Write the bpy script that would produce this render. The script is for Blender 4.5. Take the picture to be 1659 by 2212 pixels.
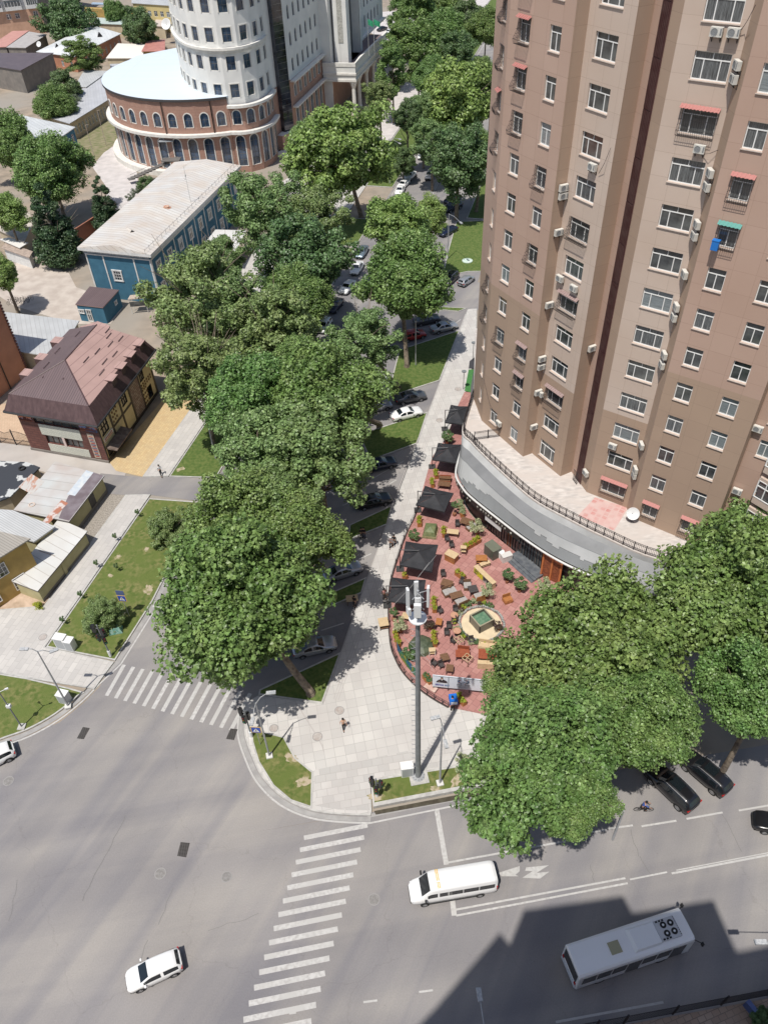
import bpy,math,random
import numpy as np
from math import sin,cos,pi,radians,sqrt,atan2,floor
from mathutils import Vector,Matrix
random.seed(7);NR=np.random.RandomState(11)
for o in list(bpy.data.objects):bpy.data.objects.remove(o)
sc=bpy.context.scene;col=sc.collection
#  camera
H=66.0;FPX=1661.0;PX,PY=829.5,1106.0
_d=Vector((905-PX,2870-PY,FPX)).normalized();_up=-_d
_z=Vector((0,0,1));_y=(_z-_z.dot(_up)*_up).normalized();_x=_y.cross(_up)
RM=Matrix((_x,_y,_up))
cam_d=bpy.data.cameras.new('camera');cam=bpy.data.objects.new('camera',cam_d);col.objects.link(cam)
cam_d.sensor_fit='VERTICAL';cam_d.sensor_height=36.0;cam_d.lens=FPX/2212*36.0
cam_d.clip_start=0.1;cam_d.clip_end=6000
rot=Matrix((RM@Vector((1,0,0)),RM@Vector((0,-1,0)),RM@Vector((0,0,-1)))).transposed()
cam.matrix_world=Matrix.Translation((0,0,H))@rot.to_4x4()
sc.camera=cam
#  light
SUN_EL=radians(66);SUN_AZ_TO=radians(59)
w=bpy.data.worlds.new('World');sc.world=w;w.use_nodes=True
nt=w.node_tree;bg=nt.nodes['Background'];sky=nt.nodes.new('ShaderNodeTexSky')
sky.sky_type='NISHITA';sky.sun_disc=False;sky.sun_elevation=SUN_EL
sky.sun_rotation=radians(90)-(SUN_AZ_TO+pi)
sky.air_density=1.0;sky.dust_density=1.5
nt.links.new(sky.outputs[0],bg.inputs[0]);bg.inputs[1].default_value=0.11
sd=bpy.data.lights.new('sun','SUN');sd.energy=4.4;sd.angle=radians(0.5);sd.color=(1.0,0.955,0.89)
sun=bpy.data.objects.new('sun',sd);col.objects.link(sun)
ld=Vector((cos(SUN_AZ_TO)*cos(SUN_EL),sin(SUN_AZ_TO)*cos(SUN_EL),-sin(SUN_EL)))
sun.rotation_euler=ld.to_track_quat('-Z','Y').to_euler();sun.location=(0,0,120)
sc.view_settings.view_transform='Standard';sc.view_settings.look='None'
sc.view_settings.exposure=0.0;sc.view_settings.gamma=1.0
sc.render.engine='CYCLES'
#  survey helpers
def ray(px,py):return RM@Vector((px-PX,py-PY,FPX))
def G(px,py,z=0.0):
 d=ray(px,py);t=(z-H)/d.z
 return Vector((d.x*t,d.y*t,z))
def G2(px,py,z=0.0):g=G(px,py,z);return(g.x,g.y)
def PJ(p):
 c=RM.transposed()@(Vector(p)-Vector((0,0,H)));return(c.x/c.z*FPX+PX,c.y/c.z*FPX+PY)
def PXM(x,y,z):
 c=RM.transposed()@(Vector((x,y,z))-Vector((0,0,H)));return FPX/c.z
AU=radians(74.4);UX,UY=cos(AU),sin(AU)
def S(u,v):return(u*UX+v*UY,u*UY-v*UX)
AM=radians(7.5);MX,MY=cos(AM),sin(AM)
M0=G2(801,1763)
def RD(a,b):return(M0[0]+a*MX-b*MY,M0[1]+a*MY+b*MX)
def onwall(a,b,px,py):
 a=Vector(a[:2]);b=Vector(b[:2]);t=(b-a).normalized();n=Vector((t.y,-t.x));d=ray(px,py)
 s=n.dot(a)/n.dot(d.xy);p=d.xy*s
 return(p-a).dot(t),H+d.z*s
MATS={}
def lin(c):
 return tuple(c)if len(c)==4 else(c[0],c[1],c[2],1)
def mat(name,c1,c2=None,scale=3.0,rough=0.8,bump=0.0,bscale=None,metal=0.0,spec=0.4,detail=4.0,stretch=None,fac=(0.35,0.65),coord='Object',big=None,rotz=0,alpha=None):
 if name in MATS:return MATS[name]
 m=bpy.data.materials.new(name);m.use_nodes=True;n=m.node_tree;L=n.links
 p=n.nodes['Principled BSDF'];p.inputs['Roughness'].default_value=rough;p.inputs['Metallic'].default_value=metal
 p.inputs['Specular IOR Level'].default_value=spec
 p.inputs['Base Color'].default_value=lin(c1);m.diffuse_color=lin(c1)
 if alpha is not None:p.inputs['Alpha'].default_value=alpha
 if c2 is not None or bump:
  tc=n.nodes.new('ShaderNodeTexCoord');mp=n.nodes.new('ShaderNodeMapping')
  L.new(tc.outputs[coord],mp.inputs[0]);mp.inputs['Rotation'].default_value[2]=rotz
  if stretch:mp.inputs['Scale'].default_value=stretch
  nz=n.nodes.new('ShaderNodeTexNoise');nz.inputs['Scale'].default_value=scale;nz.inputs['Detail'].default_value=detail
  L.new(mp.outputs[0],nz.inputs[0])
  if c2 is not None:
   mr=n.nodes.new('ShaderNodeMapRange');mr.inputs[1].default_value=fac[0];mr.inputs[2].default_value=fac[1]
   L.new(nz.outputs['Fac'],mr.inputs[0])
   mx=n.nodes.new('ShaderNodeMix');mx.data_type='RGBA'
   mx.inputs[6].default_value=lin(c1);mx.inputs[7].default_value=lin(c2)
   L.new(mr.outputs[0],mx.inputs[0]);out=mx.outputs[2]
   if big:
    nb=n.nodes.new('ShaderNodeTexNoise');nb.inputs['Scale'].default_value=big[0];nb.inputs['Detail'].default_value=3
    L.new(mp.outputs[0],nb.inputs[0])
    r2=n.nodes.new('ShaderNodeMapRange');r2.inputs[1].default_value=0.4;r2.inputs[2].default_value=0.62
    L.new(nb.outputs['Fac'],r2.inputs[0])
    m2=n.nodes.new('ShaderNodeMix');m2.data_type='RGBA';m2.inputs[7].default_value=lin(big[1])
    L.new(r2.outputs[0],m2.inputs[0]);L.new(out,m2.inputs[6]);out=m2.outputs[2]
   L.new(out,p.inputs['Base Color'])
  if bump:
   nb2=n.nodes.new('ShaderNodeTexNoise');nb2.inputs['Scale'].default_value=bscale or scale*4;nb2.inputs['Detail'].default_value=5
   L.new(tc.outputs[coord],nb2.inputs[0])
   b=n.nodes.new('ShaderNodeBump');b.inputs['Strength'].default_value=bump;b.inputs['Distance'].default_value=0.05
   L.new(nb2.outputs['Fac'],b.inputs['Height']);L.new(b.outputs[0],p.inputs['Normal'])
 MATS[name]=m;return m
def brick(name,c1,c2,mort,bw,bh,ms=0.015,rough=0.8,offset=0.5,rot=0.0,freq=2,stain=None,nscale=0.6,bump=0.0):
 if name in MATS:return MATS[name]
 m=bpy.data.materials.new(name);m.use_nodes=True;n=m.node_tree;L=n.links
 p=n.nodes['Principled BSDF'];p.inputs['Roughness'].default_value=rough;p.inputs['Specular IOR Level'].default_value=0.3
 tc=n.nodes.new('ShaderNodeTexCoord');mp=n.nodes.new('ShaderNodeMapping');mp.inputs['Rotation'].default_value[2]=rot
 L.new(tc.outputs['UV'],mp.inputs[0])
 b=n.nodes.new('ShaderNodeTexBrick');b.inputs['Scale'].default_value=1.0
 b.inputs['Color1'].default_value=lin(c1);b.inputs['Color2'].default_value=lin(c2);b.inputs['Mortar'].default_value=lin(mort)
 b.inputs['Brick Width'].default_value=bw;b.inputs['Row Height'].default_value=bh;b.inputs['Mortar Size'].default_value=ms
 b.inputs['Mortar Smooth'].default_value=0.2
 b.offset=offset;b.offset_frequency=freq;L.new(mp.outputs[0],b.inputs['Vector'])
 nz=n.nodes.new('ShaderNodeTexNoise');nz.inputs['Scale'].default_value=nscale;nz.inputs['Detail'].default_value=6
 L.new(tc.outputs['Object'],nz.inputs[0])
 mr=n.nodes.new('ShaderNodeMapRange');mr.inputs[1].default_value=0.35;mr.inputs[2].default_value=0.7;mr.inputs[3].default_value=1.0;mr.inputs[4].default_value=0.0
 L.new(nz.outputs['Fac'],mr.inputs[0])
 mx=n.nodes.new('ShaderNodeMix');mx.data_type='RGBA';st=stain or tuple(x*0.72 for x in c1)
 mx.inputs[7].default_value=lin(st);fm=n.nodes.new('ShaderNodeMath');fm.operation='MULTIPLY';fm.inputs[1].default_value=0.55
 iv=n.nodes.new('ShaderNodeMath');iv.operation='SUBTRACT';iv.inputs[0].default_value=1.0
 L.new(mr.outputs[0],iv.inputs[1]);L.new(iv.outputs[0],fm.inputs[0]);L.new(fm.outputs[0],mx.inputs[0])
 L.new(b.outputs['Color'],mx.inputs[6]);L.new(mx.outputs[2],p.inputs['Base Color'])
 if bump:
  bb=n.nodes.new('ShaderNodeBump');bb.inputs['Strength'].default_value=bump;bb.invert=True
  L.new(b.outputs['Fac'],bb.inputs['Height']);L.new(bb.outputs[0],p.inputs['Normal'])
 m.diffuse_color=lin(c1);MATS[name]=m;return m
def glass(name,c,rough=0.08,spec=0.9,c2=None,sc_=2.0):
 return mat(name,c,c2,scale=sc_,rough=rough,spec=spec)
WINV={}
class MB:
 def __init__(s):s.v=[];s.f=[];s.m=[]
 def poly(s,pts,mi=0):
  b=len(s.v);s.v.extend([tuple(p)for p in pts]);s.f.append(tuple(range(b,b+len(pts))));s.m.append(mi)
 def prism(s,pts,z0,z1,mt=0,ms=None,bottom=False):
  ms=mt if ms is None else ms;n=len(pts)
  a=sum(pts[i][0]*pts[(i+1)%n][1]-pts[(i+1)%n][0]*pts[i][1]for i in range(n))
  if a<0:pts=list(pts)[::-1]
  s.poly([(p[0],p[1],z1)for p in pts],mt)
  if bottom:s.poly([(p[0],p[1],z0)for p in reversed(pts)],ms)
  for i in range(n):
   p,q=pts[i],pts[(i+1)%n]
   s.poly([(p[0],p[1],z0),(q[0],q[1],z0),(q[0],q[1],z1),(p[0],p[1],z1)],ms)
 def box(s,c,d,rz=0.0,mi=0,mt=None):
  cx,cy,cz=c;dx,dy,dz=d[0]/2,d[1]/2,d[2]/2;C,Sn=cos(rz),sin(rz)
  q=[(cx+x*C-y*Sn,cy+x*Sn+y*C)for x,y in((-dx,-dy),(dx,-dy),(dx,dy),(-dx,dy))]
  s.prism(q,cz-dz,cz+dz,mi if mt is None else mt,mi,True)
 def hexa(s,b4,t4,mi=0):
  for i in range(4):
   j=(i+1)%4;s.poly([b4[i],b4[j],t4[j],t4[i]],mi)
  s.poly(t4,mi);s.poly(b4[::-1],mi)
 def cyl(s,p0,p1,r0,r1=None,n=8,mi=0,cap=True):
  r1=r0 if r1 is None else r1;p0=Vector(p0);p1=Vector(p1);d=(p1-p0)
  if d.length<1e-6:return
  d.normalize();a=d.orthogonal().normalized();b=d.cross(a)
  A=[p0+(a*cos(2*pi*i/n)+b*sin(2*pi*i/n))*r0 for i in range(n)]
  B=[p1+(a*cos(2*pi*i/n)+b*sin(2*pi*i/n))*r1 for i in range(n)]
  for i in range(n):
   j=(i+1)%n;s.poly([A[i],A[j],B[j],B[i]],mi)
  if cap:s.poly(B,mi);s.poly(A[::-1],mi)
 def tube(s,pts,rs,n=6,mi=0):
  for i in range(len(pts)-1):s.cyl(pts[i],pts[i+1],rs[i]if hasattr(rs,'__len__')else rs,rs[i+1]if hasattr(rs,'__len__')else rs,n,mi,cap=(i==len(pts)-2 or i==0))
 def lathe(s,prof,n=16,c=(0,0,0),mi=0):
  for k in range(len(prof)-1):
   r0,z0=prof[k];r1,z1=prof[k+1]
   for i in range(n):
    a,b=2*pi*i/n,2*pi*(i+1)/n
    q=[(c[0]+r0*cos(a),c[1]+r0*sin(a),c[2]+z0),(c[0]+r0*cos(b),c[1]+r0*sin(b),c[2]+z0),(c[0]+r1*cos(b),c[1]+r1*sin(b),c[2]+z1),(c[0]+r1*cos(a),c[1]+r1*sin(a),c[2]+z1)]
    if r0<1e-5:q=[q[0],q[2],q[3]]
    elif r1<1e-5:q=q[:3]
    s.poly(q,mi)
 def build(s,name,mats,parent=None,world=True,smooth=False,merge=False):
  if not isinstance(mats,(list,tuple)):mats=[mats]
  me=bpy.data.meshes.new(name);V=s.v
  if parent is not None and world:
   W=root_inv(parent);V=[tuple(W@Vector(p))for p in V]
  me.from_pydata(V,[],s.f)
  for m in mats:me.materials.append(m)
  me.polygons.foreach_set('material_index',s.m)
  uv=me.uv_layers.new(name='UVMap');dat=np.empty(len(me.loops)*2,dtype=np.float32)
  k=0
  for f in s.f:
   p0=s.v[f[0]];p1=s.v[f[1]];p2=s.v[f[2]]
   ax,ay,az=p1[0]-p0[0],p1[1]-p0[1],p1[2]-p0[2];bx,by,bz=p2[0]-p0[0],p2[1]-p0[1],p2[2]-p0[2]
   nx,ny,nz=ay*bz-az*by,az*bx-ax*bz,ax*by-ay*bx;h=sqrt(nx*nx+ny*ny)
   if abs(nz)>h*0.9 or h<1e-9:
    for i in f:dat[k]=s.v[i][0];dat[k+1]=s.v[i][1];k+=2
   else:
    tx,ty=-ny/h,nx/h;sl=sqrt(h*h+nz*nz)/h
    for i in f:dat[k]=s.v[i][0]*tx+s.v[i][1]*ty;dat[k+1]=s.v[i][2]*sl;k+=2
  uv.data.foreach_set('uv',dat)
  if smooth:me.polygons.foreach_set('use_smooth',[True]*len(me.polygons))
  if merge:
   import bmesh
   bm=bmesh.new();bm.from_mesh(me);bmesh.ops.remove_doubles(bm,verts=bm.verts,dist=0.0008);bm.to_mesh(me);bm.free()
  me.update();o=bpy.data.objects.new(name,me);col.objects.link(o)
  if parent is not None:o.parent=parent
  return o
def root_inv(p):
 M=Matrix.Identity(4);q=p
 while q is not None:M=q.matrix_basis@M;q=q.parent
 return M.inverted()
def tag(o,label=None,cat=None,group=None,kind=None):
 if label:o['label']=label
 if cat:o['category']=cat
 if group:o['group']=group
 if kind:o['kind']=kind
 return o
def thing(name,label,cat,loc=(0,0,0),rz=0.0,group=None):
 o=bpy.data.objects.new(name,None);col.objects.link(o);o.location=(loc[0],loc[1],loc[2]if len(loc)>2 else 0);o.rotation_euler=(0,0,rz)
 o.empty_display_size=0.5
 return tag(o,label,cat,group)
def struct(name,mb,m):o=mb.build(name,m);return tag(o,kind='structure')
def mesh_obj(name,me,parent=None,loc=(0,0,0),rz=0.0,scale=None):
 o=bpy.data.objects.new(name,me);col.objects.link(o);o.parent=parent;o.location=loc;o.rotation_euler=(0,0,rz)
 if scale:o.scale=scale
 return o
def kids(o):return[c for c in bpy.data.objects if c.parent==o]
def copy_tree(o,loc=None,rz=None,label=None,group=None,scale=None,parent=None,_idx=None):
 if _idx is None:
  _idx={}
  for c in bpy.data.objects:
   if c.parent:_idx.setdefault(c.parent.name,[]).append(c)
 c=o.copy();col.objects.link(c);c.parent=parent
 if loc is not None:c.location=(loc[0],loc[1],loc[2]if len(loc)>2 else 0)
 if rz is not None:c.rotation_euler=(0,0,rz)
 if scale is not None:c.scale=(scale,scale,scale)if not hasattr(scale,'__len__')else scale
 if label:c['label']=label
 if group:c['group']=group
 for ch in _idx.get(o.name,[]):copy_tree(ch,parent=c,_idx=_idx)
 return c
def inset(pts,d):
 n=len(pts);a=sum(pts[i][0]*pts[(i+1)%n][1]-pts[(i+1)%n][0]*pts[i][1]for i in range(n))
 if a<0:pts=list(pts)[::-1]
 out=[]
 for i in range(n):
  p0,p1,p2=Vector(pts[i-1]),Vector(pts[i]),Vector(pts[(i+1)%n])
  e1=(p1-p0).normalized();e2=(p2-p1).normalized();n1=Vector((-e1.y,e1.x));n2=Vector((-e2.y,e2.x))
  b=(n1+n2);b=b/max(0.3,b.length_squared)*2 if b.length>1e-6 else n1
  if b.length>3:b=b.normalized()*3
  out.append(tuple(p1+b*d))
 return list(pts),out
def smooth_curve(pts,k=6):
 out=[];n=len(pts)
 for i in range(n-1):
  p0,p1,p2,p3=[Vector(pts[max(0,min(n-1,j))])for j in(i-1,i,i+1,i+2)]
  for q in range(k):
   t=q/k;out.append(tuple(0.5*((2*p1)+(-p0+p2)*t+(2*p0-5*p1+4*p2-p3)*t*t+(-p0+3*p1-3*p2+p3)*t**3)))
 out.append(tuple(pts[-1]));return out
def ribbon(mb,pts,wd,z,mi=0):
 n=len(pts);L_,R_=[],[]
 for i in range(n):
  a=Vector(pts[max(0,i-1)][:2]);b=Vector(pts[min(n-1,i+1)][:2]);t=(b-a).normalized();nn=Vector((-t.y,t.x))*wd/2
  p=Vector(pts[i][:2]);L_.append(p+nn);R_.append(p-nn)
 for i in range(n-1):mb.poly([(R_[i].x,R_[i].y,z),(R_[i+1].x,R_[i+1].y,z),(L_[i+1].x,L_[i+1].y,z),(L_[i].x,L_[i].y,z)],mi)
def facade(mb,a,b,z0,z1,holes,mi=0,mr=None,depth=0.25,bands=None):
 a=Vector(a[:2]);b=Vector(b[:2]);t=(b-a);Ln=t.length;t.normalize();n=Vector((t.y,-t.x));mr=mi if mr is None else mr
 P=lambda u,z,d=0.0:(a.x+t.x*u-n.x*d,a.y+t.y*u-n.y*d,z)
 us=sorted(set([0,Ln]+[x for h in holes for x in(h[0],h[1])if 0<x<Ln]));zs=sorted(set([z0,z1]+[x for h in holes for x in(h[2],h[3])]+([q[0]for q in bands[1:]]if bands else[])))
 zs=[z for z in zs if z0<=z<=z1]
 for i in range(len(us)-1):
  uc=(us[i]+us[i+1])/2;run=None
  for j in range(len(zs)-1):
   zc=(zs[j]+zs[j+1])/2
   hole=any(h[0]<uc<h[1]and h[2]<zc<h[3]for h in holes)
   if hole:continue
   k=mi
   if bands:
    for bz,bm in bands:
     if zc>bz:k=bm
   mb.poly([P(us[i],zs[j]),P(us[i+1],zs[j]),P(us[i+1],zs[j+1]),P(us[i],zs[j+1])],k)
 for h in holes:
  u0,u1,v0,v1=h[:4];arch=len(h)>4 and h[4]
  mb.poly([P(u0,v0),P(u0,v0,depth),P(u0,v1,depth),P(u0,v1)],mr)
  mb.poly([P(u1,v0),P(u1,v1),P(u1,v1,depth),P(u1,v0,depth)],mr)
  mb.poly([P(u0,v0),P(u1,v0),P(u1,v0,depth),P(u0,v0,depth)],mr)
  mb.poly([P(u0,v1),P(u0,v1,depth),P(u1,v1,depth),P(u1,v1)],mr)
  if arch:
   r=(u1-u0)/2;uc=(u0+u1)/2;zc=v1-r;N=6
   for sgn in(-1,1):
    arcp=[(uc+sgn*r*cos(q*pi/2/N),zc+r*sin(q*pi/2/N))for q in range(N+1)]
    for q in range(N):
     p1,p2=arcp[q],arcp[q+1]
     tri=[P(uc+sgn*r,v1),P(*p2),P(*p1)]if sgn>0 else[P(uc+sgn*r,v1),P(*p1),P(*p2)]
     mb.poly(tri,mi)
     qd=[P(*p1),P(*p2),P(p2[0],p2[1],depth),P(p1[0],p1[1],depth)]
     mb.poly(qd if sgn>0 else qd[::-1],mr)
dust=mat('dusty_earth',(0.36,0.29,0.22),(0.24,0.20,0.155),scale=0.35,rough=0.95,bump=0.3,bscale=3,big=(0.05,(0.30,0.27,0.23)))
def asphalt_mat():
 m=bpy.data.materials.new('worn_asphalt');m.use_nodes=True;n=m.node_tree;L=n.links;p=n.nodes['Principled BSDF']
 p.inputs['Roughness'].default_value=0.9;p.inputs['Specular IOR Level'].default_value=0.25
 tc=n.nodes.new('ShaderNodeTexCoord')
 def layer(scale,st,rz,detail=4,dist=0.0):
  mp=n.nodes.new('ShaderNodeMapping');mp.inputs['Scale'].default_value=st
  mr=n.nodes.new('ShaderNodeMapping');mr.inputs['Rotation'].default_value[2]=-rz
  L.new(tc.outputs['Object'],mr.inputs[0]);L.new(mr.outputs[0],mp.inputs[0])
  z=n.nodes.new('ShaderNodeTexNoise');z.inputs['Scale'].default_value=scale;z.inputs['Detail'].default_value=detail;z.inputs['Distortion'].default_value=dist
  L.new(mp.outputs[0],z.inputs[0]);return z.outputs['Fac']
 def ramp(src,a,b,c0,c1):
  r=n.nodes.new('ShaderNodeValToRGB');r.color_ramp.elements[0].position=a;r.color_ramp.elements[1].position=b
  r.color_ramp.elements[0].color=lin(c0);r.color_ramp.elements[1].color=lin(c1);L.new(src,r.inputs[0]);return r.outputs[0]
 def mul(a,b,f=1.0):
  x=n.nodes.new('ShaderNodeMix');x.data_type='RGBA';x.blend_type='MULTIPLY';x.inputs[0].default_value=f
  L.new(a,x.inputs[6]);L.new(b,x.inputs[7]);return x.outputs[2]
 base=ramp(layer(0.10,(1,1,1),0,5),0.35,0.65,(0.262,0.250,0.246),(0.315,0.300,0.292))
 s1=ramp(layer(0.30,(0.055,1,1),radians(60),5,0.6),0.36,0.62,(0.80,0.81,0.85),(1.04,1.03,1.0))
 s2=ramp(layer(0.28,(0.045,1,1),radians(9),4,0.4),0.38,0.6,(0.86,0.86,0.88),(1.03,1.02,1.0))
 fine=ramp(layer(9.0,(1,1,1),0,5),0.3,0.7,(0.93,0.93,0.93),(1.05,1.05,1.05))
 v=n.nodes.new('ShaderNodeTexVoronoi');v.feature='DISTANCE_TO_EDGE';v.inputs['Scale'].default_value=0.085
 nz=n.nodes.new('ShaderNodeTexNoise');nz.inputs['Scale'].default_value=0.8;nz.inputs['Detail'].default_value=6;L.new(tc.outputs['Object'],nz.inputs[0])
 mv=n.nodes.new('ShaderNodeMix');mv.data_type='RGBA';mv.inputs[0].default_value=0.25
 ad=n.nodes.new('ShaderNodeVectorMath');ad.operation='MULTIPLY_ADD';ad.inputs[1].default_value=(1.6,1.6,1.6)
 L.new(nz.outputs['Color'],ad.inputs[0]);L.new(tc.outputs['Object'],ad.inputs[2]);L.new(ad.outputs[0],v.inputs['Vector'])
 cr=ramp(v.outputs['Distance'],0.0003,0.0016,(0.80,0.79,0.78),(1,1,1))
 sp=n.nodes.new('ShaderNodeTexVoronoi');sp.inputs['Scale'].default_value=0.9;sp.inputs['Randomness'].default_value=1;L.new(tc.outputs['Object'],sp.inputs['Vector'])
 spot=ramp(sp.outputs['Distance'],0.035,0.06,(0.72,0.71,0.7),(1,1,1))
 c=mul(mul(mul(base,s1),s2),fine);c=mul(c,cr,0.5);c=mul(c,spot,0.5);L.new(c,p.inputs['Base Color'])
 MATS['asphalt']=m;m.diffuse_color=(.3,.29,.28,1);return m
asph=asphalt_mat()
white=mat('road_paint',(0.52,0.51,0.49),(0.38,0.365,0.35),scale=3.5,rough=0.8,fac=(0.42,0.68),detail=8,big=(0.5,(0.45,0.44,0.42)),bump=0.1)
kerbm=mat('kerb_concrete',(0.50,0.49,0.46),(0.38,0.37,0.35),scale=2.0,rough=0.9,bump=0.15,bscale=20)
gutm=mat('gutter_concrete',(0.36,0.35,0.335),(0.29,0.28,0.27),scale=1.5,rough=0.9)
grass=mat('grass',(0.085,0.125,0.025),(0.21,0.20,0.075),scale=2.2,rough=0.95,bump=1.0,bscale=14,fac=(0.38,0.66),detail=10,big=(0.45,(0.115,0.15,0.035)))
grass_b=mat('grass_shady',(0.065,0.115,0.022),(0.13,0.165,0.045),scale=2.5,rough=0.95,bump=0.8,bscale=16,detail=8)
walk_t=brick('walk_tiles',(0.56,0.535,0.50),(0.47,0.45,0.425),(0.36,0.345,0.32),1.25,0.62,0.018,rot=-AU,offset=0.37,stain=(0.40,0.38,0.36),nscale=0.25)
plaza_t=brick('plaza_tiles',(0.58,0.56,0.525),(0.49,0.475,0.45),(0.36,0.35,0.33),0.98,0.98,0.02,rot=-radians(10),offset=0.0,stain=(0.43,0.40,0.38),nscale=0.2)
plaza_r=brick('plaza_tiles_road',(0.55,0.53,0.50),(0.43,0.42,0.40),(0.36,0.34,0.32),0.98,0.7,0.02,rot=-radians(8),offset=0.5,stain=(0.42,0.39,0.37),nscale=0.3)
concr=mat('lane_concrete',(0.43,0.385,0.345),(0.34,0.31,0.285),scale=0.5,rough=0.95,bump=0.1,big=(0.15,(0.45,0.42,0.39)))
gravel=mat('gravel',(0.40,0.36,0.31),(0.20,0.18,0.155),scale=7,rough=1,bump=0.9,bscale=10,detail=6)
yellowp=brick('yellow_paving',(0.60,0.46,0.25),(0.52,0.37,0.20),(0.42,0.31,0.18),0.35,0.35,0.02,rot=-AU,stain=(0.46,0.36,0.22),nscale=0.8)
far_walk=mat('far_paving',(0.58,0.54,0.52),(0.48,0.45,0.43),scale=0.6,rough=0.9)
g=MB();g.poly([(-3000,-3000,-0.02),(3000,-3000,-0.02),(3000,3000,-0.02),(-3000,3000,-0.02)]);struct('ground',g,dust)
g=MB();g.poly([RD(-260,0.35)+(0.0,),RD(-260,-22)+(0.0,),RD(300,-22)+(0.0,),RD(300,0.35)+(0.0,)])
struct('main_road',g,asph)
g=MB();fl=[G2(-70,1640),G2(0,1606),G2(60,1590),G2(130,1560),G2(180,1520),G2(215,1485),G2(248,1430),G2(331,1297)]
fl=[RD(-41,0.2)]+fl+[S(64,-42.0),S(112,-42.6),S(420,-42.6),S(420,-16.9),S(120,-16.9),S(38,-17.8),RD(0,0.4)]
g.prism(fl,-0.01,0.004);o=struct('street',g,asph)
g=MB();g.poly([RD(-41,.3)+(.0045,),G2(-70,1640)+(.0045,),RD(-62,8)+(.0045,),RD(-260,8)+(.0045,),RD(-260,.3)+(.0045,)][::-1]);struct('main_road',g,asph)
g=MB();g.poly([p+(0.008,)for p in(G2(919,668),G2(930,640),G2(1000,612),G2(1200,600),G2(1200,700),G2(1035,670),G2(1008,668),G2(959,663))]);struct('entrance_road',g,asph)
# --- raised pavement slabs with kerbs
def island(name,pts,top,kw=0.16,zt=0.12,zk=0.15,km=None,kind='structure'):
 a,b=inset(pts,kw);mb=MB();n=len(a)
 for i in range(n):
  j=(i+1)%n
  mb.poly([(a[i][0],a[i][1],0),(a[j][0],a[j][1],0),(a[j][0],a[j][1],zk),(a[i][0],a[i][1],zk)],1)
  mb.poly([(a[i][0],a[i][1],zk),(a[j][0],a[j][1],zk),(b[j][0],b[j][1],zk),(b[i][0],b[i][1],zk)],1)
  mb.poly([(b[i][0],b[i][1],zk),(b[j][0],b[j][1],zk),(b[j][0],b[j][1],zt),(b[i][0],b[i][1],zt)],1)
 mb.poly([(p[0],p[1],zt)for p in b],0)
 o=mb.build(name,[top,km or kerbm]);return tag(o,kind=kind)
def gl(*ps):return[G2(*p)for p in ps]
cornerL=smooth_curve(gl((-70,1632),(0,1600),(60,1578),(120,1545),(170,1505),(205,1470)),4)
lawn1=cornerL[:-4]+gl((185,1497),(150,1487),(60,1466),(0,1456),(-60,1444))+[S(24,-62)]
island('lawn',lawn1,grass)
w_l=[S(38.0,-52.4),S(38.0,-49.4)]
island('pavement',gl((248,1431),(225,1462),(205,1490),(60,1466),(-60,1444))+[S(40,-66),S(44.5,-52.6),S(63.6,-52.5),S(64.4,-49.3)]+gl((99,1399)),walk_t,zt=0.149,zk=0.15)
lawn2=gl((101,1399),(323,1078))+[S(64.4,-42.0)]+gl((331,1300),(250,1428))
island('lawn',lawn2,grass)
island('pavement',[S(67.4,-52.0),S(68.2,-48.6),S(112,-48.9),S(112,-52.4)],walk_t,zt=0.149)
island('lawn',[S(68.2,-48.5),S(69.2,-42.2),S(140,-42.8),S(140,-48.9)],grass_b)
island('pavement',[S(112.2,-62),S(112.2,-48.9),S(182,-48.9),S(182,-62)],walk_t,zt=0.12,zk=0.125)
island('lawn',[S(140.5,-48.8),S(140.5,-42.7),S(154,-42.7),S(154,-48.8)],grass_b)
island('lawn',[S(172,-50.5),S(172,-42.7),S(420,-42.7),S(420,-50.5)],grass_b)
island('pavement',[S(182,-58.5),S(182,-50.7),S(420,-50.7),S(420,-58.5)],far_walk,zt=0.12,zk=0.121)
for k,(a,b,c_,d)in enumerate([((561,1491),(737,1410),(697,1521),(559,1502)),((718,1280),(792,1248),(782,1282),(716,1311)),((755,1135),(848,1092),(837,1134),(752,1168)),((775,940),(924,891),(902,959),(800,996)),((862,757),(993,714),(950,823),(836,860))]):
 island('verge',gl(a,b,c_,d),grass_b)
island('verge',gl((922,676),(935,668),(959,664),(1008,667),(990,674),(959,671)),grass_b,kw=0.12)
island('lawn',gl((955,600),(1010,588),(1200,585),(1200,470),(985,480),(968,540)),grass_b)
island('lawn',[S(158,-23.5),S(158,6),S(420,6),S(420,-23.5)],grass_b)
kc=smooth_curve(gl((532,1520),(529,1555),(529,1589),(544,1634),(567,1680),(612,1725),(673,1752),(740,1761),(801,1763)),4)
rw_left=[S(39.3,-18.1),S(56,-18.1),S(82,-17.7),S(98,-17.4),S(120,-17.0)]
podium_front=gl((1030,668),(1028,760),(1005,850))
plaza=kc+gl((803,1752),(800,1690))+gl((1080,1640))+[S(46,0),S(60,-8),S(90,-10)]+podium_front[::-1]+rw_left[::-1]+gl((559,1504))
island('plaza',plaza,plaza_t,kw=0.14,zt=0.149)
ribb=MB()
ribb.poly([p+(0.1535,)for p in gl((680,1665),(800,1640),(990,1602),(1000,1650),(800,1682),(800,1752),(740,1752),(682,1742))]);struct('pavement',ribb,plaza_r)
tr=MB()
for pts in([(640,1520),(690,1600),(700,1625)],[(985,880-0),(938,1000),(870,1200)],[(700,1520),(757,1352),(800,1235),(866,1045),(930,880),(1005,680)]):
 q=smooth_curve(gl(*pts),3);ribbon(tr,q,0.10,0.1545)
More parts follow.
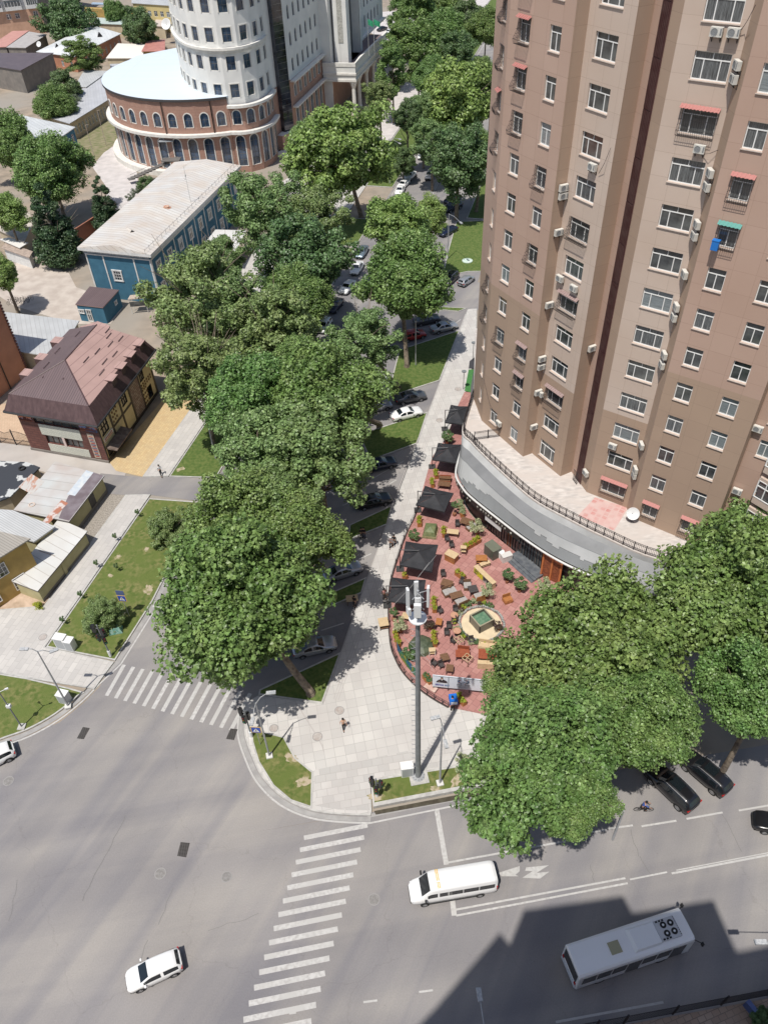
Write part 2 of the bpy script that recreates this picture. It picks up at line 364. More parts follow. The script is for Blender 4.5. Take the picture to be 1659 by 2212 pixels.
for off in(0.9,1.15,1.4):
 q=[S(40,-18.1+off),S(82,-17.7+off),S(118,-17.0+off)];ribbon(tr,q,0.06,0.1555)
struct('paving_bands',tr,mat('paving_joint',(0.42,0.39,0.37)))
island('lawn',gl((542,1574),(582,1585),(615,1593),(639,1638),(677,1669),(675,1748),(628,1732),(590,1700),(558,1648),(545,1605)),grass,zt=0.17,zk=0.19)
island('lawn',gl((800,1686),(1013,1652),(1100,1632),(1100,1672),(1013,1700),(806,1741)),grass,zt=0.17,zk=0.19)
mb=MB()
for a,b,wd,h in(((806,1743),(1040,1698),0.35,0.42),((1040,1698),(1250,1650),0.35,0.42)):
 a,b=G2(*a),G2(*b);t=(Vector(b)-Vector(a)).normalized();n_=Vector((-t.y,t.x))*wd/2
 mb.prism([tuple(Vector(a)-n_),tuple(Vector(b)-n_),tuple(Vector(b)+n_),tuple(Vector(a)+n_)],0,h)
o=mb.build('ditch_wall',kerbm);tag(o,'low concrete wall along the irrigation ditch beside the mast lawn','wall')
mb=MB();mb.poly([p+(0.012,)for p in gl((808,1752),(1040,1707),(1250,1660),(1250,1673),(1040,1718),(812,1760))])
tag(mb.build('ditch_water',mat('ditch_water',(0.055,0.045,0.03),(0.09,0.08,0.055),scale=2,rough=0.35)),kind='structure')
gt=MB();wl=MB()
kcl=[tuple(p)for p in kc]
def offs(pts,d):
 out=[]
 for i in range(len(pts)):
  a=Vector(pts[max(0,i-1)]);b=Vector(pts[min(len(pts)-1,i+1)]);t=(b-a).normalized();out.append(tuple(Vector(pts[i])+Vector((t.y,-t.x))*d))
 return out
ribbon(gt,offs(kcl,0.28),0.42,0.009);ribbon(wl,offs(kcl,0.62),0.17,0.014)
rr=[RD(0.0,-0.2),RD(5.0,0.1),RD(60,0.1)];ribbon(gt,[RD(-.3,.05),RD(14,.35),RD(14.1,.35)],0.3,0.0095)
ribbon(wl,[RD(-0.4,-0.62),RD(9.5,-0.30),RD(13,-0.2)],0.15,0.0143)
cl2=smooth_curve(gl((-70,1632),(0,1600),(60,1578),(120,1545),(170,1505),(205,1470),(248,1431)),4)+[G2(331,1300),S(64,-42)]
ribbon(gt,offs(cl2,0.32),0.5,0.0092);ribbon(wl,offs(cl2[:-1],0.78),0.17,0.0146)
# --- painted markings
def bar(a,b,wd,z=0.0122):ribbon(wl,[a,b],wd,z)
a0,a1=Vector(G2(231,1503)),Vector(G2(269,1436));e0,e1=Vector(G2(474,1568)),Vector(G2(530,1480))
for k in range(14):
 f=k/13;q0=a0.lerp(Vector(G2(499,1578)),f);q1=a1.lerp(Vector(G2(541,1498)),f);bar(q0,q1,0.40)
s0,s1=Vector(G2(657,1810)),Vector(G2(794,1783));t0,t1=Vector(G2(538,2168)),Vector(G2(693,2136))
for k in range(15):
 f=k/12;bar(s0.lerp(t0,f),s1.lerp(t1,f),0.40)
bar(G2(943,1748),G2(964,1868),0.42,0.0135);bar(G2(975,1925),G2(981,1978),0.42,0.0135)
for a,b,wd in(((964,1864),(1250,1812),0.16),((1263,1800),(1310,1792),.16),((1313,1790),(1366,1783),.16),((1385,1785),(1460,1773),.16),((1482,1769),(1560,1755),.16),((1595,1751),(1659,1740),.16),((985,1965),(1350,1897),0.15),((985,1978),(1355,1908),0.15),((1360,1900),(1440,1884),.13),((1450,1887),(1659,1847),.16),((1460,1880),(1659,1842),.08),((1659,1847),(1800,1820),.16),((1200,2208),(1432,2165),0.16),((785,2165),(815,2161),.14),((905,2143),(935,2139),.14),((625,2190),(640,2188),.1)):
 bar(G2(*a),G2(*b),wd,0.0138)
for a,b in(((695,1360),(742,1346)),((772,1110-0),(830,1085)),((785,1210-2),(806,1198)),((800,1025),(872,997)),((838,1043),(857,1034)),((995,722),(1005,700)),((895,1015-2),(925,1004)),((845,925),(880,1000)),((880,712),(990,672)),((718,705),(722,690)),((868,420),(873,408))):
 pass
for a,b in(((803,1035),(872,996)),((842,1045),(856,1037)),((768,1211),(802,1196)),((694,1362),(743,1346)),((905,1010-95),(928,904)),((955,705+15),(995,690)),((763,812),(768,800)),((740,1092),(765,1082))):
 bar(G2(*a),G2(*b),0.14,0.0131)
for v_,u0,u1 in((-33.1,160,260),(-33.5,160,260)):bar(S(u0,v_),S(u1,v_),0.15,0.0139)
bar(S(150,-41.9),S(420,-41.9),0.14,0.0141);bar(S(100,-34),S(104,-34),0.14)
wl.poly([p+(0.0125,)for p in gl((1075,1886),(1122,1871),(1122,1882),(1113,1890),(1120,1893),(1083,1893))])
wl.poly([p+(0.0125,)for p in gl((1128,1896),(1150,1882),(1134,1881),(1136,1874),(1185,1869),(1158,1886),(1186,1883),(1166,1898))])
bar(G2(331,1309),G2(420,1325),0.35)
tag(wl.build('road_markings',white),kind='structure');tag(gt.build('gutter',gutm),kind='structure')
# --- left lanes, yard floors
g=MB();g.prism([S(63.7,-52.5),S(64.4,-49.2),S(64.6,-41.8),S(69.0,-41.8),S(68.3,-48.6),S(67.4,-52.0),S(67,-58),S(63,-58)],-0.01,0.011)
struct('side_street',g,asph)
g=MB();g.poly([p+(0.006,)for p in(S(64.0,-53.8),S(68.3,-54.8),G2(235,1000),G2(85,965),G2(-120,925),G2(-120,1000),G2(0,1005),G2(80,1015))]);struct('lane',g,concr)
g=MB();g.poly([p+(0.016,)for p in(S(67.5,-52.1),S(67.9,-56.2),G2(236,997),S(90,-57),S(98,-57),S(98,-52.2))]);struct('yard',g,yellowp)
g=MB();g.poly([p+(0.010,)for p in(S(63.6,-52.6),S(63.2,-55.6),S(50,-56),S(50,-52.6))]);struct('gravel_strip',g,gravel)
g=MB();g.poly([p+(0.012,)for p in gl((165,620),(270,660),(300,620),(240,700),(160,700),(30,660),(-60,600),(60,560),(150,590))]);struct('dirt_yard',g,mat('pale_yard',(0.52,0.46,0.40),(0.42,0.36,0.31),scale=0.5,rough=0.95,bump=0.1))
g=MB();g.poly([p+(0.014,)for p in gl((200,360),(225,330),(262,305),(292,345),(300,400),(300,470),(215,470),(235,410))]);struct('forecourt',g,far_walk)
g=MB();g.poly([p+(0.013,)for p in gl((160,300),(250,245),(270,290),(205,350))]);struct('vegetable_plot',g,mat('plot',(0.30,0.25,0.17),(0.12,0.15,0.05),scale=0.6,rough=1,stretch=(1,4,1),rotz=1.2))
g=MB();g.poly([p+(0.013,)for p in gl((600,400),(700,330),(700,380),(690,410),(610,430))]);struct('yard',g,far_walk)
g=MB();g.poly([p+(0.013,)for p in gl((780,30),(890,20),(900,70),(850,100),(800,70))]);struct('car_park',g,far_walk)
g=MB();g.poly([p+(0.013,)for p in(S(36,-62),S(50,-56),S(49,-52.8),S(40.5,-52.8))]);struct('sandy_patch',g,mat('sand',(0.55,0.42,0.32),(0.36,0.27,0.19),scale=0.8,rough=1,bump=0.2))
g=MB();q=[G2(1100,2258),G2(1345,2216),G2(1659,2158),G2(2100,2075)]
g.prism(q+[(60,-2),(-4,-2)],0,0.15);struct('pavement',g,brick('near_paving',(0.42,0.33,0.26),(0.34,0.25,0.19),(0.2,0.16,0.13),0.6,0.4,0.03,rot=-0.3))
rc=random.Random(21);ck=MB()
def crack(a,b,wd,z=.0118):
 a,b=Vector(G2(*a)),Vector(G2(*b));n_=max(4,int((b-a).length/.5));t=(b-a).normalized();nn_=Vector((-t.y,t.x));ribbon(ck,[tuple(a.lerp(b,k/n_)+nn_*rc.uniform(-.09,.09))for k in range(n_+1)],wd,z)
for a,b,w_ in(((273,1762),(178,1946),.05),((376,1919),(341,1997),.035),((320,2030),(300,2090),.03),((1360,1792),(1380,1850),.04),((1380,1850),(1404,1888),.04),((1276,1868),(1282,1905),.04),((1560,1760),(1600,1840),.035),((40,1900),(20,1990),.03),((450,2010),(560,1975),.03)):crack(a,b,w_)
tag(ck.build('road_cracks',mat('crack_dark',(.17,.165,.16))),kind='structure')
def blob(name,px,rx,ry,m,z,n=22,seed=1,rot=0):
 r_=random.Random(seed);c=G(*px);q=MB();f=[1+r_.uniform(-.3,.3)for _ in range(n)]
 q.poly([(c.x+rx*f[k]*cos(2*pi*k/n)*cos(rot)-ry*f[k]*sin(2*pi*k/n)*sin(rot),c.y+rx*f[k]*cos(2*pi*k/n)*sin(rot)+ry*f[k]*sin(2*pi*k/n)*cos(rot),z)for k in range(n)]);return tag(q.build(name,m),kind='structure')
soil_m=mat('bare_soil',(.42,.35,.25),(.22,.21,.09),scale=2.2,rough=1,fac=(.46,.6),detail=8,bump=.3)
for i,(x,y,a,b)in enumerate(((812,1722,.7,.35),(985,1688,.8,.35),(1010,1690,.7,.3),(940,1706,.5,.25),(630,1640,.5,.6),(655,1690,.45,.7),(140,1508,.8,.5),(255,1205,.5,.35),(318,1188,.4,.3),(240,1245,.35,.25),(262,1330,.6,.3),(322,1275,.8,.5),(345,1010,.5,.4),(390,1015,.6,.4))):blob('bare_soil',(x,y),a,b,soil_m,.176 if y>1500 else .126,seed=i,rot=i)
#  window kit (shared meshes)
pvc=mat('white_pvc',(0.78,0.78,0.76),rough=0.45)
dkglass=glass('dark_glass',(0.022,0.026,0.03),c2=(0.10,0.11,0.11),sc_=0.9)
curt=mat('curtain_behind_glass',(0.16,0.175,0.18),(0.035,0.04,0.045),scale=6,rough=0.12,spec=0.9,stretch=(6,6,0.3))
blind=mat('blinds_behind_glass',(0.27,0.31,0.32),(0.11,0.13,0.14),scale=5,rough=0.12,spec=0.9,stretch=(0.2,0.2,8))
iron=mat('dark_iron',(0.035,0.03,0.032),rough=0.6)
redtin=mat('red_awning',(0.36,0.105,0.095),(0.47,0.24,0.21),scale=9,rough=0.6,stretch=(8,8,1))
greytin=mat('brown_awning',(0.26,0.18,0.17),(0.34,0.25,0.23),scale=9,rough=0.6)
greentin=mat('green_awning',(0.10,0.30,0.26),rough=0.6)
WK={}
def kit(kind,w_,h_):
 """meshes of one window: frame and pane, x along the wall from 0, z up from 0, outside towards -y"""
 k=(kind,round(w_,2),round(h_,2))
 if k in WK:return WK[k]
 fr=MB();T=0.075
 def bx(x0,x1,z0,z1,y=0.0,d=0.07):fr.box(((x0+x1)/2,y,(z0+z1)/2),(x1-x0,d,z1-z0))
 bx(0,w_,0,T);bx(0,w_,h_-T,h_);bx(0,T,T,h_-T);bx(w_-T,w_,T,h_-T)
 if kind in('two','three','narrow'):
  zt=h_*0.70
  if kind!='narrow':
   bx(T,w_-T,zt,zt+T)
  xs=[w_/2]if kind=='two' else([w_*0.27,w_*0.73]if kind=='three' else[w_/2])
  for x in xs:bx(x-T/2,x+T/2,T,zt if kind!='narrow' else h_-T)
  if kind=='three':bx(w_/2-0.025,w_/2+0.025,zt+T,h_-T)
  fr.box((w_/2,-0.17,-0.04),(w_+0.08,0.26,0.045),mi=1)
 elif kind=='grid':
  for i in range(1,3):bx(w_*i/3-0.02,w_*i/3+0.02,T,h_-T)
  for i in range(1,3):bx(T,w_-T,h_*i/3-0.02,h_*i/3+0.02,d=0.05)
 elif kind=='plain2':bx(w_/2-0.04,w_/2+0.04,T,h_-T);bx(T,w_-T,h_*0.62,h_*0.62+0.07,d=0.05)
 a=fr.build('window',[pvc,mat('sill_stone',(.50,.44,.39),(.42,.36,.32),scale=3)]);me=a.data;bpy.data.objects.remove(a)
 pm=MB();pm.poly([(0.02,0.012,0.02),(w_-0.02,0.012,0.02),(w_-0.02,0.012,h_-0.02),(0.02,0.012,h_-0.02)])
 out=[me]
 for m in(dkglass,curt,blind):
  b=pm.build('pane',[m]);out.append(b.data);bpy.data.objects.remove(b)
 WK[k]=out;return out
def put_window(parent,a,b,u,z,w_,h_,kind='two',pane=0,depth=0.25,name='window',fmat=None):
 a=Vector(a[:2]);b=Vector(b[:2]);t=(b-a).normalized();n=Vector((t.y,-t.x))
 p=a+t*u-n*(depth-0.04);me=kit(kind,w_,h_);L=parent.location
 o=mesh_obj(name,me[0],parent,(p.x-L.x,p.y-L.y,z-L.z),atan2(t.y,t.x))
 q=mesh_obj('pane',me[1+pane],o)
 return o
def grille(parent_win,w_,h_,bulge=0.45,mt=None,awn=None,drop=0.0):
 g=MB();n=max(6,int(w_/0.15))
 for i in range(n+1):
  x=-0.08+(w_+0.16)*i/n
  g.tube([(x,-0.28,h_+0.05),(x,-0.36,h_*0.5),(x,-0.30-bulge,0.25),(x,-0.30-bulge*0.8,-0.12),(x,-0.25,-0.16)],0.017,4)
 for z,y in((h_*0.97,-0.29),(h_*0.55,-0.37),(0.25,-0.31-bulge),(-0.12,-0.30-bulge*.8),(h_*0.75,-.33)):g.cyl((-0.08,y,z),(w_+0.08,y,z),0.017,n=4)
 for x in(-0.08,w_+0.08):
  for z in(0.25,0.6,0.95):g.cyl((x,-0.25,z),(x,-0.31-bulge*(1 if z<.3 else .5),z),0.015,n=4)
 g.build('security_grille',mt or iron,parent_win,world=False)
 if awn:
  aw=MB();n2=max(4,int(w_/0.12))
  for i in range(n2):
   x0=-0.15+(w_+0.3)*i/n2;x1=-0.15+(w_+0.3)*(i+1)/n2;zz=0.0 if i%2 else 0.035
   aw.hexa([(x0,-0.62,h_-0.06+zz),(x1,-0.62,h_-0.06+zz),(x1,-0.25,h_+0.16+zz),(x0,-0.25,h_+0.16+zz)],[(x0,-0.62,h_-0.045+zz),(x1,-0.62,h_-0.045+zz),(x1,-0.25,h_+0.175+zz),(x0,-0.25,h_+0.175+zz)])
  aw.build('awning',awn,parent_win,world=False)
acw=mat('ac_white',(0.66,0.65,0.60),(0.52,0.50,0.45),scale=4,rough=0.5)
acg=mat('ac_grille',(0.28,0.29,0.29),(0.16,0.165,0.17),scale=20,rough=0.6)
def make_ac():
 t=thing('air_conditioner','x','air conditioner')
 m=MB();m.box((0,-0.30,0.3),(0.86,0.32,0.6));m.build('casing',acw,t,world=False)
 m=MB();m.lathe([(0,0),(0.22,0),(0.24,0.02)],14)
 o=m.build('fan_grille',acg,t,world=False);o.rotation_euler=(pi/2,0,0);o.location=(-0.12,-0.463,0.3)
 m=MB();m.box((0.33,-0.465,0.32),(0.11,0.012,0.4));m.build('side_vent',acg,t,world=False)
 for x in(-0.3,0.3):m=MB();m.box((x,-0.24,-0.03),(0.05,0.46,0.05));m.box((x,-0.03,-0.2),(0.05,0.04,0.36));m.cyl((x,-0.02,-0.36),(x,-0.42,-0.04),0.015,n=4);m.build('bracket',iron,t,world=False)
 return t
AC0=make_ac();AC0_used=[False]
def put_ac(a,b,u,z,label,out=0.0,group='air conditioners on the tower'):
 a=Vector(a[:2]);b=Vector(b[:2]);t=(b-a).normalized();n=Vector((t.y,-t.x));p=a+t*u+n*out
 if not AC0_used[0]:
  o=AC0;AC0_used[0]=True;o.location=(p.x,p.y,z);o.rotation_euler=(0,0,atan2(t.y,t.x));o['label']=label;o['group']=group
 else:o=copy_tree(AC0,(p.x,p.y,z),atan2(t.y,t.x),label,group)
 return o
TH=8.0
clad1=brick('tan_cladding',(0.58,0.475,0.40),(0.55,0.45,0.38),(0.36,0.275,0.215),1.85,1.85,0.012,offset=0.0,stain=(0.47,0.355,0.275),nscale=0.12)
clad2=brick('brown_cladding',(0.49,0.35,0.28),(0.465,0.33,0.262),(0.31,0.205,0.16),1.85,1.85,0.012,offset=0.0,stain=(0.41,0.275,0.21),nscale=0.12)
clad3=brick('grey_brown_cladding',(0.42,0.305,0.225),(0.40,0.29,0.215),(0.28,0.205,0.155),1.85,1.85,0.012,offset=0.0,stain=(0.36,0.26,0.195),nscale=0.15)
T={k:G2(956.1+.28344*x,783.7+.28344*y,TH)for k,(x,y)in dict(P0=(232,265),P1=(297,440),P2=(610,715),P3=(680,690),P5=(895,865),P6=(980,830),P7=(1020,880),P7b=(1072,892),P8=(1095,985),P9=(1400,1105),P10=(1425,1175)).items()}
_a,_b=Vector(T['P6']),Vector(T['P8']);_t=(_b-_a).normalized();T['P7']=tuple(_a+_t*1.15);T['P7b']=tuple(_a+_t*2.35)
p11=Vector(G2(1332.3+.21263*600,705.3+.21263*2130,TH));de=(p11-Vector(T['P10'])).normalized();ne=Vector((de.y,-de.x))
T['P11']=tuple(Vector(T['P10'])+de*8.28);T['P12']=tuple(Vector(T['P11'])-ne*1.0+de*0.15);T['P13']=tuple(Vector(T['P12'])+de*9.5)
TZ=64.5
tower=thing('tower_block','tall brown clad residential tower with stepped faces rising from the curved terrace','building',(25,66,TH))
rows=[9.03+3.693*k for k in range(15)]
WALL={}
spec={}
spec['L']=('P0','P1',[(3.05,0.95,'narrow',range(0,13))])
spec['B']=('P1','P2',[(1.50,1.45,'two',range(0,13)),(5.55,1.45,'two',range(0,13))])
spec['C']=('P3','P5',[(1.08,2.50,'three',range(0,13))])
spec['D']=('P8','P9',[(1.46,2.66,'three',range(0,13))])
spec['E']=('P10','P11',[(1.07,1.50,'two',range(0,12)),(5.20,1.50,'two',range(0,12))])
spec['F']=('P12','P13',[(0.9,1.2,'two',range(3,9))])
grilled={('B',0):(3,11,12,8,9,10),('B',1):(2,3,6,8),('C',0):(2,5,7),('D',0):(0,10),('E',0):(0,9,8),('E',1):(0,),('L',0):(3,4,8,9,10,11)}
grilled[('B',0)]=(3,9,10,11,12);grilled[('B',1)]=(2,3,6,8)
awned={('B',0,11):redtin,('B',0,10):redtin,('B',1,3):greytin,('C',0,2):greytin,('C',0,5):greytin,('D',0,0):redtin,('D',0,10):redtin,('E',0,0):redtin,('E',0,9):redtin,('E',0,8):greentin,('E',1,0):redtin,('L',0,11):redtin,('L',0,9):redtin,('B',1,2):greytin}
faces=[('L',2,2),('B',2,2),('C',0,0),('D',0,0),('E',2,2),('F',1,1)]
wm=MB();rs=random.Random(5)
for nm,mlow,mhi in faces:
 a,b,cols=spec[nm];A,B=T[a],T[b];holes=[]
 for ci,(u,w_,kind,rr_)in enumerate(cols):
  for k in rr_:
   z=rows[k]
   if nm=='L':z+=1.0;h_=1.8
   else:h_=1.88
   if nm=='C' and k==0:z-=0.35;h_=2.3
   holes.append((u,u+w_,z,z+h_))
   if z>55.5 and nm in('B','C'):continue
   o=put_window(tower,A,B,u,z,w_,h_,kind,pane=rs.choice((0,0,1,2,1,0)),depth=0.24)
   if k in grilled.get((nm,ci),()):
    grille(o,w_,h_,bulge=(0.5 if(nm,ci)not in(('D',0),('E',0))else 0.3),awn=awned.get((nm,ci,k)))
 bands=None
 if nm in('C','D'):bands=[(TH,2),(rows[2]+2.9,0)]
 if nm=='B' or nm=='L':bands=[(TH,2),(rows[4]+2.6,1)]
 if nm=='E':bands=[(TH,2),(rows[4]+2.6,1)]
 facade(wm,A,B,TH,TZ,holes,1,0,0.24,bands)
for a,b,m in(('P2','P3',2),('P5','P6',2),('P6','P7',1),('P7','P7b',1),('P7b','P8',2),('P9','P10',2),('P11','P12',2)):
 facade(wm,T[a],T[b],TH,TZ,[],m)
back=[T['P13'],(44,70),(34,82),(22,90),(16.5,90),T['P0']]
for i in range(len(back)-1):facade(wm,back[i],back[i+1],TH if i else TH,TZ,[],1)
keys=['P0','P1','P2','P3','P5','P6','P7','P7b','P8','P9','P10','P11','P12']
wm.prism([T[k]for k in keys]+back[:-1],TZ-0.3,TZ)
wm.build('wall',[clad1,clad2,clad3],tower)
pm=MB();pts=[T[k]for k in keys]+back[:-1]
pi_,po=inset(pts,0.3);n=len(pi_)
for i in range(n):
 j=(i+1)%n;pm.hexa([pi_[i]+(TZ,),pi_[j]+(TZ,),po[j]+(TZ,),po[i]+(TZ,)],[pi_[i]+(TZ+.9,),pi_[j]+(TZ+.9,),po[j]+(TZ+.9,),po[i]+(TZ+.9,)])
pm.build('parapet',clad2,tower)
dm=MB();A=Vector(T['P7']);B=Vector(T['P7b']);t=(B-A).normalized();n=Vector((t.y,-t.x))
rib=mat('dark_ribbed_steel',(0.058,0.022,0.022),(0.085,0.045,0.042),scale=1.2,rough=0.5)
w_=(B-A).length;nr=5
for i in range(nr):
 f0,f1=(i+0.10)/nr,(i+0.82)/nr;p,q=A+t*w_*(0.05+0.90*f0),A+t*w_*(0.05+0.90*f1)
 zz=10.4
 while zz<TZ-1:
  z2=min(zz+3.55,TZ-0.5);dm.prism([tuple(p),tuple(q),tuple(q+n*0.16),tuple(p+n*0.16)],zz,z2);zz=z2+0.1
dm.build('ribbed_duct',rib,tower)
dm=MB();p,q=A+t*w_*0.01,A+t*w_*.99;dm.prism([tuple(p+n*.05),tuple(q+n*.05),tuple(q+n*0.09),tuple(p+n*0.09)],TH,TZ-0.5)
dm.build('duct_back_panel',mat('duct_back',(0.11,0.05,0.045),(0.07,0.03,0.03),scale=0.8,rough=0.6),tower)
dm=MB()
for i in range(7):p=A+t*w_*(0.1+0.8*i/6)+n*0.5;dm.cyl((p.x,p.y,TH),(p.x,p.y,TH+1.5),0.02,n=4)
for z in(TH+.1,TH+.8,TH+1.5):p,q=A+t*w_*.1+n*.5,A+t*w_*.9+n*.5;dm.cyl((p.x,p.y,z),(q.x,q.y,z),0.025,n=4)
dm.build('duct_gate',iron,tower)
fa,fb=T['P12'],T['P13'];A=Vector(fa);B=Vector(fb);t=(B-A).normalized();n=Vector((t.y,-t.x))
for k in range(0,14):
 z=rows[k]-0.15;u0=2.1;P_=lambda u,d:tuple(A+t*u+n*d)
 pl=[P_(u0,0.02),P_(u0+0.0,0.75),P_(u0+1.6,1.25),P_(u0+3.2,0.75),P_(u0+3.2,0.02)]
 bm_=MB()
 bm_.prism(pl,z-0.75,z,1,1,True);bm_.prism(pl,z+2.0,z+2.35,1,1,True)
 bm_.prism([P_(u0+.12,.02),P_(u0+.12,.66),P_(u0+1.6,1.12),P_(u0+3.08,.66),P_(u0+3.08,.02)],z,z+2.0,2,2)
 for i in range(len(pl)-1):
  p,q=Vector(pl[i]),Vector(pl[i+1]);L_=(q-p).length;ns=max(1,int(round(L_/0.75)))
  for j in range(ns+1):
   c_=p.lerp(q,j/ns);bm_.box((c_.x,c_.y,z+1.0),(0.09,0.09,2.0),atan2((q-p).y,(q-p).x),0)
  for zz in(0.04,1.35,1.96):
   c_=(p+q)/2;bm_.box((c_.x,c_.y,z+zz),(L_,0.075,0.08),atan2((q-p).y,(q-p).x),0)
 bm_.build('bay_window',[pvc,clad1,curt if k%2 else dkglass],tower)
a_,b_=T['P10'],T['P11'];A=Vector(a_);B=Vector(b_);te=(B-A).normalized();nE=Vector((te.y,-te.x));p=A+te*1.25+nE*0.55
m=MB();m.box((p.x,p.y,rows[8]+0.28),(0.55,0.4,0.75),atan2(te.y,te.x));m.box((p.x,p.y,rows[8]+0.68),(0.6,0.45,0.06),atan2(te.y,te.x))
tag(m.build('storage_tub',mat('blue_plastic',(0.02,0.17,0.52),rough=0.45)),'blue plastic tub in the window cage under the green awning','tub')
ORD=['lowest','second lowest','third lowest','fourth lowest','fifth lowest','sixth lowest','seventh lowest','eighth lowest','topmost']
def AP(x,y):return(1018.8+x*.386,y*.386)
def BP(x,y):return(1018.8+x*.386,548.6+y*.386)
acs=[]
for a,b,px,txt in(('P1','P2',BP(160,955),'white air conditioner by the terrace railing end on the left wing'),('P3','P5',AP(685,950),'white air conditioner under a window of the middle face, below a hanging cable'),('P3','P5',AP(580,1625),'white air conditioner under the striped awning window of the middle face'),('P3','P5',AP(503,1570),'white air conditioner left of the striped awning window on the middle face'),('P3','P5',BP(392,790),'white air conditioner at the left corner of the low caged window'),('P8','P9',AP(1370,200),'left one of the two air conditioners under the top right window'),('P8','P9',AP(1465,205),'right one of the two air conditioners under the top right window'),('P8','P9',AP(1275,850),'white air conditioner hanging below the big red awning window'),('P8','P9',BP(790,1080),'white air conditioner over the lowest open window of the light face'),('P12','P13',(1332.3+.21263*1430,705.3+.21263*1050),'white air conditioner above the glazed bay on the far right face'),('P12','P13',(1332.3+.21263*1220,705.3+.21263*1680),'white air conditioner beside the lowest visible bay window'),('P5','P6',BP(660,535),'lone air conditioner on the narrow face left of the ribbed duct')):
 u,z=onwall(T[a],T[b],*px);put_ac(T[a],T[b],u,z,txt)
for a,b,pxs,nm in(('P2','P3',[BP(340,960),BP(372,765),BP(380,625),BP(385,580),BP(455,270),AP(510,1285),AP(500,1090),AP(503,1045)],'left recess'),('P9','P10',[BP(918,1225),BP(925,1195),BP(962,1065),BP(1072,605),BP(1088,555),BP(1140,340),BP(1155,285),BP(1200,100),AP(1250,1300),AP(1268,1240),AP(1322,1030),AP(1342,955),AP(1475,430),AP(1497,355)],'step beside the light face'),('P7b','P8',[BP(652,1225)],'foot of the ribbed duct')):
 for i,px in enumerate(pxs):
  u,z=onwall(T[a],T[b],*px);L_=(Vector(T[b])-Vector(T[a])).length
  lab='white air conditioner in the %s, %s of its column'%(nm,(ORD+['tenth up','eleventh up','twelfth up','thirteenth up','fourteenth up'])[i if i<8 else i])if len(pxs)>1 else 'white air conditioner at the foot of the ribbed duct'
  put_ac(T[a],T[b],min(max(u,0.45),L_-0.45),z-0.3,lab)
def RP(x,y):return(956.1+.28344*x,783.7+.28344*y)
mer=[((150,520),(143,600),(135,690),(112,830)),((215,600),(205,675),(195,770),(160,940)),((290,680),(283,755),(270,850),(235,1022)),((470,850),(460,925),(445,1012),(415,1165)),((690,1040),(682,1105),(668,1192),(640,1335)),((930,1175),(920,1235),(905,1330),(870,1482)),((1220,1320),(1210,1372),(1195,1458),(1150,1612)),((1640,1495),(1625,1540),(1605,1618),(1560,1752))]
ZL=(8.2,7.35,6.75,4.75)
def level(k):
 p=[G2(*RP(*m_[k]),ZL[k])for m_ in mer];f=Vector(p[0]);e=Vector(p[-1])
 bk=[Vector(G2(*RP(*q),TH))for q in((237,200),(200,330))];sh=f-Vector(G2(*RP(150,520),TH))
 return smooth_curve([tuple(bk[0]+sh+Vector((1.2,9))),tuple(bk[0]+sh),tuple(bk[1]+sh)]+p+[tuple(e+Vector((8,-2.6))),tuple(e+Vector((18,-4.5)))],5)
arc,cb2,cb1,cbot=[level(k)for k in range(4)]
podium=thing('podium','curved grey single storey podium with a railed roof terrace under the tower','building',(22,62,0))
ter=mat('terrace_screed',(0.60,0.56,0.52),(0.43,0.40,0.375),scale=1.1,rough=0.95,bump=0.15,big=(0.3,(0.52,0.47,0.43)),stretch=(1,2.5,1),rotz=0.7)
fas=mat('pale_grey_fascia',(0.23,0.24,0.245),(0.20,0.21,0.215),scale=0.4,rough=0.55,stretch=(1,1,0.2))
fas2=mat('dark_grey_fascia',(0.17,0.175,0.18),(0.21,0.215,0.22),scale=0.5,rough=0.6)
m=MB();m.prism(list(arc)+[(60,75),(40,100),(14.5,100)],TH-0.4,TH-0.002);m.build('terrace_floor',ter,podium)
def offarc(d):return offs(list(arc),d)
m=MB()
Zf=[(cbot,4.75),(cb1,6.75),(cb2,7.35),(offarc(0.06),8.0),(offarc(0.06),8.2),(offarc(-0.25),8.2),(offarc(-0.25),TH-0.01)]
for k in range(len(Zf)-1):
 (A_,za),(B_,zb)=Zf[k],Zf[k+1];mi=(0,1,3,2,2,2)[k]
 for i in range(len(arc)-1):m.poly([A_[i]+(za,),A_[i+1]+(za,),B_[i+1]+(zb,),B_[i]+(zb,)],mi)
A_,B_=cbot,offs(cbot,-1.4)
for i in range(len(arc)-1):m.poly([A_[i+1]+(4.75,),A_[i]+(4.75,),B_[i]+(4.75,),B_[i+1]+(4.75,)],1)
fo=m.build('fascia',[fas,fas2,ter,mat('light_band',(0.50,0.505,0.50),(0.42,0.425,0.42),scale=0.5,rough=0.6)],podium)
sk=MB();rk=random.Random(3);acc=0;hh=0.7;prev=None
lo,hi=offs(cbot,0.04),offs([tuple(Vector(cbot[i]).lerp(Vector(cb1[i]),0.85))for i in range(len(cbot))],0.05)
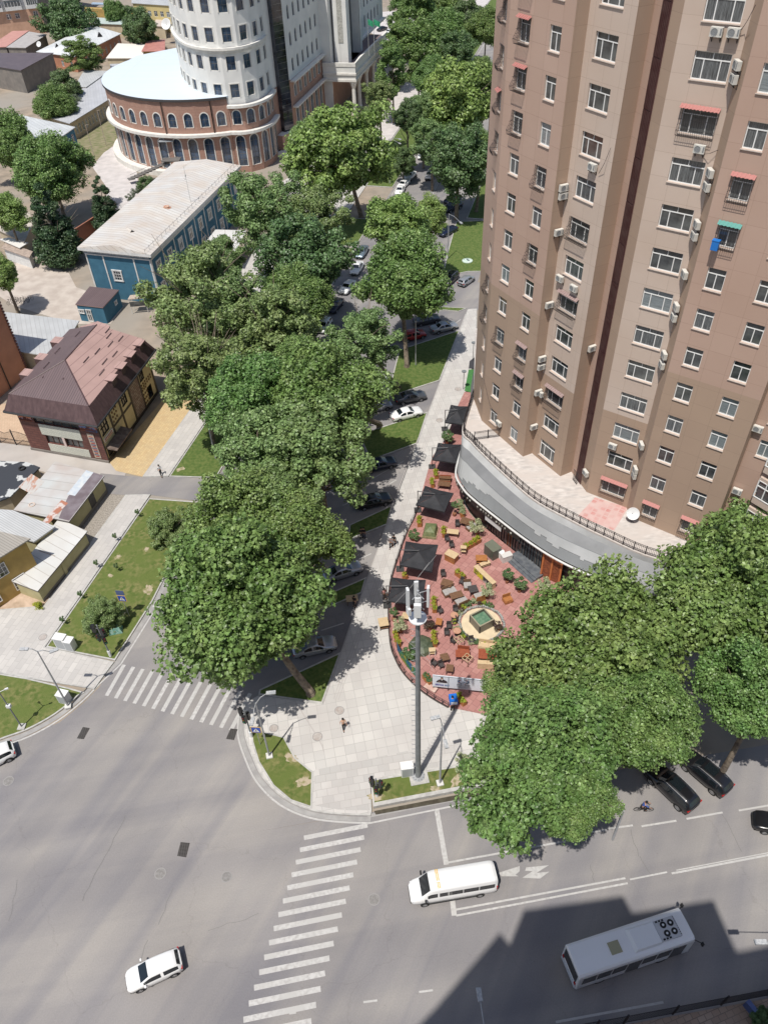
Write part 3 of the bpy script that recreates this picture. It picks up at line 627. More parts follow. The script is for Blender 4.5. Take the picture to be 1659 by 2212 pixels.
for i in range(8,len(arc)-1):
 a=Vector(lo[i]);b=Vector(lo[i+1]);L_=(b-a).length;ns=max(1,int(L_/0.42))
 for j in range(ns):
  if rk.random()<0.55:hh=min(1.25,max(0.28,hh+rk.choice((-0.28,-0.16,0.16,0.28))))
  h1=hh;f0,f1=j/ns,(j+1)/ns
  def PT(f,h):q=Vector(lo[i]).lerp(Vector(lo[i+1]),f).lerp(Vector(hi[i]).lerp(Vector(hi[i+1]),f),h/1.7);return(q.x,q.y,4.77+h)
  z0_=1.95;top=[PT(f0,z0_),PT(f1,z0_)]
  sk.poly([PT(f0,h1),PT(f1,h1),top[1],top[0]],0)
  if prev is not None and abs(prev-h1)>0.01:
   A0,A1=PT(f0,min(prev,h1)),PT(f0,max(prev,h1));e=0.045;dn=Vector((lo[i][0]-hi[i][0],lo[i][1]-hi[i][1])).normalized()*-0.05
   sk.poly([A0,A1,(A1[0]+dn.x,A1[1]+dn.y,A1[2]),(A0[0]+dn.x,A0[1]+dn.y,A0[2])],1)
  dn=Vector((hi[i][0]-lo[i][0],hi[i][1]-lo[i][1])).normalized()*0.05
  q0,q1=PT(f0,h1),PT(f1,h1);sk.poly([(q0[0]+dn.x,q0[1]+dn.y,q0[2]-.15),(q1[0]+dn.x,q1[1]+dn.y,q1[2]-.15),q1,q0],1)
  prev=h1
sk.build('skyline_relief',[mat('relief_light',(.42,.43,.43),(.36,.37,.37),scale=.4,rough=.55),mat('relief_edge',(0.06,0.06,0.065))],podium)
m=MB();q=offs(cbot,0.2);m.tube([p+(4.62,)for p in q[4:-2]],0.13,6);m.build('rain_gutter',mat('white_gutter',(0.62,0.62,0.60),rough=0.5),podium)
m2=MB();q2=offs(cbot,-1.1)
shopdark=mat('shop_black',(0.012,0.012,0.014),(0.03,0.03,0.032),scale=2,rough=0.35)
shopglass=glass('shop_glass',(0.03,0.036,0.042),rough=0.06)
for i in range(len(arc)-1):m2.poly([q2[i]+(0.1,),q2[i+1]+(0.1,),q2[i+1]+(4.75,),q2[i]+(4.75,)],0)
m2.build('shop_wall',[shopdark],podium)
rp=random.Random(9)
for i in range(5,len(arc)-6,1):
 a,b=Vector(q2[i]),Vector(q2[i+1]);t=(b-a);L_=t.length
 if L_<0.8:continue
 t.normalize();n=Vector((t.y,-t.x));sh=MB();c_=(a+b)/2+n*0.06
 sh.box((c_.x,c_.y,1.75),(L_*0.86,0.08,3.1),atan2(t.y,t.x),0)
 for f in(0.04,0.5,0.96):
  p=a.lerp(b,f)+n*0.12;sh.box((p.x,p.y,1.9),(0.09,0.12,3.6),atan2(t.y,t.x),1)
 p=(a+b)/2+n*0.12;sh.box((p.x,p.y,3.4),(L_,0.14,0.16),atan2(t.y,t.x),1)
 kind=i%7
 sh.build('shop_window',[shopglass if kind!=3 else mat('shop_wood_panel',(0.16,0.05,0.02),(0.09,0.03,0.012),scale=3,rough=0.5,stretch=(5,5,.4)),mat('shop_frame',(0.14,0.13,0.12),rough=0.5)if kind%2 else iron],podium)
rail=thing('terrace_railing','black iron railing curving along the edge of the podium terrace','railing',(22,62,TH))
rpnt=offarc(-0.10);pk=MB();ps=MB()
for i in range(2,len(arc)-1):
 a,b=Vector(rpnt[i]),Vector(rpnt[i+1]);L_=(b-a).length;n_=max(1,int(L_/0.16))
 for j in range(n_):
  p=a.lerp(b,j/n_);pk.cyl((p.x,p.y,8.3),(p.x,p.y,9.28),0.017,n=4,cap=False)
 for z in(8.34,9.12,9.3):pk.cyl((a.x,a.y,z),(b.x,b.y,z),0.028,n=4)
 ps=MB();ps.box((a.x,a.y,8.78),(0.085,0.085,1.14));ps.build('post',iron,rail)
pk.build('pickets',iron,rail)
spur=thing('terrace_railing','short straight railing spur joining the curved railing to the left wing corner','railing',(16,74,TH))
pk=MB();a=Vector(G2(*RP(240,590),TH));b=Vector(G2(*RP(445,560),TH))
for j in range(26):
 p=a.lerp(b,j/25);pk.cyl((p.x,p.y,8.05),(p.x,p.y,9.2),0.017,n=4)
for z in(8.15,9.05,9.22):pk.cyl((a.x,a.y,z),(b.x,b.y,z),0.028,n=4)
pk.build('pickets',iron,spur)
for f in(0,0.5,1):p=a.lerp(b,f);ps=MB();ps.box((p.x,p.y,8.65),(0.09,0.09,1.3));ps.build('post',iron,spur)
m=MB();m.poly([p+(TH+0.006,)for p in[G2(*RP(*q),TH)for q in((1160,1025),(1410,1105),(1305,1280),(1030,1165))]])
tag(m.build('terrace_tiles',brick('pink_tiles',(0.50,0.22,0.20),(0.58,0.40,0.37),(0.55,0.36,0.33),0.62,0.62,0.09,rot=0.6,offset=0.0,stain=(0.56,0.46,0.42),nscale=1.2)),kind='structure')
p=G(*RP(1432,1215),TH);dish=thing('satellite_dish','round white satellite dish standing on the terrace by the red awning window','satellite dish',(p.x,p.y,TH))
m=MB();m.lathe([(0.0,-0.22),(0.3,-0.18),(0.55,-0.07),(0.68,0.03),(0.66,0.05),(0.5,-0.03),(0.0,-0.19)],20)
o=m.build('reflector',mat('dish_white',(0.70,0.70,0.69),rough=0.4),dish,world=False,smooth=True);o.location=(0,0,1.25);o.rotation_euler=(radians(55),0,radians(-25))
m=MB();m.cyl((0,0.15,0),(0,0.15,1.2),0.035);m.cyl((-.3,.3,0.02),(0.3,0,0.02),.02);m.build('mount',iron,dish,world=False)
m=MB();p0=Vector((0,-.1,0.9));m.cyl((0,-.1,.75),(-.3,-.75,1.7),0.015,n=4);m.build('receiver_arm',iron,dish,world=False)
m=MB()
for a,b,c_,(f1,p1),(f2,p2),sag in(('P1','P2',0,('P1',BP(30,560)),('P1',BP(150,920)),0.3),):
 pass
def wallpt(a,b,px,out=0.12):
 u,z=onwall(T[a],T[b],*px);A=Vector(T[a]);t=(Vector(T[b])-A).normalized();n=Vector((t.y,-t.x));q=A+t*u+n*out;return(q.x,q.y,z)
m.tube([wallpt('P1','P2',BP(72,700)),wallpt('P1','P2',BP(110,830),.3),wallpt('P1','P2',BP(150,925))],0.02,4)
m.tube([wallpt('P3','P5',AP(783,825)),wallpt('P3','P5',AP(760,910),.4),wallpt('P3','P5',AP(715,970))],0.02,4)
m.tube([wallpt('P8','P9',AP(1300,860)),wallpt('P8','P9',AP(1340,850),.4),wallpt('P8','P9',AP(1385,835))],0.02,4)
m.tube([wallpt('P8','P9',AP(1500,180)),wallpt('P8','P9',AP(1550,110),.4),wallpt('P10','P11',AP(1590,25))],0.02,4)
tag(m.build('hanging_cable',iron),'loose black cables looping over the tower face to the air conditioners','cable')
#  trees
def leaf_mat(name,c1,c2,c3):
 m=bpy.data.materials.new(name);m.use_nodes=True;n=m.node_tree;L=n.links;p=n.nodes['Principled BSDF']
 oi=n.nodes.new('ShaderNodeObjectInfo');ge=n.nodes.new('ShaderNodeNewGeometry');tc=n.nodes.new('ShaderNodeTexCoord')
 nz=n.nodes.new('ShaderNodeTexNoise');nz.inputs['Scale'].default_value=0.55;nz.inputs['Detail'].default_value=3;L.new(tc.outputs['Object'],nz.inputs[0])
 r=n.nodes.new('ShaderNodeValToRGB');e=r.color_ramp.elements;e[0].position=0.32;e[0].color=lin(c1);e[1].position=0.68;e[1].color=lin(c3)
 k=e.new(0.5);k.color=lin(c2);L.new(nz.outputs['Fac'],r.inputs[0])
 hs=n.nodes.new('ShaderNodeHueSaturation');L.new(r.outputs[0],hs.inputs['Color'])
 a=n.nodes.new('ShaderNodeMapRange');a.inputs[3].default_value=0.486;a.inputs[4].default_value=0.518;L.new(oi.outputs['Random'],a.inputs[0]);L.new(a.outputs[0],hs.inputs['Hue']);hs.inputs['Saturation'].default_value=1.04
 b=n.nodes.new('ShaderNodeMapRange');b.inputs[3].default_value=0.62;b.inputs[4].default_value=1.7;L.new(ge.outputs['Random Per Island'],b.inputs[0]);L.new(b.outputs[0],hs.inputs['Value'])
 L.new(hs.outputs[0],p.inputs['Base Color']);p.inputs['Roughness'].default_value=0.42;p.inputs['Specular IOR Level'].default_value=0.5
 tr=n.nodes.new('ShaderNodeBsdfTranslucent');L.new(hs.outputs[0],tr.inputs[0]);mx=n.nodes.new('ShaderNodeMixShader');mx.inputs[0].default_value=0.30
 out=n.nodes['Material Output'];L.new(p.outputs[0],mx.inputs[1]);L.new(tr.outputs[0],mx.inputs[2]);L.new(mx.outputs[0],out.inputs[0])
 m.diffuse_color=lin(c2);return m
bark=mat('plane_bark',(0.27,0.22,0.165),(0.12,0.095,0.075),scale=2.5,rough=0.95,bump=0.5,bscale=10)
lf_green=leaf_mat('leaf_green',(0.105,0.180,0.052),(0.155,0.238,0.076),(0.215,0.295,0.105))
lf_olive=leaf_mat('leaf_olive',(0.140,0.205,0.075),(0.190,0.262,0.100),(0.245,0.310,0.130))
lf_dark=leaf_mat('leaf_dark',(0.080,0.135,0.052),(0.110,0.175,0.070),(0.150,0.210,0.090))
lf_lime=leaf_mat('leaf_lime',(0.145,0.225,0.062),(0.200,0.290,0.086),(0.260,0.340,0.115))
lf_pine=leaf_mat('leaf_pine',(0.040,0.080,0.038),(0.062,0.105,0.048),(0.095,0.135,0.062))
lf_blue=leaf_mat('leaf_grey',(0.10,0.13,0.085),(0.15,0.18,0.12),(0.20,0.23,0.16))
def crown_mesh(name,R,blobs,per,leaf,m,seed,shell=0.55,zs=0.85,cone=False,fill=0.25,br=(0.20,0.34),rnd=0.55):
 """leaf sprays spread through many overlapping clumps, origin at the crown's centre"""
 r=np.random.RandomState(seed);C=[];RR=[]
 while len(C)<blobs:
  p=r.uniform(-1,1,3);d=np.linalg.norm(p)
  if cone:
   h=(p[2]+1)/2;rad=(1-h)**0.75*1.0+0.04
   if h<0.02 or np.hypot(p[0],p[1])>rad:continue
   if np.hypot(p[0],p[1])<rad*shell and r.rand()>fill:continue
   C.append(p*[R*0.62,R*0.62,R*zs]);RR.append(R*r.uniform(*br)*(0.45+0.75*(1-h)));continue
  if d>1 or(d<shell and r.rand()>fill):continue
  lump=1+0.20*np.sin(3.1*p[0]+seed)+0.18*np.sin(4.3*p[1]+2*seed)+0.13*np.sin(5*p[2]+seed)
  C.append(p*0.86*lump*[R,R,R*zs]);RR.append(R*r.uniform(*br))
 C=np.array(C);RR=np.array(RR);N=blobs*per
 idx=np.repeat(np.arange(blobs),per);dv=r.normal(size=(N,3));dv/=np.linalg.norm(dv,axis=1)[:,None]
 rad=RR[idx]*(0.62+0.42*r.rand(N)**0.6);wob=1+0.18*np.sin(dv[:,0]*7+idx)+0.14*np.sin(dv[:,2]*9+idx*2.0)
 P=C[idx]+dv*(rad*wob)[:,None]*[1,1,0.78]
 nrm=dv+r.normal(size=(N,3))*rnd+np.array([0,0,0.55]);nrm/=np.linalg.norm(nrm,axis=1)[:,None]
 a=r.normal(size=(N,3));t=np.cross(nrm,a);t/=np.linalg.norm(t,axis=1)[:,None];b=np.cross(nrm,t)
 s=leaf*r.uniform(0.6,1.35,N)[:,None]
 fold=nrm*s*0.30
 V=np.empty((N,6,3));ang=[90,18,-54,-126,162];rr_=[1.0,0.8,0.62,0.62,0.8]
 V[:,0]=P
 for k in range(5):
  V[:,k+1]=P+t*s*(rr_[k]*cos(radians(ang[k])))+b*s*(rr_[k]*sin(radians(ang[k])))-fold*(1 if k in(1,4)else(0.2 if k==0 else 0.6))
 F=np.array([[0,1,2],[0,2,3],[0,4,5],[0,5,1]])
 fi=(np.arange(N)[:,None,None]*6+F[None]).reshape(-1)
 nf=N*4;me=bpy.data.meshes.new(name);me.vertices.add(N*6);me.loops.add(nf*3);me.polygons.add(nf)
 me.vertices.foreach_set('co',V.reshape(-1).astype(np.float32));me.loops.foreach_set('vertex_index',fi.astype(np.int32))
 me.polygons.foreach_set('loop_start',np.arange(0,nf*3,3,dtype=np.int32));me.polygons.foreach_set('loop_total',np.full(nf,3,dtype=np.int32))
 me.materials.append(m);me.update();me.validate();return me
CR={'plane':[crown_mesh('crown',7.0,160,560,0.205,lf_green,s,zs=0.84,br=(0.15,0.29),rnd=.75)for s in(1,2,3)],'young':[crown_mesh('crown',7.0,130,330,0.24,lf_lime,s,zs=0.92,br=(.14,.26))for s in(4,)],'olive':[crown_mesh('crown',7.0,120,260,0.21,lf_olive,s,zs=1.0,br=(0.11,0.21),shell=0.45)for s in(5,6)],'dark':[crown_mesh('crown',7.0,120,270,0.24,lf_dark,s,zs=0.95,br=(.13,.25))for s in(8,)],'poplar':[crown_mesh('crown',7.0,90,280,0.28,lf_green,9,zs=1.7,br=(0.16,0.28))],'pine':[crown_mesh('crown',7.0,110,280,0.24,lf_pine,10,cone=True,shell=0.6,zs=1.25,br=(0.14,0.22),rnd=0.9)],'grey':[crown_mesh('crown',7.0,70,220,0.2,lf_blue,12,zs=0.8,br=(0.12,0.22))],'shrub':[crown_mesh('crown',1.0,26,120,0.085,lf_dark,13,zs=0.9,br=(0.22,0.36))],'bright':[crown_mesh('crown',1.0,22,90,0.08,leaf_mat('leaf_yellow',(0.22,0.27,0.03),(0.33,0.36,0.05),(0.45,0.44,0.09)),14,zs=0.7,br=(0.22,0.36))],'pale':[crown_mesh('crown',1.0,24,90,0.075,leaf_mat('leaf_pale',(0.20,0.26,0.12),(0.34,0.38,0.22),(0.50,0.50,0.34)),15,zs=0.8,br=(0.22,0.36))],'purple':[crown_mesh('crown',1.0,24,80,0.08,leaf_mat('leaf_purple',(0.05,0.03,0.03),(0.08,0.045,0.04),(0.10,0.08,0.045)),16,zs=0.8,br=(0.22,0.36))]}
CRN=[0]
def trunk_mesh(top,R,rad,seed,lean=(0,0),nl=9,whips=0):
 """top = crown-centre height; limbs fan out into the crown"""
 r=random.Random(seed);m=MB();fk=top*0.55;lx,ly=lean
 base=Vector((-lx,-ly,0));mid=Vector((-lx*0.45,-ly*0.45,fk));ctr=Vector((0,0,top))
 m.tube([base-Vector((0,0,.1)),base+Vector((0,0,0.5)),base.lerp(mid,.5)+Vector((r.uniform(-.2,.2),r.uniform(-.2,.2),0)),mid],[rad*1.35,rad*1.02,rad*0.85,rad*0.72],9)
 m.tube([mid,ctr,ctr+Vector((r.uniform(-.5,.5),r.uniform(-.5,.5),R*0.5))],[rad*0.72,rad*0.42,rad*0.12],7)
 for i in range(nl):
  a=2*pi*i/nl+r.uniform(-.3,.3);st=mid.lerp(ctr,r.uniform(0,0.8));L_=R*r.uniform(0.6,0.88)
  e=Vector((cos(a)*L_,sin(a)*L_,top+R*r.uniform(-0.35,0.45)));k=st.lerp(e,0.5)+Vector((0,0,-R*0.08))
  m.tube([st,k,e],[rad*0.36,rad*0.2,rad*0.06],5)
  for q in range(2):
   e2=k+Vector((cos(a+r.choice((-.8,.8))),sin(a+r.choice((-.8,.8))),r.uniform(.1,.9)))*R*0.35;m.tube([k,e2],[rad*.14,rad*.04],4)
 for i in range(whips):
  a=r.uniform(0,2*pi);s_=ctr+Vector((cos(a)*R*.3,sin(a)*R*.3,R*.2));e=ctr+Vector((cos(a)*R*r.uniform(.5,1.05),sin(a)*R*r.uniform(.5,1.05),R*r.uniform(.6,1.15)))
  m.tube([s_,s_.lerp(e,.5)+Vector((.2,.1,.3)),e],[.07,.05,.02],4)
 return m
def tree(px,py,rpx,hc,kind,label,base=None,rad=None,group=None,whips=0,cat='tree',zr=None,sx=1.0,bk=None):
 """crown centre seen at photo point (px, py) at height hc, crown radius rpx in photo pixels"""
 c=G(px,py,hc);R=rpx/PXM(c.x,c.y,hc);b=Vector(base)if base else Vector((c.x,c.y));CRN[0]+=1;sd_=CRN[0]
 t=thing({'pine':'conifer_tree','shrub':'shrub'}.get(kind,'tree'),label,cat,(c.x,c.y,0),0,group)
 rad=rad or(0.10+0.045*R)
 trunk_mesh(hc,R,rad,sd_,(c.x-b.x,c.y-b.y),whips=whips).build('trunk',bk or bark,t,world=False,smooth=False)
 lib=CR[kind];me=lib[sd_%len(lib)];s=R/7.0
 mesh_obj('crown',me,t,(0,0,hc),sd_*2.4,(s*sx,s*sx,(zr or 1.0)*s));return t
def G_(x,y):return G2(x,y)
tree(1156,1630,160,16.5,'plane','large plane tree with its crown over the lane beside the white minibus',base=G_(1195,1695),rad=.42)
tree(1300,1415,182,13.5,'plane','broadest plane tree, its crown in front of the curved podium',rad=.5)
tree(1385,1560,120,15.0,'plane','plane tree whose low crown hangs over the nose of the black parked estate car',base=G_(1400,1655),rad=.3)
tree(1128,1490,82,8.5,'plane','plane tree whose crown edge covers the cafe billboard and the fountain side',rad=.3)
tree(1252,1718,84,15.0,'plane','smaller plane tree leaning over the road edge by the road sign',base=G_(1285,1685),rad=.28)
tree(1600,1290,185,14.0,'plane','tall plane tree filling the right edge of the view below the tower',rad=.45)
tree(1650,1500,118,13.5,'plane','plane tree at the right edge above the two black cars',rad=.3)
tree(1660,1130,92,12.0,'plane','plane tree crown against the lowest bay windows of the tower',rad=.3)
tree(530,1300,190,12.5,'plane','big plane tree with leaning trunk beside the avenue crossing',base=G_(672,1500),rad=.42)
tree(550,1115,118,13.0,'plane','plane tree beyond the leaning one, its crown reaching over the side street',rad=.4)
tree(640,1150,108,13.0,'plane','plane tree whose crown covers the bay of the silver sedan',rad=.35)
tree(690,985,132,14.0,'olive','olive green plane tree in the middle of the row over the parking bays',rad=.35)
tree(560,985,115,13.5,'olive','olive green tree over the lawn near the walking man in white',rad=.35)
tree(545,850,105,14.0,'plane','green plane tree in the row behind the bare branches',rad=.35)
tree(700,850,125,14.0,'plane','green plane tree left of the white and grey parked sedans',base=G_(820,922),rad=.4)
tree(780,735,80,13.0,'olive','olive tree with dead bare twigs above the red parked car',base=G_(861,840),rad=.35,whips=8)
tree(865,590,98,14.0,'plane','bushy plane tree in front of the parking entrance',base=G_(879,793),rad=.4)
tree(862,480,72,15.0,'young','lime topped plane tree standing in the middle of the avenue view',rad=.35)
tree(930,462,44,13.0,'young','small lime crown beside the dark blue parked cars',rad=.25)
tree(610,1075,90,14.0,'olive','yellowish olive crown between the leaning tree and the parking row',rad=.3)
tree(640,790,70,14.5,'plane','narrow green tree behind the middle row',rad=.3)
tree(505,660,85,14.0,'olive','loose crowned tree hiding the right end of the blue annex',rad=.3,whips=6)
tree(640,650,75,12.0,'plane','green tree at the left verge behind the dark blue sedan',rad=.3)
tree(425,640,125,15.0,'olive','thin crowned olive tree in front of the blue house',rad=.4,whips=14)
tree(440,795,100,13.0,'olive','sparse tree with many bare grey twigs beside the brown roofed house',base=G_(462,960),rad=.3,whips=22)
tree(585,700,105,14.0,'olive','olive tree between the two houses and the avenue',rad=.4,whips=8)
tree(580,460,92,15.0,'olive','dark olive tree at the end of the long blue house',rad=.4,whips=5)
tree(655,560,100,13.0,'dark','dark round tree behind the white and silver cars at the left kerb',rad=.4)
tree(740,320,108,16.0,'young','large light green plane tree in front of the civic hall',base=G_(780,470),rad=.5)
tree(690,470,70,14.0,'olive','smaller tree below the big light green plane',rad=.3)
tree(660,300,0.1+48,12.0,'olive','tree hiding the foot of the civic wing',rad=.3)
tree(478,560,55,10.0,'olive','twiggy tree beside the gate roof of the blue house',rad=.2,whips=10)
for i,(x,y,r_,k_,lb)in enumerate([(820,205,34,'olive','slender tree with dead twigs by the portico balustrade'),(848,150,38,'poplar','tall slim tree right of the flagpole'),(880,250,34,'dark','dark slim tree over the pale far walk'),(905,120,46,'poplar','tall poplar beside the far walk'),(900,40,48,'poplar','tall poplar at the top of the picture near the far car park'),(950,70,50,'plane','far plane tree left of the gap with trunks'),(1010,40,40,'dark','far dark tree with a bare trunk on the bright lawn'),(1050,60,42,'plane','far tree touching the tower edge at the top'),(965,15,36,'poplar','farthest poplar at the upper picture edge')]):
 tree(x,y,r_,13.0,k_,lb,rad=.28,whips=7 if i==0 else 0,group=None)
for x,y,r_,k_,lb in((860,90,34,'poplar','slim far tree behind the portico cars'),(925,165,40,'plane','green far tree left of the huge light plane'),(985,110,42,'dark','dark far tree behind the huge light plane'),(870,20,30,'poplar','slim tree at the top edge beside the far car park'),(935,10,36,'plane','leafy tree at the top edge left of the bare trunks'),(915,235,38,'olive','olive tree leaning over the pale far walk'),(1060,215,40,'plane','tree pressed against the tower edge beyond the awnings')):
 tree(x,y,r_,13.0,k_,lb,rad=.28)
tree(985,215,98,14.0,'young','huge light green plane tree right of the avenue',rad=.5)
tree(990,345,78,12.0,'dark','dark green tree shading the parked dark blue cars',rad=.45)
tree(935,300,48,11.0,'olive','olive tree leaning over the far lane of the avenue',rad=.3)
tree(1035,330,50,12.0,'plane','tree tight against the left edge of the tower',rad=.35)
tree(1035,160,40,10.0,'plane','far tree between the lawn strip and the tower',rad=.3)
tree(800,285-30,26,9.0,'olive','small tree in front of the portico column',rad=.2)
tree(872,392-45,30,5.0,'dark','low dark tree by the street lamp on the far verge',rad=.2)
tree(105,360,78,11.0,'plane','round dense tree against the blue two storey house',rad=.4)
tree(108,470,72,9.0,'pine','large dark conifer in the yard of the sheds',rad=.35)
tree(222,430,46,7.0,'pine','dark conifer beside the pale forecourt',rad=.25)
tree(10,300,62,10.0,'plane','plane tree cut by the left picture edge',rad=.35)
tree(15,455,46,9.0,'young','lime green tree at the left edge above the bicycles',rad=.3)
tree(5,585,40,8.0,'young','lime green tree at the left edge beside the orange wall',rad=.3)
tree(112,225,42,7.0,'plane','garden tree left of the long grey roof',rad=.2)
tree(140,190,40,6.5,'dark','dark garden tree beside the pale grey bush',rad=.2)
tree(150,222,30,4.5,'grey','silvery grey bush against the long grey roof',rad=.12)
tree(182,118,38,9.0,'poplar','upright tree in front of the white hipped roof',rad=.2,zr=0.6)
tree(150,55,62,7.0,'dark','wide dark tree between the apartment house and the hipped roof',rad=.3)
tree(302,58,42,8.0,'dark','dark tree left of the white cylinder tower',rad=.3)
tree(250,25,26,7.0,'plane','small tree before the ochre gate wall',rad=.2)
tree(330,90,20,3.0,'young','low lime bush under the big satellite dish',rad=.12)
tree(322,405,26,2.5,'dark','leafy bush against the end of the blue roof',rad=.12)
tree(290,425,18,2.0,'grey','pale flowering bush at the forecourt edge',rad=.1)
def shrub(px,py,rpx,hc,kind,label,z0=0.12,name='shrub',cat='shrub',group=None,zr=1.0):
 c=G(px,py,hc);R=rpx/PXM(c.x,c.y,hc);t=thing(name,label,cat,(c.x,c.y,z0),random.random()*6,group)
 m=MB()
 for k in range(5):a=k*1.26;m.tube([(0,0,0),(cos(a)*R*.35,sin(a)*R*.35,(hc-z0)*1.1)],[.04,.015],4)
 m.build('stems',bark,t,world=False);mesh_obj('crown',CR[kind][0],t,(0,0,hc-z0),0,(R,R,R*zr));return t
tree(368,1140,50,1.9,'olive','round dark shrub on the lawn beside the side street',cat='shrub',rad=.12)
tree(215,1330,46,1.8,'olive','dark shrub behind the traffic light on the left lawn',cat='shrub',rad=.12)
shrub(1000,1660,15,0.7,'pale','spiky pale agave like plant by the right street lamp',cat='plant',name='plant')
shrub(1001,1637,14,0.9,'pale','white flowering rose bush at the pavement edge by the big plane',cat='plant',name='plant')
shrub(82,1310,12,0.4,'bright','small weedy bush on the sandy patch by the yellow house')
for(x,y,lb)in((300,1113,'sapling nearest the side street on the left lawn'),(252,1165,'second sapling from the side street on the left lawn'),(212,1223,'middle sapling by the left pavement'),(178,1290,'sapling halfway down the left pavement'),(140,1345,'sapling nearest the grey cabinets'),(255,1170+60,'sapling in the middle of the left lawn')):
 t=thing('sapling',lb,'sapling',G(x,y+6));m=MB();m.cyl((0,0,0),(0.05,0,1.1),0.02,0.01,5);m.build('stem',bark,t,world=False)
 mesh_obj('crown',CR['shrub'][0],t,(0.05,0,1.15),0,(.33,.33,.4))
def seam(name,c1,c2,seamc,row=0.6,rot=0.0,rough=0.55,stain=None):
 return brick(name,c1,c2,seamc,40.0,row,0.045,rough=rough,offset=0.0,rot=rot,stain=stain,nscale=0.35)
bluew=mat('blue_render',(0.055,0.165,0.245),(0.043,0.135,0.205),scale=0.8,rough=0.85)
whitep=mat('white_trim',(0.70,0.70,0.68),(0.58,0.58,0.56),scale=2,rough=0.7)
orangew=mat('orange_render',(0.52,0.25,0.155),(0.44,0.21,0.13),scale=0.5,rough=0.85)
peach=mat('peach_render',(0.58,0.36,0.25),(0.48,0.29,0.20),scale=0.5,rough=0.85)
ochre=mat('ochre_render',(0.46,0.32,0.11),(0.36,0.25,0.09),scale=0.8,rough=0.9)
cream=mat('cream_render',(0.55,0.47,0.33),(0.45,0.38,0.27),scale=0.6,rough=0.9)
greyw=mat('grey_render',(0.24,0.215,0.19),(0.18,0.165,0.15),scale=0.6,rough=0.9)
roof_w=seam('pale_tin',(0.56,0.57,0.57),(0.51,0.52,0.53),(0.34,0.35,0.36),0.9,0.3)
roof_g=seam('grey_tin',(0.50,0.51,0.51),(0.46,0.47,0.47),(0.36,0.36,0.36),0.7,1.2)
roof_b=seam('brown_tin',(0.165,0.118,0.12),(0.145,0.105,0.108),(0.08,0.06,0.06),0.35,-AU+0.05)
roof_p=seam('faded_pink_tin',(0.45,0.30,0.265),(0.42,0.28,0.25),(0.25,0.16,0.15),1.1,-AU+0.05)
roof_r=mat('red_tin',(0.48,0.22,0.18),(0.40,0.17,0.145),scale=0.6,rough=0.6)
roof_rust=seam('rusty_pale_tin',(0.62,0.60,0.56),(0.56,0.55,0.53),(0.30,0.27,0.24),0.85,0.55,stain=(0.50,0.40,0.31))
def poly_house(name,label,roof_px,h,wm_,rm,over=0.35,rise=0.0,ridge=None,cat='house',wins=(),base_z=0.0,slope=None,fas_=None,thick=0.16):
 P_=[Vector(G2(x,y,h))for x,y in roof_px]
 a=sum(P_[i].x*P_[(i+1)%len(P_)].y-P_[(i+1)%len(P_)].x*P_[i].y for i in range(len(P_)))
 ccw=a>0
 if not ccw:P_=P_[::-1]
 c=sum(P_,Vector((0,0)))/len(P_);t=thing(name,label,cat,(c.x,c.y,base_z))
 _,W_=inset([tuple(p)for p in P_],over)
 n=len(P_);wb=MB();HW={}
 hz=[h+(slope[i]if slope else 0)for i in range(n)]
 if slope and not ccw:hz=[h+s for s in slope[::-1]]
 for i in range(n):
  j=(i+1)%n;holes=[]
  src=i if ccw else(n-2-i)%n
  for wn in wins:
   if wn[0]!=src:continue
   for k in range(wn[1]):
    L_=(Vector(W_[j])-Vector(W_[i])).length;u=L_*(k+0.5)/wn[1]-wn[3]/2;holes.append((u,u+wn[3],wn[2],wn[2]+wn[4]));put_window(t,W_[i],W_[j],u,wn[2],wn[3],wn[4],'plain2',(k*7+i)%3 if len(wn)<6 else wn[5],depth=0.16)
  facade(wb,W_[i],W_[j],base_z,min(hz[i],hz[j])-0.02,holes,0,0,0.16)
  if abs(hz[i]-hz[j])>.01:
   m_=min(hz[i],hz[j])-.02;hi_=i if hz[i]>hz[j]else j;wb.poly([W_[i]+(m_,),W_[j]+(m_,),W_[hi_]+(hz[hi_]-.02,)],0)
 wb.build('wall',wm_,t)
 rb=MB();E_=[(P_[i].x,P_[i].y,hz[i])for i in range(n)];F_=[(x,y,z-thick)for x,y,z in E_]
 for i in range(n):j=(i+1)%n;rb.poly([F_[i],F_[j],E_[j],E_[i]],1)
 rb.poly(F_[::-1],1)
 if ridge:
  r0=Vector(P_[0]).lerp(P_[1],0.5);
  m01=(P_[0]+P_[1])/2;m23=(P_[2]+P_[3])/2;m12=(P_[1]+P_[2])/2;m30=(P_[3]+P_[0])/2
  if(m01-m23).length>(m12-m30).length:A_,B_,s0=m01,m23,0
  else:A_,B_,s0=m12,m30,1
  ins=ridge[0];d=(B_-A_).normalized();R0=A_+d*ins;R1=B_-d*ins;R0=(R0.x,R0.y,h+rise);R1=(R1.x,R1.y,h+rise)
  q=E_ if s0==0 else E_[1:]+E_[:1]
  rb.poly([q[0],q[1],R0],0);rb.poly([q[1],q[2],R1,R0],0);rb.poly([q[2],q[3],R1],0);rb.poly([q[3],q[0],R0,R1],0)
 else:rb.poly(E_,0)
 rb.build('roof',[rm,fas_ or rm],t);t['_']=0;del t['_']
 return t,[tuple(p)for p in P_],W_
def z1(x,y):return(x*.3307,y*.3307)
def z4(x,y):return(x*.3307,470.2+y*.3307)
def z7(x,y):return(x*.18895,391.85+y*.18895)
def z6(x,y):return(x*.21257,783.7+y*.21257)
def q2(x,y):return(x*.21257,y*.21257)
def nn(x,y):return(x*.37044,979.6+y*.37044)
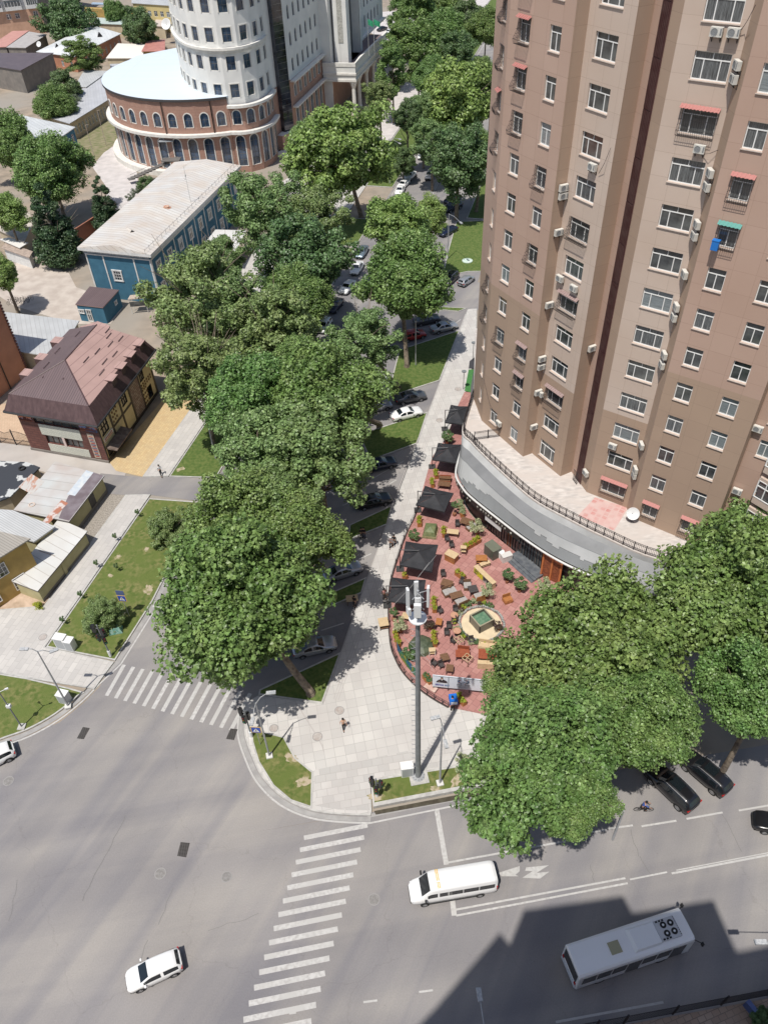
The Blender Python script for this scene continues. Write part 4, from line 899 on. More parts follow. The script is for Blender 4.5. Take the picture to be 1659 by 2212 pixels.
# --- long blue house
HB=9.6
bl,P_,W_=poly_house('blue_house','long two storey blue house with white trim and a pale rusty tin roof',[z4(505,195),z4(985,243),z1(1575,1080),z1(1140,1058)],HB,bluew,roof_rust,over=0.75,rise=1.0,ridge=(0.2,),cat='house',fas_=whitep,thick=0.5)
fr=[Vector(p)for p in W_];
fr=sorted(W_,key=lambda p:p[1])[:2];FL,FR=sorted(fr,key=lambda p:p[0]);BR=sorted(W_,key=lambda p:-p[0])[0]
bk_=[p for p in W_ if p not in(FL,FR)];BR=max(bk_,key=lambda p:p[0])
def strips(parent,A,B,us,z0,z1_,wd,m,name='pilaster',d=0.10):
 A=Vector(A);B=Vector(B);t=(B-A).normalized();n=Vector((t.y,-t.x))
 for u in us:
  s=MB();p=A+t*u;s.prism([tuple(p-t*wd/2),tuple(p-t*wd/2+n*d),tuple(p+t*wd/2+n*d),tuple(p+t*wd/2)],z0,z1_);s.build(name,m,parent)
def hband(parent,A,B,z0,z1_,m,d=0.12,u0=0,u1=None,name='cornice'):
 A=Vector(A);B=Vector(B);L_=(B-A).length;t=(B-A).normalized();n=Vector((t.y,-t.x));u1=L_ if u1 is None else u1
 s=MB();s.prism([tuple(A+t*u0),tuple(A+t*u0+n*d),tuple(A+t*u1+n*d),tuple(A+t*u1)],z0,z1_,bottom=True);return s.build(name,m,parent)
LF=(Vector(FR)-Vector(FL)).length;LS=(Vector(BR)-Vector(FR)).length
strips(bl,FL,FR,[0.12,LF*0.27,LF*0.74,LF-0.12],0,HB-1.2,0.24,whitep)
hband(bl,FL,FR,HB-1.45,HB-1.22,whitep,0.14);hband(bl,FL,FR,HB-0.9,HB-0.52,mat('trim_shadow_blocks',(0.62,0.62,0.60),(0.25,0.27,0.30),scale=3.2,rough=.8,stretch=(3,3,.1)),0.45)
hband(bl,FR,BR,HB-1.45,HB-1.22,whitep,0.14);hband(bl,FR,BR,HB-0.9,HB-0.52,whitep,0.45)
strips(bl,FR,BR,[0.12]+[LS*k/9 for k in range(1,9)]+[LS-0.12],0,HB-1.2,0.24,whitep)
def framed(parent,A,B,u,z,w_,h_,kind='grid',pane=0,sur=0.22):
 o=put_window(parent,A,B,u,z,w_,h_,kind,pane,depth=-0.02)
 s=MB();A=Vector(A);B=Vector(B);t=(B-A).normalized();n=Vector((t.y,-t.x));R_=atan2(t.y,t.x)
 for uu,zz,dw,dh in((w_/2,h_+sur/2,w_+2*sur+.15,sur),(w_/2,-sur/2,w_+2*sur+.1,sur*.8),(-sur/2,h_/2,sur,h_),(w_+sur/2,h_/2,sur,h_)):
  p=A+t*(u+uu)+n*0.07;s.box((p.x,p.y,z+zz),(dw,0.16,dh),R_)
 s.build('window_surround',whitep,parent);return o
u,z=onwall(FL,FR,*z7(1370,1130));framed(bl,FL,FR,u-0.75,z-0.0,1.45,1.75,'grid')
for k in range(9):
 framed(bl,FR,BR,LS*(k+0.5)/9-0.6,5.2,1.25,1.9,'plain2',k%3,0.24);framed(bl,FR,BR,LS*(k+0.5)/9-0.6,1.3,1.25,1.9,'plain2',(k+1)%3,0.24)
gm=MB();a,b=Vector(P_[0]),Vector(P_[0])
pr=sorted(P_,key=lambda p:p[1]);fr_r=max(pr[:2],key=lambda p:p[0]);bk_r=max(pr[2:],key=lambda p:p[0]);a=Vector(fr_r);b=Vector(bk_r);t=(b-a).normalized();n=Vector((-t.y,t.x))
a=a+n*0.9;b=b+n*0.9;N_=26
for k in range(N_+1):p=a.lerp(b,k/N_);gm.cyl((p.x,p.y,HB+.05),(p.x,p.y,HB+1.0),0.03,n=4)
gm.cyl((a.x,a.y,HB+.75),(b.x,b.y,HB+.75),0.025,n=4);gm.build('roof_guard_rail',mat('grey_steel',(0.22,0.22,0.22),rough=0.5,metal=0.3),bl)
def dormer(parent,px,py,z,wd,dp,ht,rz,m_r,dark=True):
 c=G(px,py,z);R_=Matrix.Rotation(rz,2);s=MB();V_=lambda x,y,zz:tuple(Vector((c.x,c.y))+R_@Vector((x,y)))+(z+zz,)
 s.poly([V_(-wd/2,0,-.1),V_(wd/2,0,-.1),V_(0,0,ht)],1);s.poly([V_(wd/2,0,-.1),V_(wd/2*.2,dp,-.1),V_(0,dp,ht*.8),V_(0,0,ht)],0);s.poly([V_(-wd/2,0,-.1),V_(0,0,ht),V_(0,dp,ht*.8),V_(-wd/2*.2,dp,-.1)],0)
 s.build('dormer',[m_r,shopdark],parent)
dormer(bl,*z4(870,110),HB+0.45,2.2,2.6,0.8,0.6,roof_rust);dormer(bl,*z1(1215,1190),HB+0.4,1.8,2.2,0.7,0.6,roof_rust)
p=G(*z1(1250,1330),HB);m=MB();m.cyl((p.x,p.y,HB),(p.x,p.y,HB+7.0),0.05,0.03,6);m.box((p.x,p.y,HB+5.2),(0.1,0.5,0.4));m.cyl((p.x,p.y,HB+6.6),(p.x+.7,p.y,HB+7.2),.02,n=4)
tag(m.build('antenna_mast',mat('pale_steel',(0.45,0.46,0.44),rough=0.5)),'thin antenna mast on the roof edge of the long blue house','antenna')
rp_=MB();c=G(*z1(1090,1357),HB+0.62);rp_.lathe([(0,0.02),(0.9,0.02)],14,(c.x,c.y,HB+0.62));rp_.lathe([(0.0,0.05),(0.2,.25),(.6,.28),(.6,0.02)],12,(c.x,c.y,HB+0.62))
rp_.build('rusty_vent_cover',mat('rust',(0.42,0.16,0.09),(0.55,0.42,0.32),scale=4,rough=0.9),bl)
HA=3.2
an,Pa,Wa=poly_house('blue_annex','small blue annex with a brown flat roof in front of the blue house',[z7(865,1405),z7(1180,1440),z7(1365,1240),z7(1030,1200)],HA,bluew,roof_b,over=0.12,cat='annex',fas_=mat('annex_edge',(0.3,0.2,0.18)))
fr2=sorted(Wa,key=lambda p:p[1])[:2];AL,AR=sorted(fr2,key=lambda p:p[0]);AB=max([p for p in Wa if p not in(AL,AR)],key=lambda p:p[0])
u,z=onwall(AL,AR,*z7(1050,1590));framed(an,AL,AR,u-.35,0.2,0.8,2.1,'plain2',1,.1)
u,z=onwall(AL,AR,*z7(940,1480));framed(an,AL,AR,u-.4,1.6,0.8,0.6,'plain2',0,.1)
u,z=onwall(AR,AB,*z7(1335,1420));framed(an,AR,AB,u-.3,1.5,0.6,0.6,'plain',1,.1)
d0=(Vector(AB)-Vector(AR)).normalized();e=Vector((d0.y,-d0.x))
pt=thing('gate_canopy','small white and rust canopy with a glazed porch by the blue annex','canopy',(AB[0],AB[1],0));m=MB()
c=Vector(G2(*z7(1560,1330),2.8));m.prism([tuple(c+Vector(q))for q in((-1.3,-.6),(1.6,-.3),(1.7,1.0),(-1.2,.9))],2.75,2.9);m.build('roof',mat('canopy_tin',(0.55,0.47,0.40),(0.38,0.29,0.22),scale=2.5,rough=0.7),pt)
for q in((-1.2,-.5),(1.5,-.2),(1.6,.9),(-1.1,.8)):m=MB();p=c+Vector(q);m.cyl((p.x,p.y,0),(p.x,p.y,2.75),0.05,n=6);m.build('post',whitep,pt)
m=MB();c2_=c+Vector((.1,-.5));m.box((c2_.x,c2_.y,1.9),(2.6,.06,.9),.1);m.build('glazed_screen',dkglass,pt)
c=Vector(G2(*z4(1440,145),4.2));cn=thing('gate_canopy','white corrugated canopy on posts against the long side of the blue house','canopy',(c.x,c.y,0));m=MB()
m.prism([G2(*z4(*q),4.2)for q in((1330,180),(1540,225),(1610,85),(1410,80))],4.1,4.28);m.build('roof',seam('white_corrugated',(0.72,0.71,0.68),(0.68,0.67,0.65),(0.45,0.44,0.43),0.3,0.2),cn)
for q in((1345,180),(1530,215),(1590,95),(1420,90)):p=G(*z4(*q),4.2);m=MB();m.box((p.x,p.y,2.05),(.3,.3,4.1));m.build('post',whitep,cn)
# --- brown roofed house with decorated fronts
BA=Vector((-37.24,82.35));BLc=Vector((-48.9,86.05));BC=Vector((-33.95,97.2));df=(BA-BLc).normalized();ds=(BC-BA).normalized();BD=BA+ds*17
BE=BLc+ds*17;nf_=Vector((df.y,-df.x));ns_=Vector((ds.y,-ds.x));HE=7.0
bh=thing('brown_roofed_house','two storey house with brown mansard roof, red brick front and black beamed cream side','house',(-42,90,0))
brickr=brick('red_brown_blocks',(0.175,0.075,0.06),(0.135,0.058,0.048),(0.06,0.03,0.027),0.95,0.42,0.03,rough=0.6,stain=(0.11,0.05,0.045),nscale=1)
creamw=mat('cream_panel',(0.60,0.51,0.30),(0.53,0.45,0.26),scale=1.2,rough=0.8);lattice=brick('white_lattice',(0.60,0.60,0.52),(0.52,0.53,0.46),(0.33,0.35,0.31),0.3,0.3,0.02,rot=0.6,rough=0.6,stain=(0.5,0.5,0.43))
beam=mat('dark_beam',(0.035,0.026,0.02),(0.07,0.055,0.04),scale=3,rough=0.6);stone=brick('stone_blocks',(0.24,0.16,0.13),(0.36,0.30,0.26),(0.07,0.05,0.045),0.6,0.35,0.03,offset=.4,rough=.7)
LFb=(BA-BLc).length;wb=MB()
hf=[(LFb*.20,LFb*.77,5.05,6.6),(LFb*.27,LFb*.49,1.75,3.1),(LFb*.52,LFb*.74,1.75,3.1)]
facade(wb,BLc,BA,0,HE,hf,0,0,0.3);LSb=17.0;hs_=[(0.6,2.6,3.9,5.9),(0.5,3.2,0.5,1.9),(7.0,8.6,4.2,6.0),(10.4,11.9,0.6,3.0),(13.0,14.4,4.3,6.0),(14.2,15.6,.6,2.6)]
facade(wb,BA,BD,0,HE,hs_,1,2,0.2);facade(wb,BD,BE,0,HE,[],1);facade(wb,BE,BLc,0,HE,[],1)
wb.build('wall',[brickr,creamw,beam],bh)
def wallbox(parent,name,A,t,u0,u1,z0,z1_,m,d=0.06,d0=0.0):
 n=Vector((t.y,-t.x));s=MB();p=A+t*u0+n*d0;q=A+t*u1+n*d0;s.prism([tuple(p),tuple(p+n*d),tuple(q+n*d),tuple(q)],z0,z1_,bottom=True);return s.build(name,m,parent)
for(u0,u1,z0_,z1__)in hf:
 wallbox(bh,'window',BLc,df,u0,u1,z0_,z1__,dkglass,0.03,-0.28)
 k=5 if u1-u0>4 else 3
 s=MB();
 for i in range(k+1):p=BLc+df*(u0+(u1-u0)*i/k)-nf_*0.2;s.box((p.x,p.y,(z0_+z1__)/2),(0.08,0.06,z1__-z0_),atan2(df.y,df.x))
 s.build('window_frame',mat('brown_frame',(0.10,0.055,0.04),rough=.5),bh)
wallbox(bh,'tile_panel',BLc,df,LFb*.24,LFb*.76,3.25,5.0,lattice,0.08);wallbox(bh,'tile_panel',BLc,df,LFb*.27,LFb*.79,0.45,1.7,lattice,0.08)
wallbox(bh,'mullion',BLc,df,LFb*.49,LFb*.52,1.7,3.2,mat('pink_mullion',(0.62,0.50,0.46)),0.1)
sunset=mat('sunset_panel',(0.05,0.20,0.42),(0.50,0.15,0.05),scale=1.3,rough=0.5,stretch=(.4,.4,2.0),fac=(0.42,0.55))
for u0,u1 in((0.01,0.18),(0.78,0.99)):
 wallbox(bh,'picture_panel',BLc,df,LFb*u0,LFb*u1,5.15,6.45,sunset,0.07)
 s=MB();r_=random.Random(4)
 for k in range(14):
  u=LFb*(u0+(u1-u0)*(k+.3)/14);hgt=r_.uniform(.25,.8);p=BLc+df*u+nf_*0.085;s.box((p.x,p.y,5.2+hgt/2),(0.12,0.02,hgt),atan2(df.y,df.x))
 s.build('painted_skyline',mat('skyline_paint',(0.09,0.025,0.02)),bh)
wallbox(bh,'tall_sign',BLc,df,LFb*.845,LFb*.925,0.6,4.7,mat('sign_cream',(0.52,0.42,0.30),(0.40,0.33,0.30),scale=2,rough=.6),0.08)
s=MB()
for k in range(13):
 p=BLc+df*LFb*.885+nf_*0.1;wd=(0.6,0.75,0.5,0.7)[k%4];s.box((p.x,p.y,0.9+k*.28),(wd,0.02,0.1 if k>8 else 0.13),atan2(df.y,df.x),k%2)
s.build('sign_lettering',[mat('letter_red',(0.35,0.04,0.03)),mat('letter_blue',(0.08,0.10,0.18))],bh)
wallbox(bh,'plinth',BLc,df,-.05,LFb+.1,0,0.35,greyw,0.14)
for u in(3.3,6.3,9.3,12.4,16.6):wallbox(bh,'beam',BA,ds,u,u+0.35,0,HE-.3,beam,0.09)
wallbox(bh,'beam',BA,ds,0,0.25,0,HE-.3,beam,0.09);wallbox(bh,'beam',BA,ds,3.6,9.3,3.3,3.6,beam,0.075);wallbox(bh,'beam',BA,ds,0,17,0,0.45,beam,0.11)
wallbox(bh,'stone_panel',BA,ds,9.65,12.4,0.45,HE-.3,stone,0.05)
for k in range(5):wallbox(bh,'window',BA,ds,hs_[k][0],hs_[k][1],hs_[k][2],hs_[k][3],dkglass,.03,-.18)
for k in range(5):
 s=MB();u0,u1,z0_,z1__=hs_[k]
 for i in range(4):p=BA+ds*(u0+(u1-u0)*i/3)-ns_*.1;s.box((p.x,p.y,(z0_+z1__)/2),(.07,.07,z1__-z0_),atan2(ds.y,ds.x))
 for i in range(3):p=BA+ds*((u0+u1)/2)-ns_*.1;s.box((p.x,p.y,z0_+(z1__-z0_)*i/2),(u1-u0,.07,.07),atan2(ds.y,ds.x))
 s.build('window_frame',beam,bh)
s=MB()
for(uc,zc,rows_)in((4.0,4.0,((0,0),(.55,.1),(1.1,.2),(0.1,.7),(.65,.8),(1.2,.9),(.2,1.4),(.8,1.5),(1.3,1.6))),(4.2,1.1,((0,0),(.6,.2),(1.2,.0),(.3,.8),(.9,.9))),(13.0,3.4,tuple((a*.6,b*.45)for a in range(6)for b in range(2))),(12.95,0.9,tuple((a*.55,b*.7)for a in range(3)for b in range(4)))):
 for a,b in rows_:
  p=BA+ds*(uc+a)+ns_*0.03;s.cyl((p.x-ns_.x*.03,p.y-ns_.y*.03,zc+b),(p.x+ns_.x*.05,p.y+ns_.y*.05,zc+b),0.17,n=8)
s.build('round_stones',mat('brown_discs',(0.22,0.13,0.06),(0.1,0.06,0.03),scale=3),bh)
wallbox(bh,'shop_sign',BA,ds,0.5,3.1,2.95,3.65,mat('sign_white',(0.7,0.66,0.6)),0.10)
s=MB();r_=random.Random(8)
for row,zz,cc,kk in((0,3.42,0,9),(1,3.12,1,10)):
 for k in range(kk):p=BA+ds*(0.75+k*2.2/kk)+ns_*.11;s.box((p.x,p.y,zz),(.15,.02,.2-.05*row),atan2(ds.y,ds.x),cc)
s.build('sign_lettering',[mat('letter_red',(0.5,0.03,0.02)),mat('letter_orange',(0.65,0.25,0.04))],bh)
m=MB();p=BA+ds*.4;q=BA+ds*5.2;m.hexa([tuple(p)+(2.05,),tuple(p+ns_*1.6)+(1.9,),tuple(q+ns_*1.6)+(1.9,),tuple(q)+(2.05,)],[tuple(p)+(2.35,),tuple(p+ns_*1.6)+(2.05,),tuple(q+ns_*1.6)+(2.05,),tuple(q)+(2.35,)]);m.build('porch_roof',mat('porch_brown',(0.12,.085,.07),(.22,.17,.14),scale=2),bh)
def rp2(u,v,z):p=BLc+df*u+ds*v;return(p.x,p.y,z)
o_=1.0;e0,e1,e2,e3=rp2(-o_,-o_,HE),rp2(LFb+o_,-o_,HE),rp2(LFb+o_,17+o_,HE),rp2(-o_,17+o_,HE)
i_=-0.1;zk=9.3;k0,k1,k2,k3=rp2(-i_,-i_,zk),rp2(LFb+i_,-i_,zk),rp2(LFb+i_,17+i_,zk),rp2(-i_,17+i_,zk);zr_=11.6
r0,r1=rp2(LFb/2,LFb/2,zr_),rp2(LFb/2,15.5,zr_)
m=MB()
for a,b,c,d in((e0,e1,k1,k0),(e1,e2,k2,k1),(e2,e3,k3,k2),(e3,e0,k0,k3)):m.poly([a,b,c,d],0)
m.poly([k0,k1,r0],1);m.poly([k1,k2,r1,r0],2);m.poly([k2,k3,r1],1);m.poly([k3,k0,r0,r1],1)
mans=mat('mansard_brown',(0.075,0.045,0.046),(0.11,0.068,0.068),scale=1.2,rough=0.5,stretch=(2,2,.3))
rfo=m.build('roof',[mans,roof_b,roof_p],bh)
m=MB()
for a,b in((k0,r0),(k1,r0),(r0,r1)):m.cyl(a,b,0.1,n=6)
for(a,b),(u,v)in zip(((0,0),)*14,((8.2,7),(8.6,9.5),(9.3,12),(8.4,13.5),(10.2,8.2),(10.6,10.5),(7.8,14.5),(9.9,14.0),(3.0,5),(2.4,9),(4.0,3),(7.0,3.2),(3.6,13),(10.8,6))):
 zc=zk+(zr_-zk)*min(1,min(u,LFb-u,v)/(LFb/2))+.1;p=rp2(u,v,zc);q=rp2(u,v+1.6,zc+(.25 if False else 0));m.cyl(p,q,.05,n=4)
m.build('snow_guards',mans,rfo)
g_=MB()
for a,b in((e0,e1),(e1,e2),(e3,e0)):
 g_.cyl(a,b,0.16,n=6)
g_.build('eaves_gutter',mat('gutter_black',(0.03,0.03,0.032),rough=.5),rfo)
m=MB();so=[rp2(-o_+.1,-o_+.1,HE-.02),rp2(LFb+o_-.1,-o_+.1,HE-.02),rp2(LFb+o_-.1,17,HE-.02),rp2(-o_+.1,17,HE-.02)];m.prism([p[:2]for p in so],HE-.32,HE-.03,bottom=True)
m.build('soffit',mat('white_soffit',(0.62,0.62,0.60),(0.32,0.33,0.33),scale=2.2,rough=.7,stretch=(3,3,.1),fac=(.45,.52)),bh)
for v in(6.5,9.5,12.5,15.5):
 m=MB();p=rp2(LFb+.35,v,0);q=rp2(LFb-2.0,v,0);a=Vector(p[:2]);b=Vector(q[:2]);w2=ds*.85
 m.prism([tuple(a-w2*.8),tuple(a+w2*.8),tuple(b+w2*.8),tuple(b-w2*.8)],7.7,9.35,0,0);m.prism([tuple(a-w2+ns_*.3),tuple(a+w2+ns_*.3),tuple(b+w2),tuple(b-w2)],9.35,9.55,1,0);m.build('dormer',[mans,roof_p],bh)
for v in(5.0,9.0,13.5):
 m=MB();a=Vector(rp2(-.8,v,0)[:2]);b=Vector(rp2(1.0,v,0)[:2]);w2=ds*.8;m.prism([tuple(a-w2),tuple(a+w2),tuple(b+w2),tuple(b-w2)],7.8,9.5,1,0);m.build('dormer',[mans,roof_p],bh)
m=MB();q=[G2(*p,9.0)for p in(z4(525,715),z4(660,680),z4(545,670),z4(380,800))]
gt_=thing('iron_gate','arched black iron gate with round ornaments beside the brick front','gate',tuple(G2(40,965)))
a=Vector(G2(-30,952));b=Vector(G2(72,966));m=MB();m2=MB()
for k in range(40):
 p=a.lerp(b,k/39);hh=1.9+0.55*abs(sin(pi*k/19.5));m.cyl((p.x,p.y,0.1),(p.x,p.y,hh),0.02,n=4)
 if k<39:q=a.lerp(b,(k+1)/39);h2=1.9+0.55*abs(sin(pi*(k+1)/19.5));m.cyl((p.x,p.y,hh),(q.x,q.y,h2),.03,n=4)
for z in(0.25,0.9):m.cyl((a.x,a.y,z),(b.x,b.y,z),.03,n=4)
m.build('leaf_panel',iron,gt_)
for f in(0,.33,.66,1):p=a.lerp(b,f);m=MB();m.box((p.x,p.y,1.35),(.12,.12,2.7));m.build('post',iron,gt_)
g=MB();g.poly([p+(0.02,)for p in gl((-60,950),(72,964),(60,900),(30,870),(-60,880))]);struct('courtyard',g,brick('peach_paving',(0.60,0.45,0.32),(0.55,0.40,0.28),(0.40,0.29,0.21),.5,.25,.02,rot=.5))
# --- low sheds by the left pavement
roof_s1=seam('pale_patched_tin',(0.47,0.49,0.47),(0.53,0.54,0.53),(0.33,0.34,0.33),1.5,0.25,stain=(0.40,0.30,0.25))
yel=mat('yellow_green_render',(0.46,0.42,0.24),(0.40,0.36,0.20),scale=1,rough=0.9)
s1,Ps,Ws=poly_house('shed','shed with a pale roof patched with rust and brown sheets by the gravel strip',[nn(325,45),nn(610,130),nn(405,397),nn(80,330)],2.7,yel,roof_s1,over=0.25,cat='shed',wins=(),fas_=mat('shed_edge',(0.16,0.14,0.14)))
def patch(parent,name,px,z,m,dz=0.012,th=0.02):
 q=MB();q.prism([G2(*p,z)for p in px],z+.002,z+.002+th);return q.build(name,m,parent)
brs=mat('brown_sheet',(0.15,0.12,0.13),(0.22,0.19,0.205),scale=0.9,rough=.6);blus=mat('bluish_sheet',(0.46,0.52,0.58),(0.60,0.62,0.62),scale=1.5,rough=.5);rus=mat('rust_sheet',(0.40,0.17,0.11),(0.56,0.50,0.47),scale=1.6,rough=.8,fac=(.45,.55))
patch(s1,'brown_sheet',[nn(548,110),nn(606,130),nn(405,392),nn(345,378),nn(400,250)],2.7,brs);patch(s1,'blue_sheet',[nn(505,98),nn(548,112),nn(440,248),nn(393,238)],2.7,blus,th=.035)
patch(s1,'rust_sheet',[nn(362,272),nn(400,290),nn(285,412),nn(245,405)],2.7,rus,th=.03);patch(s1,'rust_stain_sheet',[nn(185,118),nn(262,165),nn(190,240),nn(110,195)],2.7,mat('rust_streaks',(0.50,0.48,0.45),(0.44,0.24,0.17),scale=1.3,rough=.8,stretch=(3,.8,1),fac=(.48,.58)),th=.008)
u,z=onwall(BA,BC,0,0)if False else(0,0)
pw=sorted(Ws,key=lambda p:-p[0])[:2];sA,sB=sorted(pw,key=lambda p:p[1]);tS=(Vector(sB)-Vector(sA)).normalized()
uu,zz=onwall(sA,sB,*nn(545,285));wallbox(s1,'door',Vector(sA),tS,uu-.6,uu+.6,0.05,2.2,shopdark,0.04);wallbox(s1,'plinth',Vector(sA),tS,0,(Vector(sB)-Vector(sA)).length,0,.5,greyw,.05)
m=MB();c=G(*nn(188,298),2.75);m.lathe([(.35,0),(.42,.03),(.35,.06),(.28,.03),(.35,0)],14,(c.x,c.y,2.74));tag(m.build('tyre_ring',mat('pale_ring',(.62,.5,.42))),'pale ring lying on the patched shed roof','ring')
s2,Ps,Ws=poly_house('shed','long low shed with white roofing sheets and a yellowish wall along the left pavement',[nn(345,380),nn(512,452),nn(222,803),nn(58,740)],2.3,yel,seam('white_sheets',(0.64,0.64,0.62),(0.58,0.59,0.57),(0.38,0.36,0.33),1.2,0.6,stain=(0.52,0.49,0.44)),over=0.25,cat='shed',fas_=mat('shed_edge',(0.16,0.14,0.14)))
pw=sorted(Ws,key=lambda p:-p[0])[:2];sA,sB=sorted(Ws,key=lambda p:p[1])[0],sorted(Ws,key=lambda p:-p[0])[0];L_=(Vector(sB)-Vector(sA)).length;tS=(Vector(sB)-Vector(sA)).normalized()
wallbox(s2,'plinth',Vector(sA),tS,0,L_,0,.45,greyw,.05);wallbox(s2,'pier',Vector(sA),tS,L_*.45,L_*.5,0,2.1,yel,.12)
m=MB();p,q=G(*nn(230,565),2.36),G(*nn(322,597),2.36);m.cyl(p,q,.04,n=4);tag(m.build('plank',mat('plank',(.4,.35,.3))),'plank lying across the long white shed roof','plank')
s3,_,_=poly_house('shed','corrugated grey roof between the patched shed and the yellow house',[nn(-60,320),nn(75,330),nn(325,425),nn(200,515),nn(-60,440)],3.0,yel,seam('corrugated_grey',(0.55,0.56,0.56),(0.50,0.51,0.51),(0.36,0.37,0.37),0.28,0.62),over=0.3,cat='shed')
s4,_,_=poly_house('shed','torn black felt roof with pale patches behind the patched shed',[nn(-60,40),nn(160,50),nn(235,80),nn(62,252),nn(-60,300)],2.6,cream,mat('black_felt',(0.045,0.05,0.06),(0.50,0.51,0.50),scale=0.45,rough=.85,fac=(.54,.56),detail=6),over=0.2,cat='shed')
m=MB();c=G(*nn(132,88),2.65)
for k in range(12):a0_,a1_=2*pi*k/12,2*pi*(k+1)/12;m.cyl((c.x+.36*cos(a0_),c.y+.36*sin(a0_),2.74),(c.x+.36*cos(a1_),c.y+.36*sin(a1_),2.74),.11,n=6)
tag(m.build('old_tyre',mat('rubber',(0.02,0.02,0.02),rough=.8)),'old tyre lying on the black felt roof','tyre')
yh,Py,Wy=poly_house('yellow_house','yellow two storey house with grey corrugated roof at the left edge',[nn(-230,400),nn(180,495),nn(-160,708),nn(-420,600)],6.4,ochre,seam('corrugated_old',(0.40,0.37,0.32),(0.35,0.33,0.29),(0.24,0.22,0.2),0.3,0.6),over=0.35,cat='house')
A=Vector(sorted(Wy,key=lambda p:-p[0])[0]);cand=sorted(Wy,key=lambda p:p[1])[0];B=Vector(cand)
for(zz,us)in((3.6,(3.0,6.3)),(0.7,(1.7,5.0))):
 for u_ in us:put_window(yh,cand,tuple(A),(A-B).length-u_-1.5,zz,1.5,1.8,'grid',0,depth=-0.05)
ob=MB();c0=Vector(G2(62,806));t_=(Vector(G2(-60,912))-c0).normalized();n_=Vector((-t_.y,t_.x));n_=-n_ if n_.y<0 else n_
t=thing('orange_block','tall orange rendered building cut by the left picture edge','building',tuple(c0));ob.prism([tuple(c0),tuple(c0+t_*20),tuple(c0+t_*20+n_*14),tuple(c0+n_*14)],0,15,0,0);ob.build('wall',orangew,t)
m=MB();
for k in range(30):m.box((c0.x+.03,c0.y-.03,.3+k*.5),(0.28,.28,.3),atan2(t_.y,t_.x))
m.build('corner_blocks',mat('corner_dark',(.16,.08,.07)),t);m=MB();p=c0+t_*4.5-n_*.15;m.cyl((p.x,p.y,0),(p.x,p.y,15),.09,n=6);m.build('downpipe',beam,t)
# --- roofs behind: list of roof outlines in photo points
GR=dict
poly_house('shed','long pale green tin roof behind the brown roofed house',[z4(30,615),z4(520,672),z4(480,740),z4(300,900),z4(100,870),z4(-60,700)],3.4,cream,roof_g,cat='shed')
poly_house('outhouse','faded pink roofed outhouse right behind the brown mansard roof',[z4(525,712),z4(640,676),z4(720,705),z4(700,760)],5.0,cream,roof_p,cat='outhouse')
sh,_,_=poly_house('garage','row of pale garages with a brown strip roof in the yard',[z7(20,760),z7(340,870),z7(380,800),z7(70,690)],2.6,whitep,mat('old_brown_sheet',(.45,.36,.3),(.3,.24,.2),scale=2),cat='garage',wins=())
poly_house('garage','white flat garage roof above the row of garages',[z7(0,660),z7(230,760),z7(330,700),z7(100,640)],3.0,cream,mat('white_flat',(.66,.64,.6),rough=.8),cat='garage')
poly_house('shed','pale lean-to roof between the dark conifers and the apartment wall',[z7(-40,540),z7(280,700),z7(380,480),z7(340,345),z7(140,410)],3.2,cream,mat('pale_lean',(.55,.5,.44),(.45,.4,.35),scale=1),cat='shed')
b2,Pb,Wb2=poly_house('blue_house','blue two storey house with a grey white ribbed roof behind the round tree',[q2(770,1290),q2(590,1415),q2(250,1480),q2(180,1160)],8.0,bluew,seam('ribbed_pale',(0.56,0.58,0.58),(0.50,0.52,0.53),(0.33,0.34,0.35),0.9,0.9),over=0.4,cat='house',wins=((0,3,1.2,1.2,1.8),(0,3,5,1.2,1.8)),fas_=whitep)
poly_house('long_hall','long cream single storey hall with a grey hipped tin roof beside the rotunda',[q2(410,1165),q2(710,1255),q2(1165,975),q2(1390,640),q2(1120,650),q2(1130,720)],4.5,cream,seam('grey_tin_long',(0.50,0.51,0.53),(0.46,0.47,0.49),(0.38,0.38,0.40),0.8,1.3),over=0.4,cat='hall',wins=((1,14,1.0,1.0,2.2),))
wh,_,_=poly_house('white_hipped_house','orange house with a white hipped roof and small dormers',[q2(370,525),q2(760,575),q2(1235,340),q2(930,250)],4.8,orangew,seam('white_tin',(0.66,0.68,0.68),(0.62,0.64,0.64),(0.5,0.5,0.5),1.2,1.2),over=0.5,rise=1.6,ridge=(5.0,),cat='house',wins=((1,10,1.0,1.0,2.0),(0,4,1.2,1.0,1.8)),fas_=whitep)
for x,y in((590,490),(1020,370)):dormer(wh,*q2(x,y),5.6,2.0,2.2,1.5,0.6,roof_w)
dk,_,_=poly_house('dark_roofed_house','grey rendered house under a dark brown roof at the left edge',[q2(-200,540),q2(550,535),q2(215,715),q2(-250,640)],6.5,greyw,mat('dark_brown_roof',(.13,.105,.115),(.11,.09,.1),scale=.5,rough=.5),over=0.3,cat='house')
poly_house('pink_roofed_house','low house with faded salmon roof beneath the apartment house',[q2(-120,480),q2(70,475),q2(300,310),q2(130,315)],4.0,greyw,mat('salmon_roof',(.50,.27,.23),(.45,.23,.2),scale=.6),cat='house')
poly_house('grey_roofed_house','low house with pale grey roof and white gutter beside the salmon roof',[q2(70,480),q2(265,485),q2(480,350),q2(300,320)],4.2,greyw,mat('pale_grey_roof',(.42,.4,.39),(.36,.34,.33),scale=.7),cat='house')
poly_house('tin_house','house with a pale green tin roof beyond the white hipped roof',[q2(930,235),q2(1280,250),q2(1285,195),q2(960,175)],4.5,cream,mat('pale_green_tin',(.46,.53,.50),(.4,.47,.45),scale=.5),cat='house')
